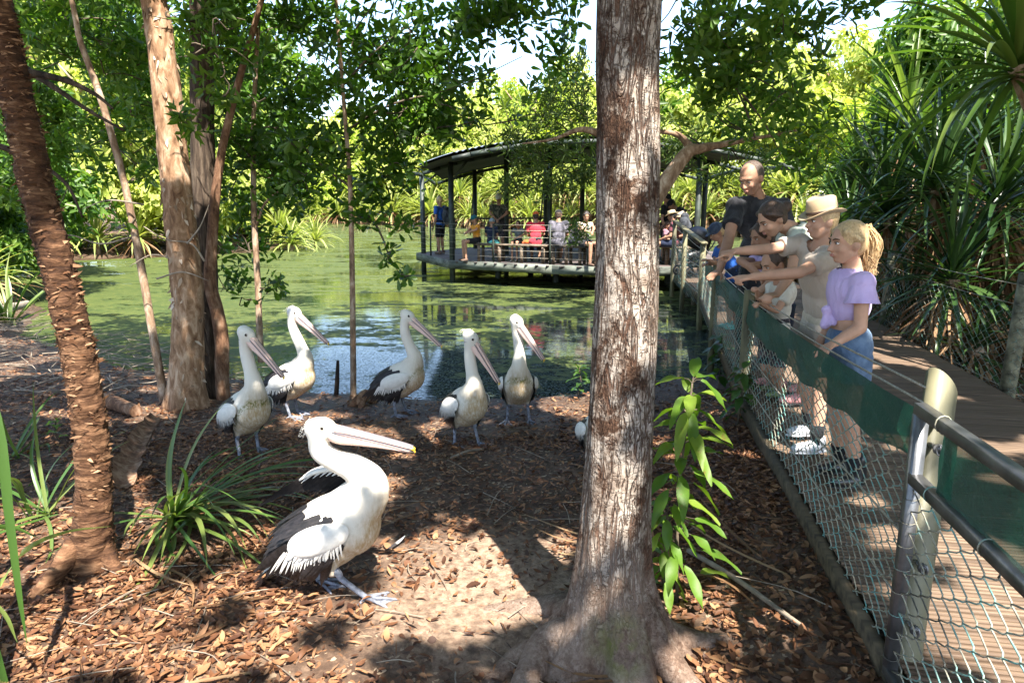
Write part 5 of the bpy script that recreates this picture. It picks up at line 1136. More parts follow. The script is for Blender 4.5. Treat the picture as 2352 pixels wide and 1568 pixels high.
def pelican(lab, base, rz, sc_, neck, head, yaw, bpitch, feet, body=(0, .34), pitch=30, nr=None, blen=.36, lift=0.0, seed=0, stain_bounce=1.0, stripe=1.0, grey=0.0, ring=True, crest=True, knee=None, tailx=1.0, fan=1.0):
    rg = np.random.default_rng(seed+70)
    th = thing('pelican', lab, 'pelican', base, rz, 'pelicans on the bank'); th.scale = (sc_,)*3
    p = math.radians(pitch); A = V(-math.cos(p), 0, -math.sin(p)); Bv = V(-math.sin(p), 0, math.cos(p)); Rb = np.array([-A, V(0, 1, 0), Bv]).T
    bc = V(body[0], 0, body[1])
    mb = MB()
    mb.ell(bc, (.25, .135, .145), Rb, 24, 16); mb.ell(bc+V(.10, 0, .035), (.14, .13, .15), None, 20, 14); mb.ell(bc+V(.02, 0, -.05), (.17, .12, .12), Rb)
    mb.chain([bc+A*.10+Bv*.0, bc+A*.24-Bv*.02, bc+A*(.30*tailx)-Bv*.03], [.11, .06, .03], 14)
    nk = [bc+V(.10, 0, .07)]+[V(x, y, z) for x, y, z in neck]+[V(*head)]
    rs = nr or list(np.interp(np.linspace(0, 1, len(nk)-1), [0, .2, .45, 1], [.125, .078, .050, .043]))+[.05]
    c = spline(nk, 26); r = np.interp(np.linspace(0, len(nk)-1, 26), np.arange(len(nk)), rs)
    for i in range(25): mb.cap(c[i], c[i+1], r[i], r[i+1], 14)
    hd = V(*head); Ry = np.array(Matrix.Rotation(math.radians(yaw), 3, 'Z') @ Matrix.Rotation(math.radians(bpitch), 3, 'Y'))
    H = lambda x, y, z: hd+Ry @ V(x, y, z)
    mb.ell(H(.006, 0, .006), (.068, .048, .053), Ry, 18, 14); mb.ell(H(.05, 0, -.004), (.045, .032, .034), Ry, 14, 10); mb.ell(H(-.02, 0, .0), (.055, .046, .052), Ry)
    # thighs
    for sy, (fx_, fy_, fz_, faz) in zip((1, -1), feet):
        kx = bc[0]-.01+.25*(fx_-bc[0]); mb.cap(bc+V(-.01, sy*.075, -.06), V(kx, sy*.075*.7+fy_*.3, bc[2]-.165), .07, .026, 12)
    body_o = mb.remesh('body', M_plum, th, True, .0095, 5)
    me = body_o.data; n = len(me.vertices); co = np.empty(n*3, np.float32); me.vertices.foreach_get('co', co); co = co.reshape(-1, 3).astype(float)
    X = co-bc; la = X @ A; lb_ = X @ Bv
    st = np.clip(sstep(.02, .16, X[:, 0])*sstep(.30, .05, X[:, 2])*sstep(.13, .05, np.abs(co[:, 1]))+.75*sstep(-.02, -.12, lb_), 0, 1)*stain_bounce  # breast stain; tan belly mixes stain with warm bounce put into colour
    nb = nk[1]; ln = np.abs(X[:, 2]-(.10-1.1*(.20-X[:, 0])*(X[:, 0] < .20)))
    sp_ = sstep(.045, .01, ln+.02*(vnoise(co*40)-.5))*sstep(.0, .12, X[:, 0])*sstep(.34, .1, X[:, 2])*stripe
    gh = grey*sstep(.02, -.05, (co-hd) @ (Ry @ V(1, 0, -.5)))*sstep(.13, .07, np.linalg.norm(co-hd, axis=1))
    at = me.color_attributes.new('stain_bounce', 'FLOAT_COLOR', 'POINT'); at.data.foreach_set('color', np.stack([st, sp_, gh, 1+0*st], -1).astype(np.float32).ravel())
    from mathutils.bvhtree import BVHTree
    bvh = BVHTree.FromPolygons([tuple(x) for x in co], [tuple(p_.vertices) for p_ in me.polygons])
    def skin_pt(s_, th_):
        dr_ = Bv*math.cos(th_)+V(0, math.sin(th_), 0); o_ = bc+A*s_; h_ = bvh.ray_cast(Vector(o_+dr_*.5), Vector(-dr_), 1.0)
        return (V(*h_[0]), V(*h_[1])) if h_[0] is not None else (o_+dr_*.14, dr_)
    # bill
    L = blen; s = np.linspace(0, 1, 14)
    def loft(cx, cz, hw, hh, mat, nm, n=12, par=th):
        an = np.arange(n)*2*PI/n; v = []
        for x, z, w, h in zip(cx, cz, hw, hh):
            ca, sa = np.cos(an), np.sin(an); v.append(np.stack([0*an+x, w*np.sign(ca)*np.abs(ca)**.7, z+h*np.sign(sa)*np.abs(sa)**.8], -1))
        v = np.concatenate(v); v = hd+v @ Ry.T; m = len(cx); i = np.arange(m-1)[:, None]*n; j = np.arange(n)[None]; j2 = (j+1) % n
        b = MB(); b.add(np.vstack([v, v[:n].mean(0), v[-n:].mean(0)]), np.stack([i+j, i+j2, i+n+j2, i+n+j], -1).reshape(-1, 4), [(m*n, (q+1) % n, q) for q in range(n)]+[(m*n+1, (m-1)*n+q, (m-1)*n+(q+1) % n) for q in range(n)])
        return b.build(nm, mat, par, True)
    zc = .012-.030*s-.012*s*s
    loft(.052+L*s, zc+.004, np.interp(s, [0, .15, .6, .92, 1], [.027, .026, .019, .017, .010]), np.interp(s, [0, .2, .7, 1], [.017, .011, .008, .006]), M_bill, 'upper_bill')
    loft(.045+L*.985*s, zc-.012-np.interp(s, [0, .12, .4, .8, 1], [.016, .020, .013, .005, .002]), np.interp(s, [0, .15, .6, .92, 1], [.030, .028, .019, .014, .007]), np.interp(s, [0, .12, .4, .8, 1], [.024, .028, .018, .008, .004]), M_pouch, 'pouch')
    b = MB(); b.ell(H(.052+L, 0, zc[-1]+.001), (.012, .010, .009), Ry, 10, 8); b.cap(H(.055+L, 0, zc[-1]), H(.062+L, 0, zc[-1]-.014), .007, .003, 8); b.build('bill_hook', M_tip, th, True)
    b = MB()
    for sy in (1, -1):
        b.tube([H(.06+L*q, sy*(np.interp(q, [0, .15, .6, .92, 1], [.0275, .0265, .0195, .0175, .009])), np.interp(q, s, zc)-.006) for q in np.linspace(0, .97, 14)], .0028, 5)
        b.tube([H(.07+L*q, sy*(np.interp(q, [0, .15, .6, .92, 1], [.018, .017, .012, .011, .006])), np.interp(q, s, zc)+np.interp(q, [0, .2, .7, 1], [.0165, .0125, .0105, .008])) for q in np.linspace(.05, .95, 14)], .0022, 5)
        b.tube([H(.045, sy*.030, .014), H(.030, sy*.036, -.006), H(.012, sy*.040, -.028), H(-.004, sy*.036, -.05)], .0018, 5)
    b.build('bill_stripe', M_billg, th, True)
    for sy in (1, -1):
        b = MB(); b.ell(H(.022, sy*.041, .022), (.0085, .005, .0085), Ry, 12, 8); eo = b.build('eye', M_eye, th, True)
        b = MB(); b.ell(H(.022, sy*.0385, .022), (.0135, .0045, .013), Ry, 14, 8); b.build('eye_ring', M_ring if ring else M_ringd, th, True)
    if crest:
        b = MB()
        for k in range(140):
            a = rg.uniform(-.2, 1); d = nrm(V(-1.0, rg.normal(0, .5), rg.normal(.2, .5))); q0 = H(-.012-.035*a, 0, .02-.05*a)+Ry @ (d*.048*V(1, .9, 1)); b.tube([q0, q0+Ry @ (d*rg.uniform(.002, .006)+V(0, 0, -.004))], [.0012, .0003], 3, False)
        b.build('crest', M_white, th, True)
    # wings
    for sy in (1, -1):
        lf = lift if sy == 1 else 0.0
        def yy(s_, t_): return sy*(.148*math.sqrt(max(.08, 1-(s_/.36)**2-(t_/.185)**2*.75)))
        def WP(s_, t_, o=0): return bc+A*s_+Bv*t_+V(0, yy(s_, t_)+sy*o, 0)
        pv = WP(-.12, .06); Rl = np.array(Matrix.Rotation(sy*lf, 3, Vector(tuple(-A))))
        def fin(b, nm, mat, par):
            if lf: b.v = [(x-pv) @ Rl.T+pv+V(0, sy*.02, lf*.04) for x in b.v]
            return b.build(nm, mat, par, True)
        wing = MB()
        vs = []; ns, nt_ = 16, 10
        for i in range(ns+1):
            for j in range(nt_+1):
                a = i/ns*2-1; c_ = j/nt_*2-1; k = math.sqrt(max(0, 1-a*a*.5)); k2 = math.sqrt(max(0, 1-c_*c_*.5))
                s_ = -.01+.145*a*k2; t_ = .012+.068*c_*k+(.015*a); e = max(0, 1-(a*k2)**2-(c_*k)**2)
                vs.append(WP(s_, t_, .004+.030*math.sqrt(e)))
        vs = np.array(vs); ii = np.arange(ns)[:, None]*(nt_+1); jj = np.arange(nt_)[None]; wing.add(vs, np.stack([ii+jj, ii+jj+1, ii+nt_+2+jj, ii+nt_+1+jj], -1).reshape(-1, 4))
        wo = fin(wing, 'wing', M_white, th)
        N_ = lambda: V(0, sy, .25)
        b = MB()
        for k in range(24):
            f = k/23; s_ = -.10+.24*f; t_ = -.035+.075*f**1.5; an = math.radians(62-38*f+rg.normal(0, 3)); d = A*math.cos(an)-Bv*math.sin(an)
            feather_strip(b, WP(s_, t_, .018), d+V(0, -sy*.15, 0), N_(), (.068+.06*f)*fan*rg.uniform(.85, 1.15), .0095, .10)
        for k in range(14):
            f = k/13; s_ = -.06+.15*f; t_ = -.02+.06*f; an = math.radians(45-25*f+rg.normal(0, 3)); d = A*math.cos(an)-Bv*math.sin(an)
            feather_strip(b, WP(s_, t_, .026), d+V(0, -sy*.12, 0), N_(), .085*rg.uniform(.8, 1.1), .016, .08)
        fin(b, 'covert_feathers', M_white, th)
        b = MB()
        for k in range(22):
            f = k/21; s_ = -.03+.15*f; t_ = -.062+.12*f; an = math.radians(40-30*f+rg.normal(0, 2)); d = A*math.cos(an)-Bv*math.sin(an)
            feather_strip(b, WP(s_, t_, .004+.004*(k % 2)), d+V(0, -sy*.28, 0), N_(), (.20+.09*f)*rg.uniform(.9, 1.08), .034, .05)
        for k in range(8):
            f = k/7; feather_strip(b, WP(-.10+.16*f, -.055-.02*math.sin(f*3), .010), A*.9-Bv*.35+V(0, -sy*.12, 0), N_(), .12, .03, .05)
        fin(b, 'flight_feathers', M_black, th)
        b = MB()
        for k in range(64):
            s_ = rg.uniform(-.12, .17); th_ = math.radians(rg.uniform(4, 66)); 
            if s_ < .0 and th_ < math.radians(34-150*s_*0+200*abs(s_)): continue
            q0, n0 = skin_pt(s_, sy*th_); d = nrm(A-n0*np.dot(A, n0)+V(0, 0, -.10)+n0*.16); feather_strip(b, q0+n0*.004, d, n0, rg.uniform(.12, .22), .036, .10)
        fin(b, 'back_feathers', M_black, th)
    b = MB(); b2 = MB()
    for k in range(11):
        f = k/10-.5; d = nrm(A*.95-Bv*(.10+.1*abs(f))+V(0, f*.55, 0)); q0 = bc+A*(.27*tailx)-Bv*.02+V(0, f*.05, 0)
        feather_strip(b, q0, d, Bv, .12, .026, .03); feather_strip(b2, q0+Bv*.006, d, Bv, .06, .02, .03)
    b.build('tail_feathers', M_black, th, True); b2.build('tail_coverts', M_white, th, True)
    for sy, (fx_, fy_, fz_, faz) in zip((1, -1), feet):
        kx = bc[0]-.01+.25*(fx_-bc[0]); hip = V(kx, sy*.075*.7+fy_*.3, bc[2]-.15); an = V(fx_, fy_, fz_+.022)
        b = MB(); mid = hip*.62+an*.38+V(-.012, 0, 0); b.tube(spline([hip, hip*.8+an*.2, mid, an*.9+hip*.1, an], 14), np.interp(np.linspace(0, 1, 14), [0, .1, .25, .55, .9, 1], [.022, .020, .0165, .0125, .013, .015]), 10)
        tips = []
        for q, TL in ((-.62, .105), (-.05, .125), (.50, .105)):
            d = V(math.cos(faz+q*sy), math.sin(faz+q*sy), 0); e = V(fx_, fy_, fz_)+d*TL; tips.append(e+V(0, 0, .004)); b.tube([an, (an*.5+e*.5)+V(0, 0, .004), e+V(0, 0, .006), e+d*.012+V(0, 0, .001)], [.012, .0075, .006, .002], 7)
        d = V(math.cos(faz+2.3*sy), math.sin(faz+2.3*sy), 0); b.tube([an, V(fx_, fy_, fz_)+d*.045+V(0, 0, .006)], [.010, .004], 6)
        rim = []
        for q in range(2):
            for f in np.linspace(0, 1, 7)[:(7 if q else 6)]:
                m_ = tips[q]*(1-f)+tips[q+1]*f; c0 = V(fx_, fy_, m_[2]); rim.append(c0+(m_-c0)*(1-.16*math.sin(f*PI)*1))
        rim = np.array(rim); top = an+V(0, 0, -.012); nn = len(rim); vv = np.vstack([rim, (rim*.5+top*.5), [top]]); bot = vv-V(0, 0, .005)
        tt = []; qq = []
        for k in range(nn-1): qq.append((k, k+1, nn+k+1, nn+k)); tt.append((nn+k, nn+k+1, 2*nn))
        m0 = len(vv); qq2 = [(m0+d_, m0+c_, m0+b_, m0+a_) for a_, b_, c_, d_ in qq]; tt2 = [(m0+c_, m0+b_, m0+a_) for a_, b_, c_ in tt]; ed = [(k+1, k, m0+k, m0+k+1) for k in range(nn-1)]
        b.add(np.vstack([vv, bot]), qq+qq2+ed, tt+tt2); b.build('leg', M_leg, th, True)
    return th
def PL(px, py, zg=None):
    d = on_z(px, py, 0); p = d
    for _ in range(12): p = on_z(px, py, gz(p[0], p[1]))
    return p
rad = math.radians
STN = [(.155, 0, .53), (.115, 0, .64), (.075, 0, .74), (.066, 0, .84)]
# nearest, crouched in mid stride with its neck drawn into an S
fgp = pelican('nearest pelican striding with S curved neck and long bill held level to the right', PL(752, 1356), rad(-4), 1.04,
        [(.215, 0, .50), (.165, 0, .585), (.075, 0, .625), (.010, 0, .665), (.0, 0, .72)], (.012, 0, .765), -4, 5, [(-.06, .05, .0, -.1), (.20, -.075, .0, .12)], body=(.02, .305), pitch=31,
        nr=[.135, .088, .066, .050, .047, .046, .05], blen=.36, lift=.2, seed=1, stripe=.15, tailx=1.15, fan=1.15)
b = MB(); c = spline([(.17, .13, .44), (.13, .17, .495), (.03, .20, .515), (-.10, .21, .488), (-.18, .20, .445)], 20); b.tube(c, np.interp(np.linspace(0, 1, 20), [0, .3, .8, 1], [.03, .034, .022, .008]), 10, True, .55); b.build('raised_wing', M_white, fgp, True)
b = MB(); rg = np.random.default_rng(5)
for k in range(26):
    f = k/25; q0 = c[int(3+f*15)]+V(0, .004, -.008); feather_strip(b, q0, V(-.80+.1*f, -.12, -.5+.1*f), V(0, 1, .3), .17+.08*f, .034, .06)
b.build('raised_wing_feathers', M_black, fgp, True)
b = MB()
for k in range(14):
    f = k/13; q0 = c[int(4+f*13)]+V(0, -.012, -.012); feather_strip(b, q0, V(-.7, -.05, -.5), V(0, -1, .3), .05, .016, .06)
b.build('raised_wing_coverts', M_white, fgp, True)
pelican('pelican with a green streaked breast standing in front at the left of the flock', PL(572, 1043), rad(-42), 1.02, [(.16, 0, .53), (.13, 0, .65), (.09, 0, .75), (.075, 0, .83)], (.10, 0, .92), 22, 40, [(-.02, .085, .0, .15), (.03, -.085, .0, -.1)], seed=2, stripe=1.2, ring=False, grey=.3, crest=False)
pelican('grey headed pelican standing behind the streaked one at the left', PL(672, 955), rad(-16), 1.05, [(.165, 0, .53), (.14, 0, .63), (.085, 0, .75), (.06, 0, .85)], (.085, 0, .94), -3, 33, [(.0, .08, .0, 0), (.03, -.08, .0, 0)], seed=3, stripe=.6, ring=False, grey=1.0)
pelican('pelican in side view at the water edge with shaggy white plumes over its black wing', PL(920, 952), rad(-10), 1.03, STN, (.095, 0, .925), -8, 34, [(.02, .08, .0, 0), (-.02, -.08, .0, -.2)], seed=4, stripe=.8, ring=False)
pelican('pelican in the middle walking forward with its bill pointing down to the right', PL(1070, 1022), rad(-58), 1.0, [(.15, 0, .52), (.12, 0, .62), (.09, 0, .73), (.085, 0, .82)], (.10, 0, .90), 42, 52, [(.06, .085, .0, .3), (-.03, -.085, .0, -.3)], seed=5, stripe=.25, ring=False, grey=.2)
pelican('pelican facing straight at us with its pale wings showing on both sides', PL(1190, 968), rad(-88), 1.02, [(.15, 0, .53), (.12, .005, .65), (.10, -.005, .76), (.09, -.02, .85)], (.10, -.02, .93), 52, 42, [(.03, .10, .0, .25), (.02, -.10, .0, -.25)], seed=6, stripe=1.0, ring=False)
pelican('hunched pelican almost hidden behind the thick trunk', PL(1368, 1072), rad(-80), .82, [(.13, 0, .48), (.12, 0, .50), (.11, 0, .52)], (.10, 0, .545), -10, 50, [(.02, .08, .0, 0), (.02, -.08, .0, 0)], seed=7, stripe=.0, ring=False, crest=False)
# ============================================================ PEOPLE
def skin_mat(name, col):
    t = NT(name); nz = t.noise(t.coords(), 9, 4); lo = tuple(k*.82 for k in col); hi = tuple(min(1, k*1.08) for k in col)
    return t.done(t.prin(t.ramp(nz, [(.35, lo), (.65, hi)]), .6, t.bump(t.noise(t.coords(), 130, 4), .3, .003), .3, Subsurface_Weight=.12, Subsurface_Radius=(.012, .005, .003)))
M_skin = skin_mat('skin_fair', (.47, .265, .175)); M_skin2 = skin_mat('skin_tan', (.37, .20, .13)); M_skin3 = skin_mat('skin_deep', (.30, .165, .105))
def cloth(name, col, col2=None, sc_=5, th=(.45, .55), wr=.5, rough=.85):
    t = NT(name); a = t.noise(t.coords((1, 1, .6)), sc_, 5, .6, dist=.8)
    c = t.ramp(a, [(th[0], col), (th[1], col2 or tuple(k*.86 for k in col))])
    h = t.math('ADD', t.noise(t.coords((1, 1, .55), rot=(.3, .5, 0)), 9, 3, .5, dist=1.5), t.math('MULTIPLY', t.noise(t.coords(), 220, 2), .08))
    return t.done(t.prin(c, rough, t.bump(h, wr, .03), .2, Sheen_Weight=.15))
M_iris = plain('eye_dark', (.02, .012, .008), .15); M_scl = plain('eye_white', (.75, .72, .68), .3)
M_lip = plain('lips', (.45, .20, .16), .45); M_brow = plain('brow_hair', (.10, .06, .035), .8)
def hair_mat(name, lo, hi):
    t = NT(name); n = t.noise(t.coords((2, 2, .5)), 40, 5, .7); return t.done(t.prin(t.ramp(n, [(.3, lo), (.7, hi)]), .45, t.bump(n, .9, .012), .5))
M_hbl = hair_mat('hair_blonde', (.32, .19, .08), (.72, .52, .28)); M_hbr = hair_mat('hair_brown', (.022, .011, .007), (.085, .045, .026)); M_hdk = hair_mat('hair_dark', (.010, .007, .006), (.035, .024, .018)); M_hsh = hair_mat('hair_cropped', (.05, .033, .026), (.12, .08, .06))
M_shoeW = plain('white_shoe', (.62, .62, .64), .6, nscale=30, namt=.1); M_shoeK = plain('black_boot', (.014, .014, .014), .35, spec=.6); M_shoeT = plain('teal_shoe', (.10, .42, .40), .6); M_shoeG = plain('green_shoe', (.30, .40, .16), .6, nscale=9, namt=.4); M_shoeP = plain('pink_sandal', (.55, .25, .24), .6); M_sole = plain('brown_sandal', (.10, .06, .04), .7)
def frame(f, up=(0, 0, 1)):
    f = nrm(f); l = nrm(np.cross(up, f)); u = np.cross(f, l); return np.array([f, l, u]).T
def hand_shapes(mb, W, D, Npalm, side, s, pose):
    """palm and five fingers; Npalm = back of hand direction; side=+1 left hand"""
    D = nrm(D); Nb = nrm(Npalm-D*np.dot(Npalm, D)); T = np.cross(D, Nb)*side  # towards the thumb
    offs = [.027, .009, -.009, -.026]; lens = [.072, .080, .074, .058]
    for k in range(4):
        b0 = W+T*offs[k]*.5*s+D*.012*s; kn = W+T*offs[k]*s+D*(.092-.006*abs(k-1))*s
        mb.cap(b0, kn, .0155*s, .0125*s, 8)
        c = {'point': (4, 4, 4) if k == 0 else (70, 80, 40), 'relaxed': (18+6*k, 28, 18), 'grip': (55, 60, 30), 'flat': (8, 8, 6)}[pose]
        p = kn; an = 0
        for q in range(3):
            an += math.radians(c[q]); d = D*math.cos(an)-Nb*math.sin(an)+T*.05*(1-k); d = nrm(d); e = p+d*lens[k]*(.45, .32, .23)[q]*s
            mb.cap(p, e, (.0098-.0008*q)*s, (.0092-.0010*q)*s, 8); p = e
    p = W+T*.018*s+D*.022*s; spr = .75 if pose != 'grip' else .5
    for L, r, mixd in ((.042, .014, (.70, spr, -.25)), (.032, .0115, (.85, spr*.55, -.35)), (.026, .0095, (.93, .2, -.4))):
        d = nrm(D*mixd[0]+T*mixd[1]+Nb*mixd[2]); e = p+d*L*s; mb.cap(p, e, r*s, r*.88*s, 8); p = e
def person(lab, J, Ht, skin, look, outfit, hair=None, hs=1.0, vox=.0085, hands=('relaxed', 'relaxed'), hdirs=(None, None), hback=(None, None), group=None, feet=None, bulk=1.0, seed=0, face=True, stand=True):
    """J: world joints pelvis chest neck head sL sR eL eR wL wR hL hR kL kR aL aR ; look=(yaw,pitch,roll) degrees, outfit list of (name, material, kind, params)"""
    s = Ht/1.75; B_ = bulk*s
    base = V(J['pelvis'][0], J['pelvis'][1], min(J['aL'][2], J['aR'][2])-.06*s)
    th = thing('person', lab, 'person', base, 0, group)
    side = nrm(J['sL']-J['sR']); spine = nrm(J['chest']-J['pelvis']); fwd = nrm(np.cross(side, spine)); Rt = np.array([side, fwd, spine]).T
    def torso(mb, e=0.0, lo=True, r=1.0):
        waist = (J['pelvis']*.5+J['chest']*.5)
        if lo is None:
            mb.ell(J['chest']+spine*.02*s, (.168*B_+e, .112*B_+e, .165*s+e), Rt, 18, 12); mb.ell(J['chest']-spine*.05*s, (.150*B_+e, .108*B_+e, .13*s+e), Rt, 18, 12)
            for k in ('sL', 'sR'): mb.cap(J['chest']*.55+J['neck']*.45, J[k], .068*s+e*.6, .057*B_+e, 12)
            return
        mb.ell(J['chest']+spine*.02*s, (.168*B_+e, .112*B_+e, .165*s+e), Rt, 18, 12); mb.ell(waist, (.138*B_+e, .100*B_+e, .16*s+e), Rt, 18, 12)
        if lo: mb.ell(J['pelvis'], (.160*B_+e, .115*B_+e, .115*s+e), Rt, 18, 12)
        for k in ('sL', 'sR'): mb.cap(J['chest']*.55+J['neck']*.45, J[k], .068*s+e*.6, .057*B_+e, 12); mb.cap(J['neck']-spine*.045*s, J[k]*.8+J['neck']*.2, .050*s+e*.7, .046*s+e*.7, 10)
    hd = J['head']; Rh = np.array((Matrix.Rotation(math.radians(look[0]), 3, 'Z') @ Matrix.Rotation(math.radians(look[1]), 3, 'Y') @ Matrix.Rotation(math.radians(look[2]), 3, 'X')))
    k = s*hs*1.02 if Ht > 1.5 else hs*.90*(.75+.25*s)
    Hp = lambda x, y, z: hd+Rh @ V(x, y, z)*k
    mb = MB(); torso(mb)
    mb.cap(J['neck']-spine*.02, Hp(-.015, 0, -.05), .058*s, .050*s, 14)
    mb.ell(Hp(-.012, 0, .022), V(.096, .076, .096)*k, Rh, 18, 14); mb.ell(Hp(.022, 0, -.030), V(.068, .060, .086)*k, Rh, 16, 12); mb.ell(Hp(.045, 0, -.086), V(.036, .034, .026)*k, Rh, 12, 8)
    mb.ell(Hp(.062, 0, .030), V(.030, .052, .018)*k, Rh, 12, 8)
    mb.cap(Hp(.084, 0, .012), Hp(.108, 0, -.028), .009*k, .0135*k, 10); mb.ell(Hp(.098, .012, -.030), V(.010, .008, .008)*k, Rh, 8, 6); mb.ell(Hp(.098, -.012, -.030), V(.010, .008, .008)*k, Rh, 8, 6)
    for sg in (1, -1):
        mb.ell(Hp(.058, sg*.036, -.030), V(.028, .024, .026)*k, Rh, 10, 8); mb.ell(Hp(-.012, sg*.080, -.012), V(.021, .010, .032)*k, Rh @ np.array(Matrix.Rotation(sg*-.35, 3, 'Z')), 12, 8)
        mb.cap(Hp(-.01, sg*.05, -.06), Hp(.045, sg*.018, -.095), .022*k, .020*k, 8)
    mb.ell(Hp(.083, 0, -.060), V(.014, .025, .012)*k, Rh, 10, 8)
    for L in ('L', 'R'):
        S, E, W = J['s'+L], J['e'+L], J['w'+L]; i = 0 if L == 'L' else 1; sd_ = 1 if L == 'L' else -1
        mb.cap(S, E, .047*B_, .038*B_, 12); mb.cap(E, E*.6+W*.4, .040*B_, .038*B_, 12); mb.cap(E*.6+W*.4, W, .038*B_, .026*s, 12)
        D = hdirs[i] if hdirs[i] is not None else nrm(W-E); nb = hback[i] if hback[i] is not None else V(0, 0, 1)
        hand_shapes(mb, W, V(*D), V(*nb), sd_, s*(1.0 if Ht > 1.5 else .95), hands[i])
        Hh, K, A = J['h'+L], J['k'+L], J['a'+L]
        mb.cap(Hh, K, .083*B_, .054*B_, 14); mb.cap(K, K*.65+A*.35, .054*B_, .054*B_, 12); mb.cap(K*.65+A*.35, A, .054*B_, .034*s, 12)
        fd = V(*(feet or (fwd[0], fwd[1], 0))); fd = nrm(fd*V(1, 1, 0))
        mb.cap(A-V(0, 0, .02*s)-fd*.04*s, A+fd*.13*s-V(0, 0, .035*s), .034*s, .024*s, 10)
    body = mb.remesh('body', skin, th, False, vox, 3, .4)
    if face:
        for sg in (1, -1):
            b = MB(); b.ell(Hp(.0765, sg*.031, .006), V(.010, .0118, .0072)*k, Rh, 10, 8); eo = b.build('eye', M_scl, th)
            b = MB(); b.ell(Hp(.0845, sg*.032, .006), V(.0035, .0060, .0064)*k, Rh, 8, 6); b.build('iris', M_iris, eo)
            b = MB(); b.chain([Hp(.091, sg*.014, .026), Hp(.089, sg*.032, .032), Hp(.076, sg*.050, .027)], [.0035*k, .0045*k, .003*k], 6); b.build('eyebrow', M_brow, th)
            b = MB(); b.chain([Hp(.0865, sg*.018, .0125), Hp(.0875, sg*.032, .0165), Hp(.078, sg*.046, .011)], [.0025*k]*3, 5); b.build('eyelash', M_brow, th)
        b = MB(); b.ell(Hp(.0945, 0, -.0555), V(.006, .021, .0042)*k, Rh, 10, 6); b.ell(Hp(.0935, 0, -.0645), V(.006, .018, .0048)*k, Rh, 10, 6); b.build('lips', M_lip, th)
    for nm, mat, kind, pr in outfit:
        mb = MB(); e = pr.get('e', .014)*s
        if kind == 'shirt':
            torso(mb, e, pr.get('lo', True)); f = pr.get('sleeve', .5)
            for L in ('L', 'R'):
                S, E, W = J['s'+L], J['e'+L], J['w'+L]
                if f > 0: mb.tube([S-(E-S)*.05, S*.6+(S+(E-S)*f)*.4, S+(E-S)*f], [.053*B_+e*.8, .052*B_+e*.9, .048*B_+e*1.25], 16)
            if pr.get('hem'): mb.ell(J['pelvis']+V(0, 0, pr['hem']), (.168*B_+e, .125*B_+e, .16*s), Rt, 18, 12)
            if pr.get('cut'): pass
            o = mb.remesh(nm, mat, th, False, max(vox, .010), pr.get('sm', 4)); crumple(o, .009*s, 8, seed+len(nm))
            mb = None
            if pr.get('crop') is not None or pr.get('neckcut', True):
                me = o.data; bm = bmesh.new(); bm.from_mesh(me); off = V(*th.location); kill = []
                nk = J['neck']+spine*.035*s; zc = pr.get('crop')
                for v_ in bm.verts:
                    w = V(*v_.co)
                    if np.linalg.norm((w-nk)*V(1, 1, .8)) < pr.get('nr', .075)*s: kill.append(v_)
                    elif zc is not None and (w[2] < zc): kill.append(v_)
                bmesh.ops.delete(bm, geom=kill, context='VERTS'); bm.to_mesh(me); bm.free()
            continue
        if kind == 'legs':
            f = pr.get('len', .6); mb.ell(J['pelvis'], (.160*B_+e, .118*B_+e, .118*s+e), Rt, 18, 12); mb.ell(J['pelvis']+spine*.06*s, (.150*B_+e, .108*B_+e, .09*s), Rt, 18, 12)
            for L in ('L', 'R'):
                Hh, K, A = J['h'+L], J['k'+L], J['a'+L]
                if f <= 1: mb.tube([Hh, Hh+(K-Hh)*f*.5, Hh+(K-Hh)*f], [.088*B_+e, (.088-.016*f)*B_+e*1.3, (.083-.028*f)*B_+e*pr.get('flare', 1.8)], 16)
                else: mb.cap(Hh, K, .086*B_+e, .058*B_+e, 14); mb.tube([K, K+(A-K)*.5, K+(A-K)*(f-1)], [.060*B_+e, .056*B_+e, .046*B_+e*1.5], 14)
            crumple(mb.remesh(nm, mat, th, False, max(vox, .010), 3), .007*s, 9, seed+3)
            continue
        if kind == 'shoes':
            fd = V(*(feet or (fwd[0], fwd[1], 0))); fd = nrm(fd*V(1, 1, 0)); lf = nrm(np.cross((0, 0, 1), fd)); Rf = np.array([fd, lf, (0, 0, 1)]).T
            for L in ('L', 'R'):
                b = MB(); A = J['a'+L]; b.ell(A+fd*.055*s-V(0, 0, .022*s), (.135*s, .048*s, .040*s), Rf, 16, 10); b.cap(A-fd*.03*s-V(0, 0, .02*s), A-fd*.02*s+V(0, 0, pr.get('h', .02)*s), .042*s, .046*s, 12); b.cap(A+fd*.02*s-V(0, 0, .005*s), A+fd*.12*s-V(0, 0, .03*s), .038*s, .030*s, 10)
                so = b.remesh(nm, mat, th, False, .009, 2)
                b = MB(); b.ell(A+fd*.055*s-V(0, 0, .052*s), (.142*s, .052*s, .010*s), Rf, 16, 6); b.build('sole', pr.get('sole', M_shoeK), so)
            continue
        if kind == 'socks':
            for L in ('L', 'R'):
                b = MB(); A = J['a'+L]; K = J['k'+L]; b.tube([A, A+(K-A)*pr['len']*.5, A+(K-A)*pr['len']], [.040*s, .046*s, .052*s+.002], 14); b.build(nm, mat, th)
            continue
        if kind == 'cap':
            b = MB(); b.ell(Hp(-.012, 0, .045), V(.108, .090, .085)*k, Rh, 20, 14)
            b.ell(Hp(.105, 0, .035), V(.065, .072, .007)*k, Rh @ np.array(Matrix.Rotation(.18, 3, 'Y')), 16, 6); b.remesh(nm, mat, th, False, .010, 2)
            continue
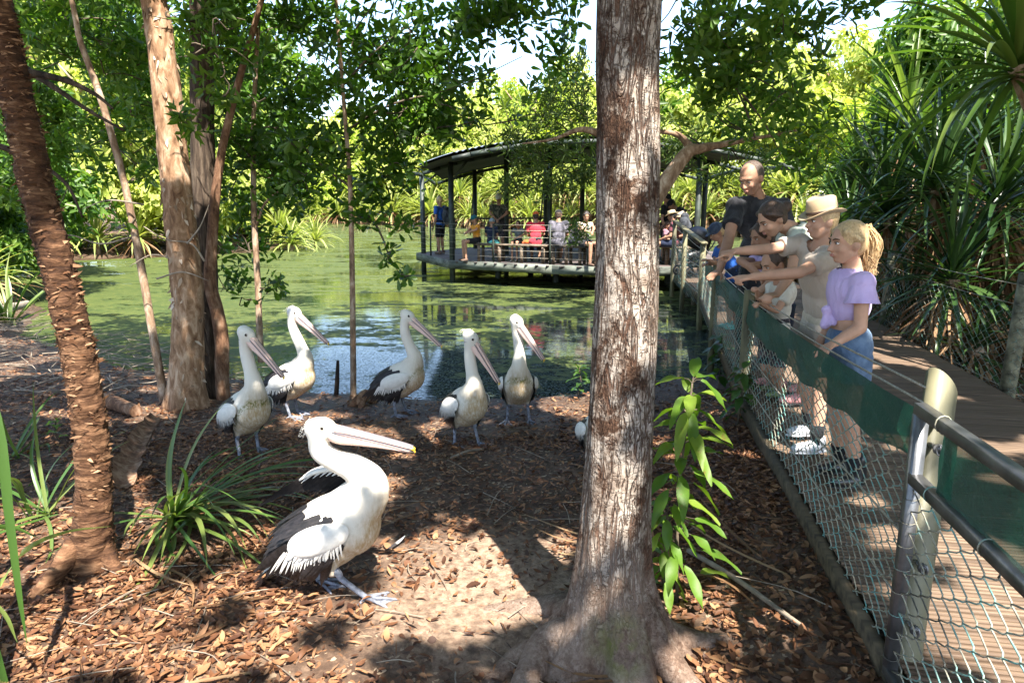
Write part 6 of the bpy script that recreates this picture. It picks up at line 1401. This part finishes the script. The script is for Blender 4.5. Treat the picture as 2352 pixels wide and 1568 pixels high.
        if kind == 'brim':
            b = MB(); w = pr.get('w', .17); n = 40; an = np.arange(n)*2*PI/n; prof = [(.084, .040), (w*.75, .036), (w, .046), (w, .052), (w*.75, .043), (.082, .050), (.086, .085), (.080, pr.get('top', .155)), (.066, pr.get('top', .155)+.012), (.0, pr.get('top', .155)+.002)]
            v = np.concatenate([np.stack([1.22*r*np.cos(an)-.012+0*an, r*np.sin(an)*1.02, z+pr.get('curl', .03)*(np.abs(np.sin(an))**2)*(r/w)**2-pr.get('curl', .03)*.5*(np.cos(an)**2)*(r/w)**2+(-.012*np.abs(np.cos(an))*0 if r > .09 else 0)], -1) for r, z in prof])
            m = len(prof); i = np.arange(m-1)[:, None]*n; j = np.arange(n)[None]; j2 = (j+1) % n
            Rp = Rh @ np.array(Matrix.Rotation(math.radians(pr.get('tilt', 0)), 3, 'Y'))
            b.add(hd+(v*k) @ Rp.T, np.stack([i+j, i+j2, i+n+j2, i+n+j], -1).reshape(-1, 4)); ho = b.build(nm, mat, th)
            b = MB(); vb = np.concatenate([np.stack([1.22*r*np.cos(an)-.012, r*np.sin(an)*1.02, z+.004+0*an], -1) for r, z in ((.0845, .050), (.0885, .054), (.0880, .070), (.0845, .073))])
            i = np.arange(3)[:, None]*n; b.add(hd+(vb*k) @ Rp.T, np.stack([i+j, i+j2, i+n+j2, i+n+j], -1).reshape(-1, 4)); b.build('hat_band', pr.get('band', M_brow), ho)
            continue
    if hair:
        mat, kind = hair; b = MB()
        if kind == 'crop':
            b.ell(Hp(-.034, 0, .024), V(.092, .084, .098)*k, Rh, 18, 14)
            o = b.build('hair', mat, th)
        elif kind in ('short', 'cap'):
            b.ell(Hp(-.024, 0, .030), V(.098, .085, .094)*k, Rh, 18, 14); b.ell(Hp(-.055, 0, -.015), V(.055, .070, .075)*k, Rh, 14, 10); b.remesh('hair', mat, th, False, .009, 2)
        elif kind in ('pony', 'bun', 'long'):
            b.ell(Hp(-.022, 0, .032), V(.099, .085, .096)*k, Rh, 20, 14); b.ell(Hp(-.050, 0, -.008), V(.062, .076, .078)*k, Rh, 16, 10)
            for sg in (1, -1): b.cap(Hp(.035, sg*.058, .062), Hp(-.03, sg*.083, .015), .026*k, .022*k, 10)
            if kind == 'bun': b.ell(Hp(-.135, 0, .015), V(.045, .045, .042)*k, Rh, 12, 10); b.cap(Hp(-.10, 0, .02), Hp(-.13, 0, .015), .04*k, .035*k)
            if kind == 'long': b.chain([Hp(-.06, .03, -.02), Hp(-.07, .05, -.12), Hp(-.05, .06, -.22)], [.055*k, .05*k, .03*k]); b.chain([Hp(-.06, -.03, -.02), Hp(-.08, -.05, -.12), Hp(-.08, -.05, -.22)], [.055*k, .05*k, .03*k])
            b.remesh('hair', mat, th, False, .009, 2)
            if kind == 'pony':
                b = MB(); rg = np.random.default_rng(seed)
                for q in range(240):
                    o1 = rg.normal(0, .010, 3); o2 = rg.normal(0, .017, 3); o3 = rg.normal(0, .020, 3); o3[2] *= 2.2
                    pts = [Hp(-.085, 0, .055)+o1*.4, Hp(-.122, 0, .060)+o1, Hp(-.142, 0, .0)+o2, Hp(-.140, 0, -.09)+o2*1.1, Hp(-.122, 0, -.18)+o3]
                    b.tube(spline(pts, 10), np.linspace(.0036, .0009, 10), 4, False)
                po = b.build('ponytail', mat, th)
                b = MB(); b.ell(Hp(-.102, 0, .062), V(.014, .022, .022)*k, Rh, 10, 8); b.build('hair_tie', M_scl, th)
    return th
def joints(base, yaw, Ht, pose='stand', **ov):
    """standing or sitting joints; overrides are world points"""
    c, s = math.cos(math.radians(yaw)), math.sin(math.radians(yaw)); base = np.asarray(base, float)
    def W(x, y, z): return base+V(c*x-s*y, s*x+c*y, z)*Ht
    J = dict(pelvis=W(0, 0, .535), chest=W(0, 0, .715), neck=W(-.005, 0, .825), head=W(.012, 0, .93), sL=W(0, .108, .80), sR=W(0, -.108, .80), eL=W(-.01, .135, .625), eR=W(-.01, -.135, .625), wL=W(.05, .14, .485), wR=W(.05, -.14, .485),
             hL=W(0, .052, .515), hR=W(0, -.052, .515), kL=W(.012, .055, .285), kR=W(.012, -.055, .285), aL=W(-.01, .055, .045), aR=W(-.01, -.055, .045))
    if pose == 'sit':
        J = dict(pelvis=W(0, 0, .30), chest=W(.02, 0, .475), neck=W(.03, 0, .58), head=W(.06, 0, .685), sL=W(.025, .108, .56), sR=W(.025, -.108, .56), eL=W(.05, .13, .40), eR=W(.05, -.13, .40), wL=W(.19, .07, .35), wR=W(.19, -.07, .35),
                 hL=W(.02, .052, .285), hR=W(.02, -.052, .285), kL=W(.26, .06, .285), kR=W(.26, -.06, .285), aL=W(.25, .06, .045), aR=W(.25, -.06, .045))
    J.update({k: np.asarray(v, float) for k, v in ov.items()}); return J
ZB = .302
def flo(px, py, z=ZB): return on_z(px, py, z)
A_ = at_d
# ---- materials of the clothes
C_blacktee = cloth('black_marl_tee', (.012, .012, .015), (.050, .050, .058), 7, (.42, .66)); C_black = cloth('black_cloth', (.012, .012, .014)); C_sage = cloth('sage_cloth', (.44, .47, .40)); C_lav = cloth('lavender_rib', (.50, .38, .62), (.44, .33, .56)); C_khaki = cloth('khaki_polo', (.47, .39, .32), (.42, .345, .28)); C_kshort = cloth('beige_shorts', (.50, .42, .32)); C_denim = cloth('denim', (.075, .12, .20), (.13, .19, .28), 18, (.4, .6), .4)
C_cream = cloth('cream_check', (.62, .58, .50), (.52, .47, .39), 14); C_dpat = cloth('dark_patterned_shorts', (.03, .027, .03), (.12, .09, .10), 22, (.5, .56)); C_blue = cloth('royal_blue', (.02, .09, .36), (.03, .12, .45)); C_navy = cloth('navy_cloth', (.015, .022, .05)); C_orange = cloth('orange_tee', (.75, .30, .03)); C_red = cloth('red_shirt', (.55, .04, .06)); C_camo = cloth('leaf_print_shirt', (.03, .035, .025), (.14, .13, .09), 20, (.48, .54)); C_tie = cloth('grey_tie_dye', (.035, .035, .045), (.16, .15, .18), 6, (.42, .62)); C_tank = cloth('beige_tank', (.45, .36, .28)); C_grey = cloth('grey_tee', (.13, .15, .15)); C_mar = cloth('maroon_tee', (.16, .045, .06)); C_mauve = cloth('mauve_tee', (.30, .16, .20)); C_sgrey = cloth('charcoal_shorts', (.03, .03, .035))
M_felt = cloth('tan_felt', (.40, .29, .175), (.36, .26, .155), 4, (.4, .6), .08); M_straw = plain('straw_hat', (.50, .40, .25), .8, nscale=30, namt=.15, bump=.4); M_band = plain('leather_band', (.045, .022, .014), .5)
M_capN = cloth('cap_navy_stone', (.03, .045, .085), (.06, .08, .13), 12); M_capT = cloth('cap_teal', (.02, .12, .15)); M_capG = cloth('cap_greyblue', (.25, .30, .33)); M_capO = cloth('cap_orange', (.65, .12, .03)); M_capK = cloth('cap_black', (.012, .012, .014)); M_capS = cloth('cap_stone', (.55, .52, .44)); M_buck = cloth('bucket_tan', (.52, .42, .30))
# ---- boy in the tan hat
fb = flo(1876, 1030); d0 = fb[1]
pel = A_(1892, 745, 4.12); ch = A_(1884, 640, 4.08)
J = joints((pel[0], pel[1], ZB), 205, 1.52, pelvis=pel, chest=ch, neck=A_(1882, 566, 4.08), head=A_(1887, 508, 4.06), sL=A_(1905, 592, 3.93), sR=A_(1842, 560, 4.22), eL=A_(1836, 626, 3.80), wL=A_(1728, 636, 3.84), eR=A_(1765, 572, 4.16), wR=A_(1688, 577, 4.12),
           hL=pel+V(.03, -.08, -.04), hR=pel+V(-.03, .07, -.04), aL=flo(1872, 1046)+V(0, 0, .075), aR=flo(1858, 1006)+V(0, 0, .075))
J['kL'] = J['hL']*.5+J['aL']*.5+V(-.04, -.02, 0); J['kR'] = J['hR']*.5+J['aR']*.5+V(-.04, -.02, 0)
person('boy in a wide tan felt hat and khaki polo pointing with both arms', J, 1.52, M_skin, (188, 4, 0), [('polo_shirt', C_khaki, 'shirt', dict(sleeve=.62, hem=-.03, e=.016)), ('collar', C_khaki, 'none', {}), ('shorts', C_kshort, 'legs', dict(len=.75)), ('sneaker', M_shoeW, 'shoes', dict(h=.03, sole=M_shoeW)), ('sock', C_black, 'socks', dict(len=.35)),
       ('felt_hat', M_felt, 'brim', dict(w=.128, top=.150, tilt=8, band=M_band))], (M_hbl, 'short'), .98, .0075, ('point', 'point'), (nrm(A_(1665, 643, 3.86)-J['wL']), nrm(A_(1633, 590, 4.1)-J['wR'])), (V(0, -.35, 1), V(0, -.3, 1)), feet=(-1, -.15, 0), bulk=1.0)
# ---- fair haired girl
pel = A_(1948, 795, 3.50); 
J = joints((pel[0], pel[1], ZB), 190, 1.46, pelvis=pel, chest=A_(1950, 680, 3.50), neck=A_(1960, 618, 3.5), head=A_(1946, 557, 3.48), sL=A_(1981, 650, 3.36), sR=A_(1930, 640, 3.64), eL=A_(1976, 752, 3.33), wL=A_(1916, 788, 3.24), eR=A_(1915, 740, 3.68), wR=A_(1880, 790, 3.55),
           hL=pel+V(.0, -.075, -.03), hR=pel+V(.0, .075, -.03), aL=flo(1962, 1122)+V(0, 0, .07), aR=flo(1930, 1090)+V(0, 0, .07))
J['kL'] = J['hL']*.5+J['aL']*.5+V(-.03, 0, 0); J['kR'] = J['hR']*.5+J['aR']*.5+V(-.03, 0, 0)
gp = person('fair haired girl with a ponytail in a knotted lavender crop top and denim shorts', J, 1.46, M_skin, (186, 6, 0), [('crop_top', C_lav, 'shirt', dict(sleeve=.42, e=.013, lo=None, nr=.09)), ('denim_shorts', C_denim, 'legs', dict(len=.42, flare=2.2)), ('boot', M_shoeK, 'shoes', dict(h=.12)), ('sock', C_black, 'socks', dict(len=.35))],
       (M_hbl, 'pony'), 1.04, .0075, ('relaxed', 'relaxed'), feet=(-1, -.2, 0), seed=4)
b = MB(); kn = A_(1902, 712, 3.50); b.ell(kn, (.035, .03, .028)); b.cap(kn, kn+V(-.015, -.01, -.075), .018, .026, 8); b.cap(kn, kn+V(.02, -.03, -.06), .016, .02, 8); b.remesh('shirt_knot', C_lav, gp, False, .008, 2)
for sg, S, E in ((1, J['sL'], J['eL']),):
    n = 24; an = np.linspace(0, 2*PI, n, endpoint=False); ax = nrm(E-S); e1 = nrm(np.cross(ax, (0, 1., 0))); e2 = np.cross(ax, e1); vs = []
    for i, (t_, r_) in enumerate(((.05, .056), (.22, .066), (.36, .072), (.46, .080))): vs += [S+(E-S)*t_+(e1*math.cos(a)+e2*math.sin(a))*(r_+(.007*math.sin(a*7)*(i/3))) for a in an]
    i = np.arange(3)[:, None]*n; j = np.arange(n)[None]; j2 = (j+1) % n; b = MB(); b.add(np.array(vs), np.stack([i+j, i+j2, i+n+j2, i+n+j], -1).reshape(-1, 4)); b.build('sleeve_frill', C_lav, gp)
# ---- man in black
pel = A_(1745, 640, 6.15)
J = joints((pel[0], pel[1], ZB), 250, 1.86, pelvis=pel, chest=A_(1742, 515, 6.08), neck=A_(1740, 449, 6.05), head=A_(1724, 410, 5.96), sL=A_(1794, 474, 6.1), sR=A_(1690, 475, 5.98), eL=A_(1815, 560, 6.0), wL=A_(1790, 620, 5.8), eR=A_(1672, 556, 5.72), wR=A_(1652, 622, 5.45),
           hL=pel+V(.09, 0, -.04), hR=pel+V(-.09, -.02, -.04))
person('tall man with cropped hair in a black tee leaning over the fence', J, 1.86, M_skin2, (222, 26, 0), [('tee_shirt', C_blacktee, 'shirt', dict(sleeve=.55, hem=-.06, nr=.072)), ('trousers', C_black, 'legs', dict(len=1.9)), ('shoe', M_shoeK, 'shoes', {})], (M_hsh, 'crop'), 1.05, .0085, ('relaxed', 'flat'), (None, nrm(A_(1606, 650, 5.25)-J['wR'])), (None, V(-.3, -.3, .9)), bulk=1.12)
# ---- mother bending forward
pel = A_(1905, 655, 4.92)
J = joints((pel[0], pel[1], ZB), 190, 1.68, pelvis=pel, chest=A_(1850, 565, 4.85), neck=A_(1815, 520, 4.82), head=A_(1772, 503, 4.76), sL=A_(1836, 545, 4.66), sR=A_(1806, 548, 5.0), eL=A_(1818, 628, 4.52), wL=A_(1784, 676, 4.38), eR=A_(1790, 630, 5.0), wR=A_(1760, 655, 4.9),
           hL=pel+V(0, -.09, -.04), hR=pel+V(0, .09, -.04), aL=flo(1800, 930)+V(.12, 0, .07), aR=flo(1815, 905)+V(.12, 0, .07))
J['kL'] = J['hL']*.5+J['aL']*.5+V(-.03, 0, 0); J['kR'] = J['hR']*.5+J['aR']*.5+V(-.03, 0, 0)
person('smiling woman with dark tied back hair bending forward in a sage shirt', J, 1.68, M_skin, (192, 32, 0), [('sage_shirt', C_sage, 'shirt', dict(sleeve=.5)), ('shorts', C_sgrey, 'legs', dict(len=.7)), ('sandal', M_shoeP, 'shoes', dict(h=0, sole=M_shoeK))], (M_hbr, 'bun'), 1.0, .008, ('grip', 'relaxed'), (nrm(A_(1748, 683, 4.30)-J['wL']), None), (V(0, -.2, 1), None), feet=(-1, -.2, 0))
# ---- dark haired girl leaning on folded arms
pel = A_(1790, 700, 5.45)
J = joints((pel[0], pel[1], ZB), 195, 1.40, pelvis=pel, chest=A_(1772, 622, 5.38), neck=A_(1768, 586, 5.36), head=A_(1749, 543, 5.30), sL=A_(1782, 604, 5.26), sR=A_(1748, 604, 5.5), eL=A_(1722, 612, 5.15), wL=A_(1742, 632, 5.02), eR=A_(1700, 598, 5.32), wR=A_(1728, 618, 5.12))
person('dark haired girl in lilac resting her folded arms on the fence', J, 1.40, M_skin2, (200, 20, 0), [('tee_shirt', C_lav, 'shirt', dict(sleeve=.45)), ('shorts', C_navy, 'legs', dict(len=.6)), ('shoe', M_shoeP, 'shoes', {})], (M_hbr, 'long'), 1.05, .008)
# ---- small child in cream
pel = A_(1782, 748, 4.80)
J = joints((pel[0], pel[1], ZB), 200, 1.13, pelvis=pel, chest=A_(1795, 680, 4.74), neck=A_(1790, 648, 4.72), head=A_(1776, 606, 4.68), sL=A_(1812, 668, 4.64), sR=A_(1772, 662, 4.86), eL=A_(1785, 712, 4.58), wL=A_(1752, 700, 4.52), eR=A_(1752, 690, 4.84), wR=A_(1738, 668, 4.74), aL=flo(1790, 915)+V(0, 0, .05), aR=flo(1775, 900)+V(0, 0, .05))
person('small brown haired child in a cream shirt gripping the fence', J, 1.13, M_skin, (198, 24, 0), [('cream_shirt', C_cream, 'shirt', dict(sleeve=.6, hem=-.02)), ('shorts', C_dpat, 'legs', dict(len=.85)), ('shoe', M_shoeG, 'shoes', {})], (M_hbr, 'short'), 1.08, .008, ('grip', 'grip'))
# ---- boy in blue with a cap
fb = flo(1672, 758); pel = V(fb[0]+.05, fb[1], ZB+.72)
J = joints((fb[0]+.04, fb[1], ZB), 190, 1.34, head=A_(1645, 533, 8.15), neck=A_(1658, 562, 8.18), chest=A_(1664, 588, 8.2), sL=A_(1668, 575, 8.05), sR=A_(1650, 574, 8.32), eL=A_(1652, 606, 7.9), wL=A_(1628, 598, 7.8), eR=A_(1640, 604, 8.2), wR=A_(1622, 606, 8.0))
person('boy in a royal blue shirt and navy cap watching over the fence', J, 1.34, M_skin2, (192, 32, 0), [('blue_shirt', C_blue, 'shirt', dict(sleeve=.55, hem=-.08)), ('shorts', C_navy, 'legs', dict(len=.8)), ('shoe', M_shoeT, 'shoes', {}), ('cap', M_capN, 'cap', {})], (M_hbl, 'short'), 1.05, .009, ('relaxed', 'relaxed'))
# ---- visitors in the shelter
FV = .013
def stander(lab, px, py, d, yaw, Ht, skin, outfit, hair=None, look=None, ov=None, **kw):
    p = A_(px, py, d); J = joints((p[0], p[1], ZD), yaw, Ht, 'stand'); 
    if ov: J.update(ov(J))
    return person(lab, J, Ht, skin, look or (yaw, 15, 0), outfit, hair, 1.0, FV, group='visitors in the shelter', **kw)
def sitter(lab, px, py, d, yaw, Ht, skin, outfit, hair=None, look=None, ov=None, **kw):
    p = A_(px, py, d); J = joints((p[0], p[1], ZD+.45-.24*Ht+.02), yaw, Ht, 'sit')
    dz = J['aL'][2]-(ZD+.045*Ht)
    for k in ('aL', 'aR'): J[k] = J[k]-V(0, 0, dz)
    if ov: J.update(ov(J))
    return person(lab, J, Ht, skin, look or (yaw, 10, 0), outfit, hair, 1.0, FV, group='visitors in the shelter', **kw)
def hands_front(J, z=.60, f=.20):
    m = (J['sL']+J['sR'])/2; fw = nrm(np.cross(J['sL']-J['sR'], (0, 0, 1.))); s_ = nrm(J['sL']-J['sR'])
    c = V(m[0], m[1], J['pelvis'][2]+(J['sL'][2]-J['pelvis'][2])*z)+fw*f*1.0
    return dict(wL=c+s_*.06, wR=c-s_*.06, eL=J['sL']*.45+(c+s_*.28-fw*.12)*.55, eR=J['sR']*.45+(c-s_*.28-fw*.12)*.55)
stander('man in a stone cap and dark leaf print shirt standing in the shelter', 1146, 560, 19.6, 262, 1.78, M_skin2, [('print_shirt', C_camo, 'shirt', dict(sleeve=.7, hem=-.06)), ('shorts', C_dpat, 'legs', dict(len=.8)), ('shoe', M_shoeK, 'shoes', {}), ('cap', M_capS, 'cap', {})], None, (262, 22, 0), lambda J: hands_front(J, .30, .22))
stander('person in a blue shirt with a rucksack at the left end of the shelter', 1012, 560, 20.6, 150, 1.72, M_skin2, [('blue_shirt', C_blue, 'shirt', dict(sleeve=.6)), ('shorts', C_black, 'legs', dict(len=.9)), ('shoe', M_sole, 'shoes', {})], (M_hbl, 'short'), (150, 0, 0))
sitter('boy in an orange tee and teal cap sitting at the left end of the bench', 1096, 555, 18.30, 205, 1.42, M_skin2, [('orange_tee', C_orange, 'shirt', dict(sleeve=.6)), ('shorts', C_black, 'legs', dict(len=.7)), ('sandal', M_sole, 'shoes', dict(h=0)), ('cap', M_capT, 'cap', {})], None, (200, 18, 0), lambda J: hands_front(J, .55, .26))
sitter('child in navy and a grey blue cap sitting right of the orange boy', 1128, 558, 18.15, 70, 1.25, M_skin2, [('navy_tee', C_navy, 'shirt', dict(sleeve=.6)), ('shorts', C_navy, 'legs', dict(len=.8)), ('shoe', M_shoeK, 'shoes', {}), ('cap', M_capG, 'cap', {})], None, (80, 10, 0))
sitter('little child in a grey tee facing us on the bench left of the red shirt', 1192, 560, 18.2, 245, 1.12, M_skin2, [('grey_tee', C_grey, 'shirt', dict(sleeve=.6)), ('shorts', C_black, 'legs', dict(len=.8)), ('shoe', M_shoeK, 'shoes', {})], (M_hdk, 'short'), (250, 15, 0), lambda J: hands_front(J, .35, .2))
sitter('person in a red shirt and orange cap seen from behind on the bench', 1230, 562, 17.75, 88, 1.62, M_skin2, [('red_shirt', C_red, 'shirt', dict(sleeve=.75, hem=-.02)), ('trousers', C_black, 'legs', dict(len=1.5)), ('shoe', M_shoeK, 'shoes', {}), ('cap', M_capO, 'cap', {})], (M_hdk, 'short'), (95, 5, 0))
sitter('person in a grey tie dyed shirt and black cap seen from behind on the bench', 1283, 562, 17.25, 92, 1.72, M_skin2, [('tie_dye_shirt', C_tie, 'shirt', dict(sleeve=.8, hem=-.02)), ('shorts', C_sgrey, 'legs', dict(len=.9)), ('shoe', M_shoeW, 'shoes', {}), ('cap', M_capK, 'cap', {})], (M_hsh, 'short'), (85, 5, 0), bulk=1.1)
wp = sitter('woman in a beige singlet sitting with crossed legs and looking at her phone', 1340, 562, 16.95, 300, 1.66, M_skin2, [('singlet', C_tank, 'shirt', dict(sleeve=0)), ('shorts', C_black, 'legs', dict(len=.6)), ('shoe', M_sole, 'shoes', {})], (M_hdk, 'bun'), (275, 22, 0), lambda J: hands_front(J, .62, .24))
# ---- group at the right hand end
stander('man in black with a cap and beard standing at the table behind the thick trunk', 1526, 560, 18.4, 330, 1.76, M_skin2, [('black_tee', C_black, 'shirt', dict(sleeve=.6)), ('shorts', C_black, 'legs', dict(len=.9)), ('shoe', M_shoeK, 'shoes', {}), ('cap', M_capK, 'cap', {})], (M_hdk, 'short'), (330, 25, 0))
sitter('small child in mauve sitting below the man in black', 1527, 548, 17.7, 330, 1.12, M_skin2, [('mauve_tee', C_mauve, 'shirt', dict(sleeve=.6)), ('shorts', C_mauve, 'legs', dict(len=.8)), ('shoe', M_shoeW, 'shoes', {})], (M_hbr, 'long'), (320, 20, 0))
sitter('person in a straw hat and maroon tee sitting with a rucksack on', 1550, 545, 16.9, 160, 1.66, M_skin2, [('maroon_tee', C_mar, 'shirt', dict(sleeve=.6)), ('shorts', C_navy, 'legs', dict(len=.7)), ('shoe', M_shoeK, 'shoes', {}), ('straw_hat', M_straw, 'brim', dict(w=.15, top=.13, band=M_capK))], (M_hdk, 'short'), (165, 15, 0))
sitter('person in a tan bucket hat sitting next to the straw hat', 1571, 545, 17.3, 180, 1.60, M_skin2, [('tan_tee', C_mauve, 'shirt', dict(sleeve=.6)), ('shorts', C_navy, 'legs', dict(len=.7)), ('shoe', M_shoeK, 'shoes', {}), ('bucket_hat', M_buck, 'brim', dict(w=.135, top=.12, curl=-.03, band=M_buck))], (M_hdk, 'short'), (185, 20, 0))
def bend(J):
    p = J['pelvis']; f = nrm(np.cross(J['sL']-J['sR'], (0, 0, 1.))); s_ = nrm(J['sL']-J['sR']); ch = p+f*.17+V(0, 0, .28); nk = p+f*.32+V(0, 0, .44)
    return dict(chest=ch, neck=nk, head=nk+f*.15+V(0, 0, .10), sL=nk+s_*.18-V(0, 0, .03), sR=nk-s_*.18-V(0, 0, .03), eL=nk+s_*.22+f*.1-V(0, 0, .30), eR=nk-s_*.22+f*.1-V(0, 0, .30), wL=nk+s_*.1+f*.3-V(0, 0, .42), wR=nk-s_*.1+f*.3-V(0, 0, .42))
stander('man in a black singlet and cap bending over the seated group', 1578, 560, 18.2, 185, 1.76, M_skin3, [('singlet', C_black, 'shirt', dict(sleeve=0)), ('shorts', C_black, 'legs', dict(len=.9)), ('shoe', M_shoeK, 'shoes', {}), ('cap', M_capK, 'cap', {})], (M_hdk, 'short'), (190, 40, 0), bend)
# ---- bags, stroller, small things in the shelter
C_bag = cloth('rucksack_cloth', (.018, .02, .026), (.05, .055, .065), 8)
def rucksack(lab, c, yaw, s_=1.0):
    c = np.asarray(c, float); th = thing('rucksack', lab, 'bag', c, math.radians(yaw)); b = MB(); b.ell((0, 0, 0), (.13*s_, .17*s_, .25*s_), None, 18, 12); b.ell((-.08*s_, 0, -.06*s_), (.09*s_, .13*s_, .14*s_)); b.ell((0, 0, .19*s_), (.10*s_, .13*s_, .08*s_)); b.remesh('bag_body', C_bag, th, True, .012, 3)
    for sg in (1, -1):
        b = MB(); b.tube(spline([(.08*s_, sg*.09*s_, .2*s_), (.25*s_, sg*.11*s_, .20*s_), (.30*s_, sg*.12*s_, .0), (.08*s_, sg*.13*s_, -.18*s_)], 14), .018*s_, 6, True, .4); b.build('strap', C_bag, th, True)
    b = MB(); b.tube(spline([(.03*s_, -.04*s_, .25*s_), (.03*s_, 0, .31*s_), (.03*s_, .04*s_, .25*s_)], 8), .01*s_, 6); b.build('handle', C_bag, th, True)
p = A_(1018, 492, 20.5); rucksack('dark rucksack worn by the person in blue at the shelter left end', p+V(.12, -.10, -.05), 150)
p = A_(1562, 512, 16.75); rucksack('black rucksack on the back of the straw hatted person', p+V(.10, -.02, -.02), 165)
p = A_(1255, 588, 17.9); rucksack('black bag on the deck under the bench behind the red shirt', V(p[0], p[1], ZD+.24), 70, .9)
p = A_(1318, 555, 17.0); rucksack('black bag on the bench beside the woman with the phone', V(p[0], p[1], ZD+.45+.22), 20, .85)
def lump(nm, lab, c, ax, mat):
    b = MB(); c = np.asarray(c, float); b.ell(c, ax, None, 14, 10); b.ell(c+V(ax[0]*.6, -.02, -ax[2]*.5), V(*ax)*.7); b.ell(c+V(-ax[0]*.5, .02, -ax[2]*.4), V(*ax)*.8); return tag(b.remesh(nm, mat, None, False, .012, 2), lab, nm.replace('_', ' '))
p = A_(1211, 560, 17.85); lump('orange_cap', 'orange cap lying on the bench next to the red shirt', (p[0], p[1], ZD+.53), (.11, .09, .06), M_capO)
p = A_(1135, 560, 18.0); lump('teal_cloth', 'crumpled teal cloth on the bench below the standing man', (p[0], p[1], ZD+.53), (.12, .08, .05), M_shoeT)
M_phone = plain('phone_case', (.03, .03, .035), .3)
bench(at_d(1515, 545, 17.4)[:2], at_d(1590, 545, 16.7)[:2], 'timber bench under the straw hatted person beyond the thick trunk')
# stroller on the walkway
sp_ = at_d(1600, 560, 14.6); M_strf = plain('stroller_fabric', (.014, .014, .017), .35, spec=.5, nscale=6, namt=.4, bump=.6, bscale=9); M_org = plain('orange_pouch', (.70, .16, .03), .6)
st = thing('stroller', 'black folding stroller with a shiny hood parked at the end of the fence', 'stroller', (sp_[0], sp_[1], ZB), math.radians(200))
b = MB(); n = 12
for i in range(n+1):
    a = -.25+i/n*1.75
b.ell((.0, 0, .80), (.27, .24, .24), None, 20, 12); hood = b.build('hood', M_strf, st, True)
b = MB(); b.cap((-.10, 0, .46), (.18, 0, .40), .14, .12, 14); b.cap((-.12, 0, .46), (-.26, 0, .82), .13, .12, 14); b.remesh('seat', M_strf, st, True, .02, 3)
for sg in (1, -1):
    b = MB(); b.tube([(-.42, sg*.24, .98), (-.22, sg*.24, .62), (.30, sg*.24, .12)], .014, 8); b.tube([(.20, sg*.24, .55), (-.05, sg*.24, .35), (-.32, sg*.24, .12)], .014, 8); b.build('frame_tube', M_phone, st, True)
    for x in (.30, -.32):
        b = MB(); an = np.linspace(0, 2*PI, 21); b.tube([(x+.085*math.cos(a), sg*.24, .10+.085*math.sin(a)) for a in an], .018, 8, False); b.tube([(x, sg*.22, .10), (x, sg*.26, .10)], .04, 10)
        for a in np.linspace(0, PI, 3, endpoint=False): b.tube([(x+.08*math.cos(a), sg*.24, .10+.08*math.sin(a)), (x-.08*math.cos(a), sg*.24, .10-.08*math.sin(a))], .007, 5)
        b.build('wheel', M_phone, st, True)
b = MB(); b.tube([(-.42, -.24, .98), (-.47, 0, 1.0), (-.42, .24, .98)], .016, 8); b.build('handle', M_phone, st, True)
b = MB(); b.ell((-.05, -.26, .36), (.07, .03, .10)); b.build('pouch', M_org, st, True)
b = MB(); b.ell((.0, 0, .22), (.22, .18, .06)); b.build('basket', M_strf, st, True)
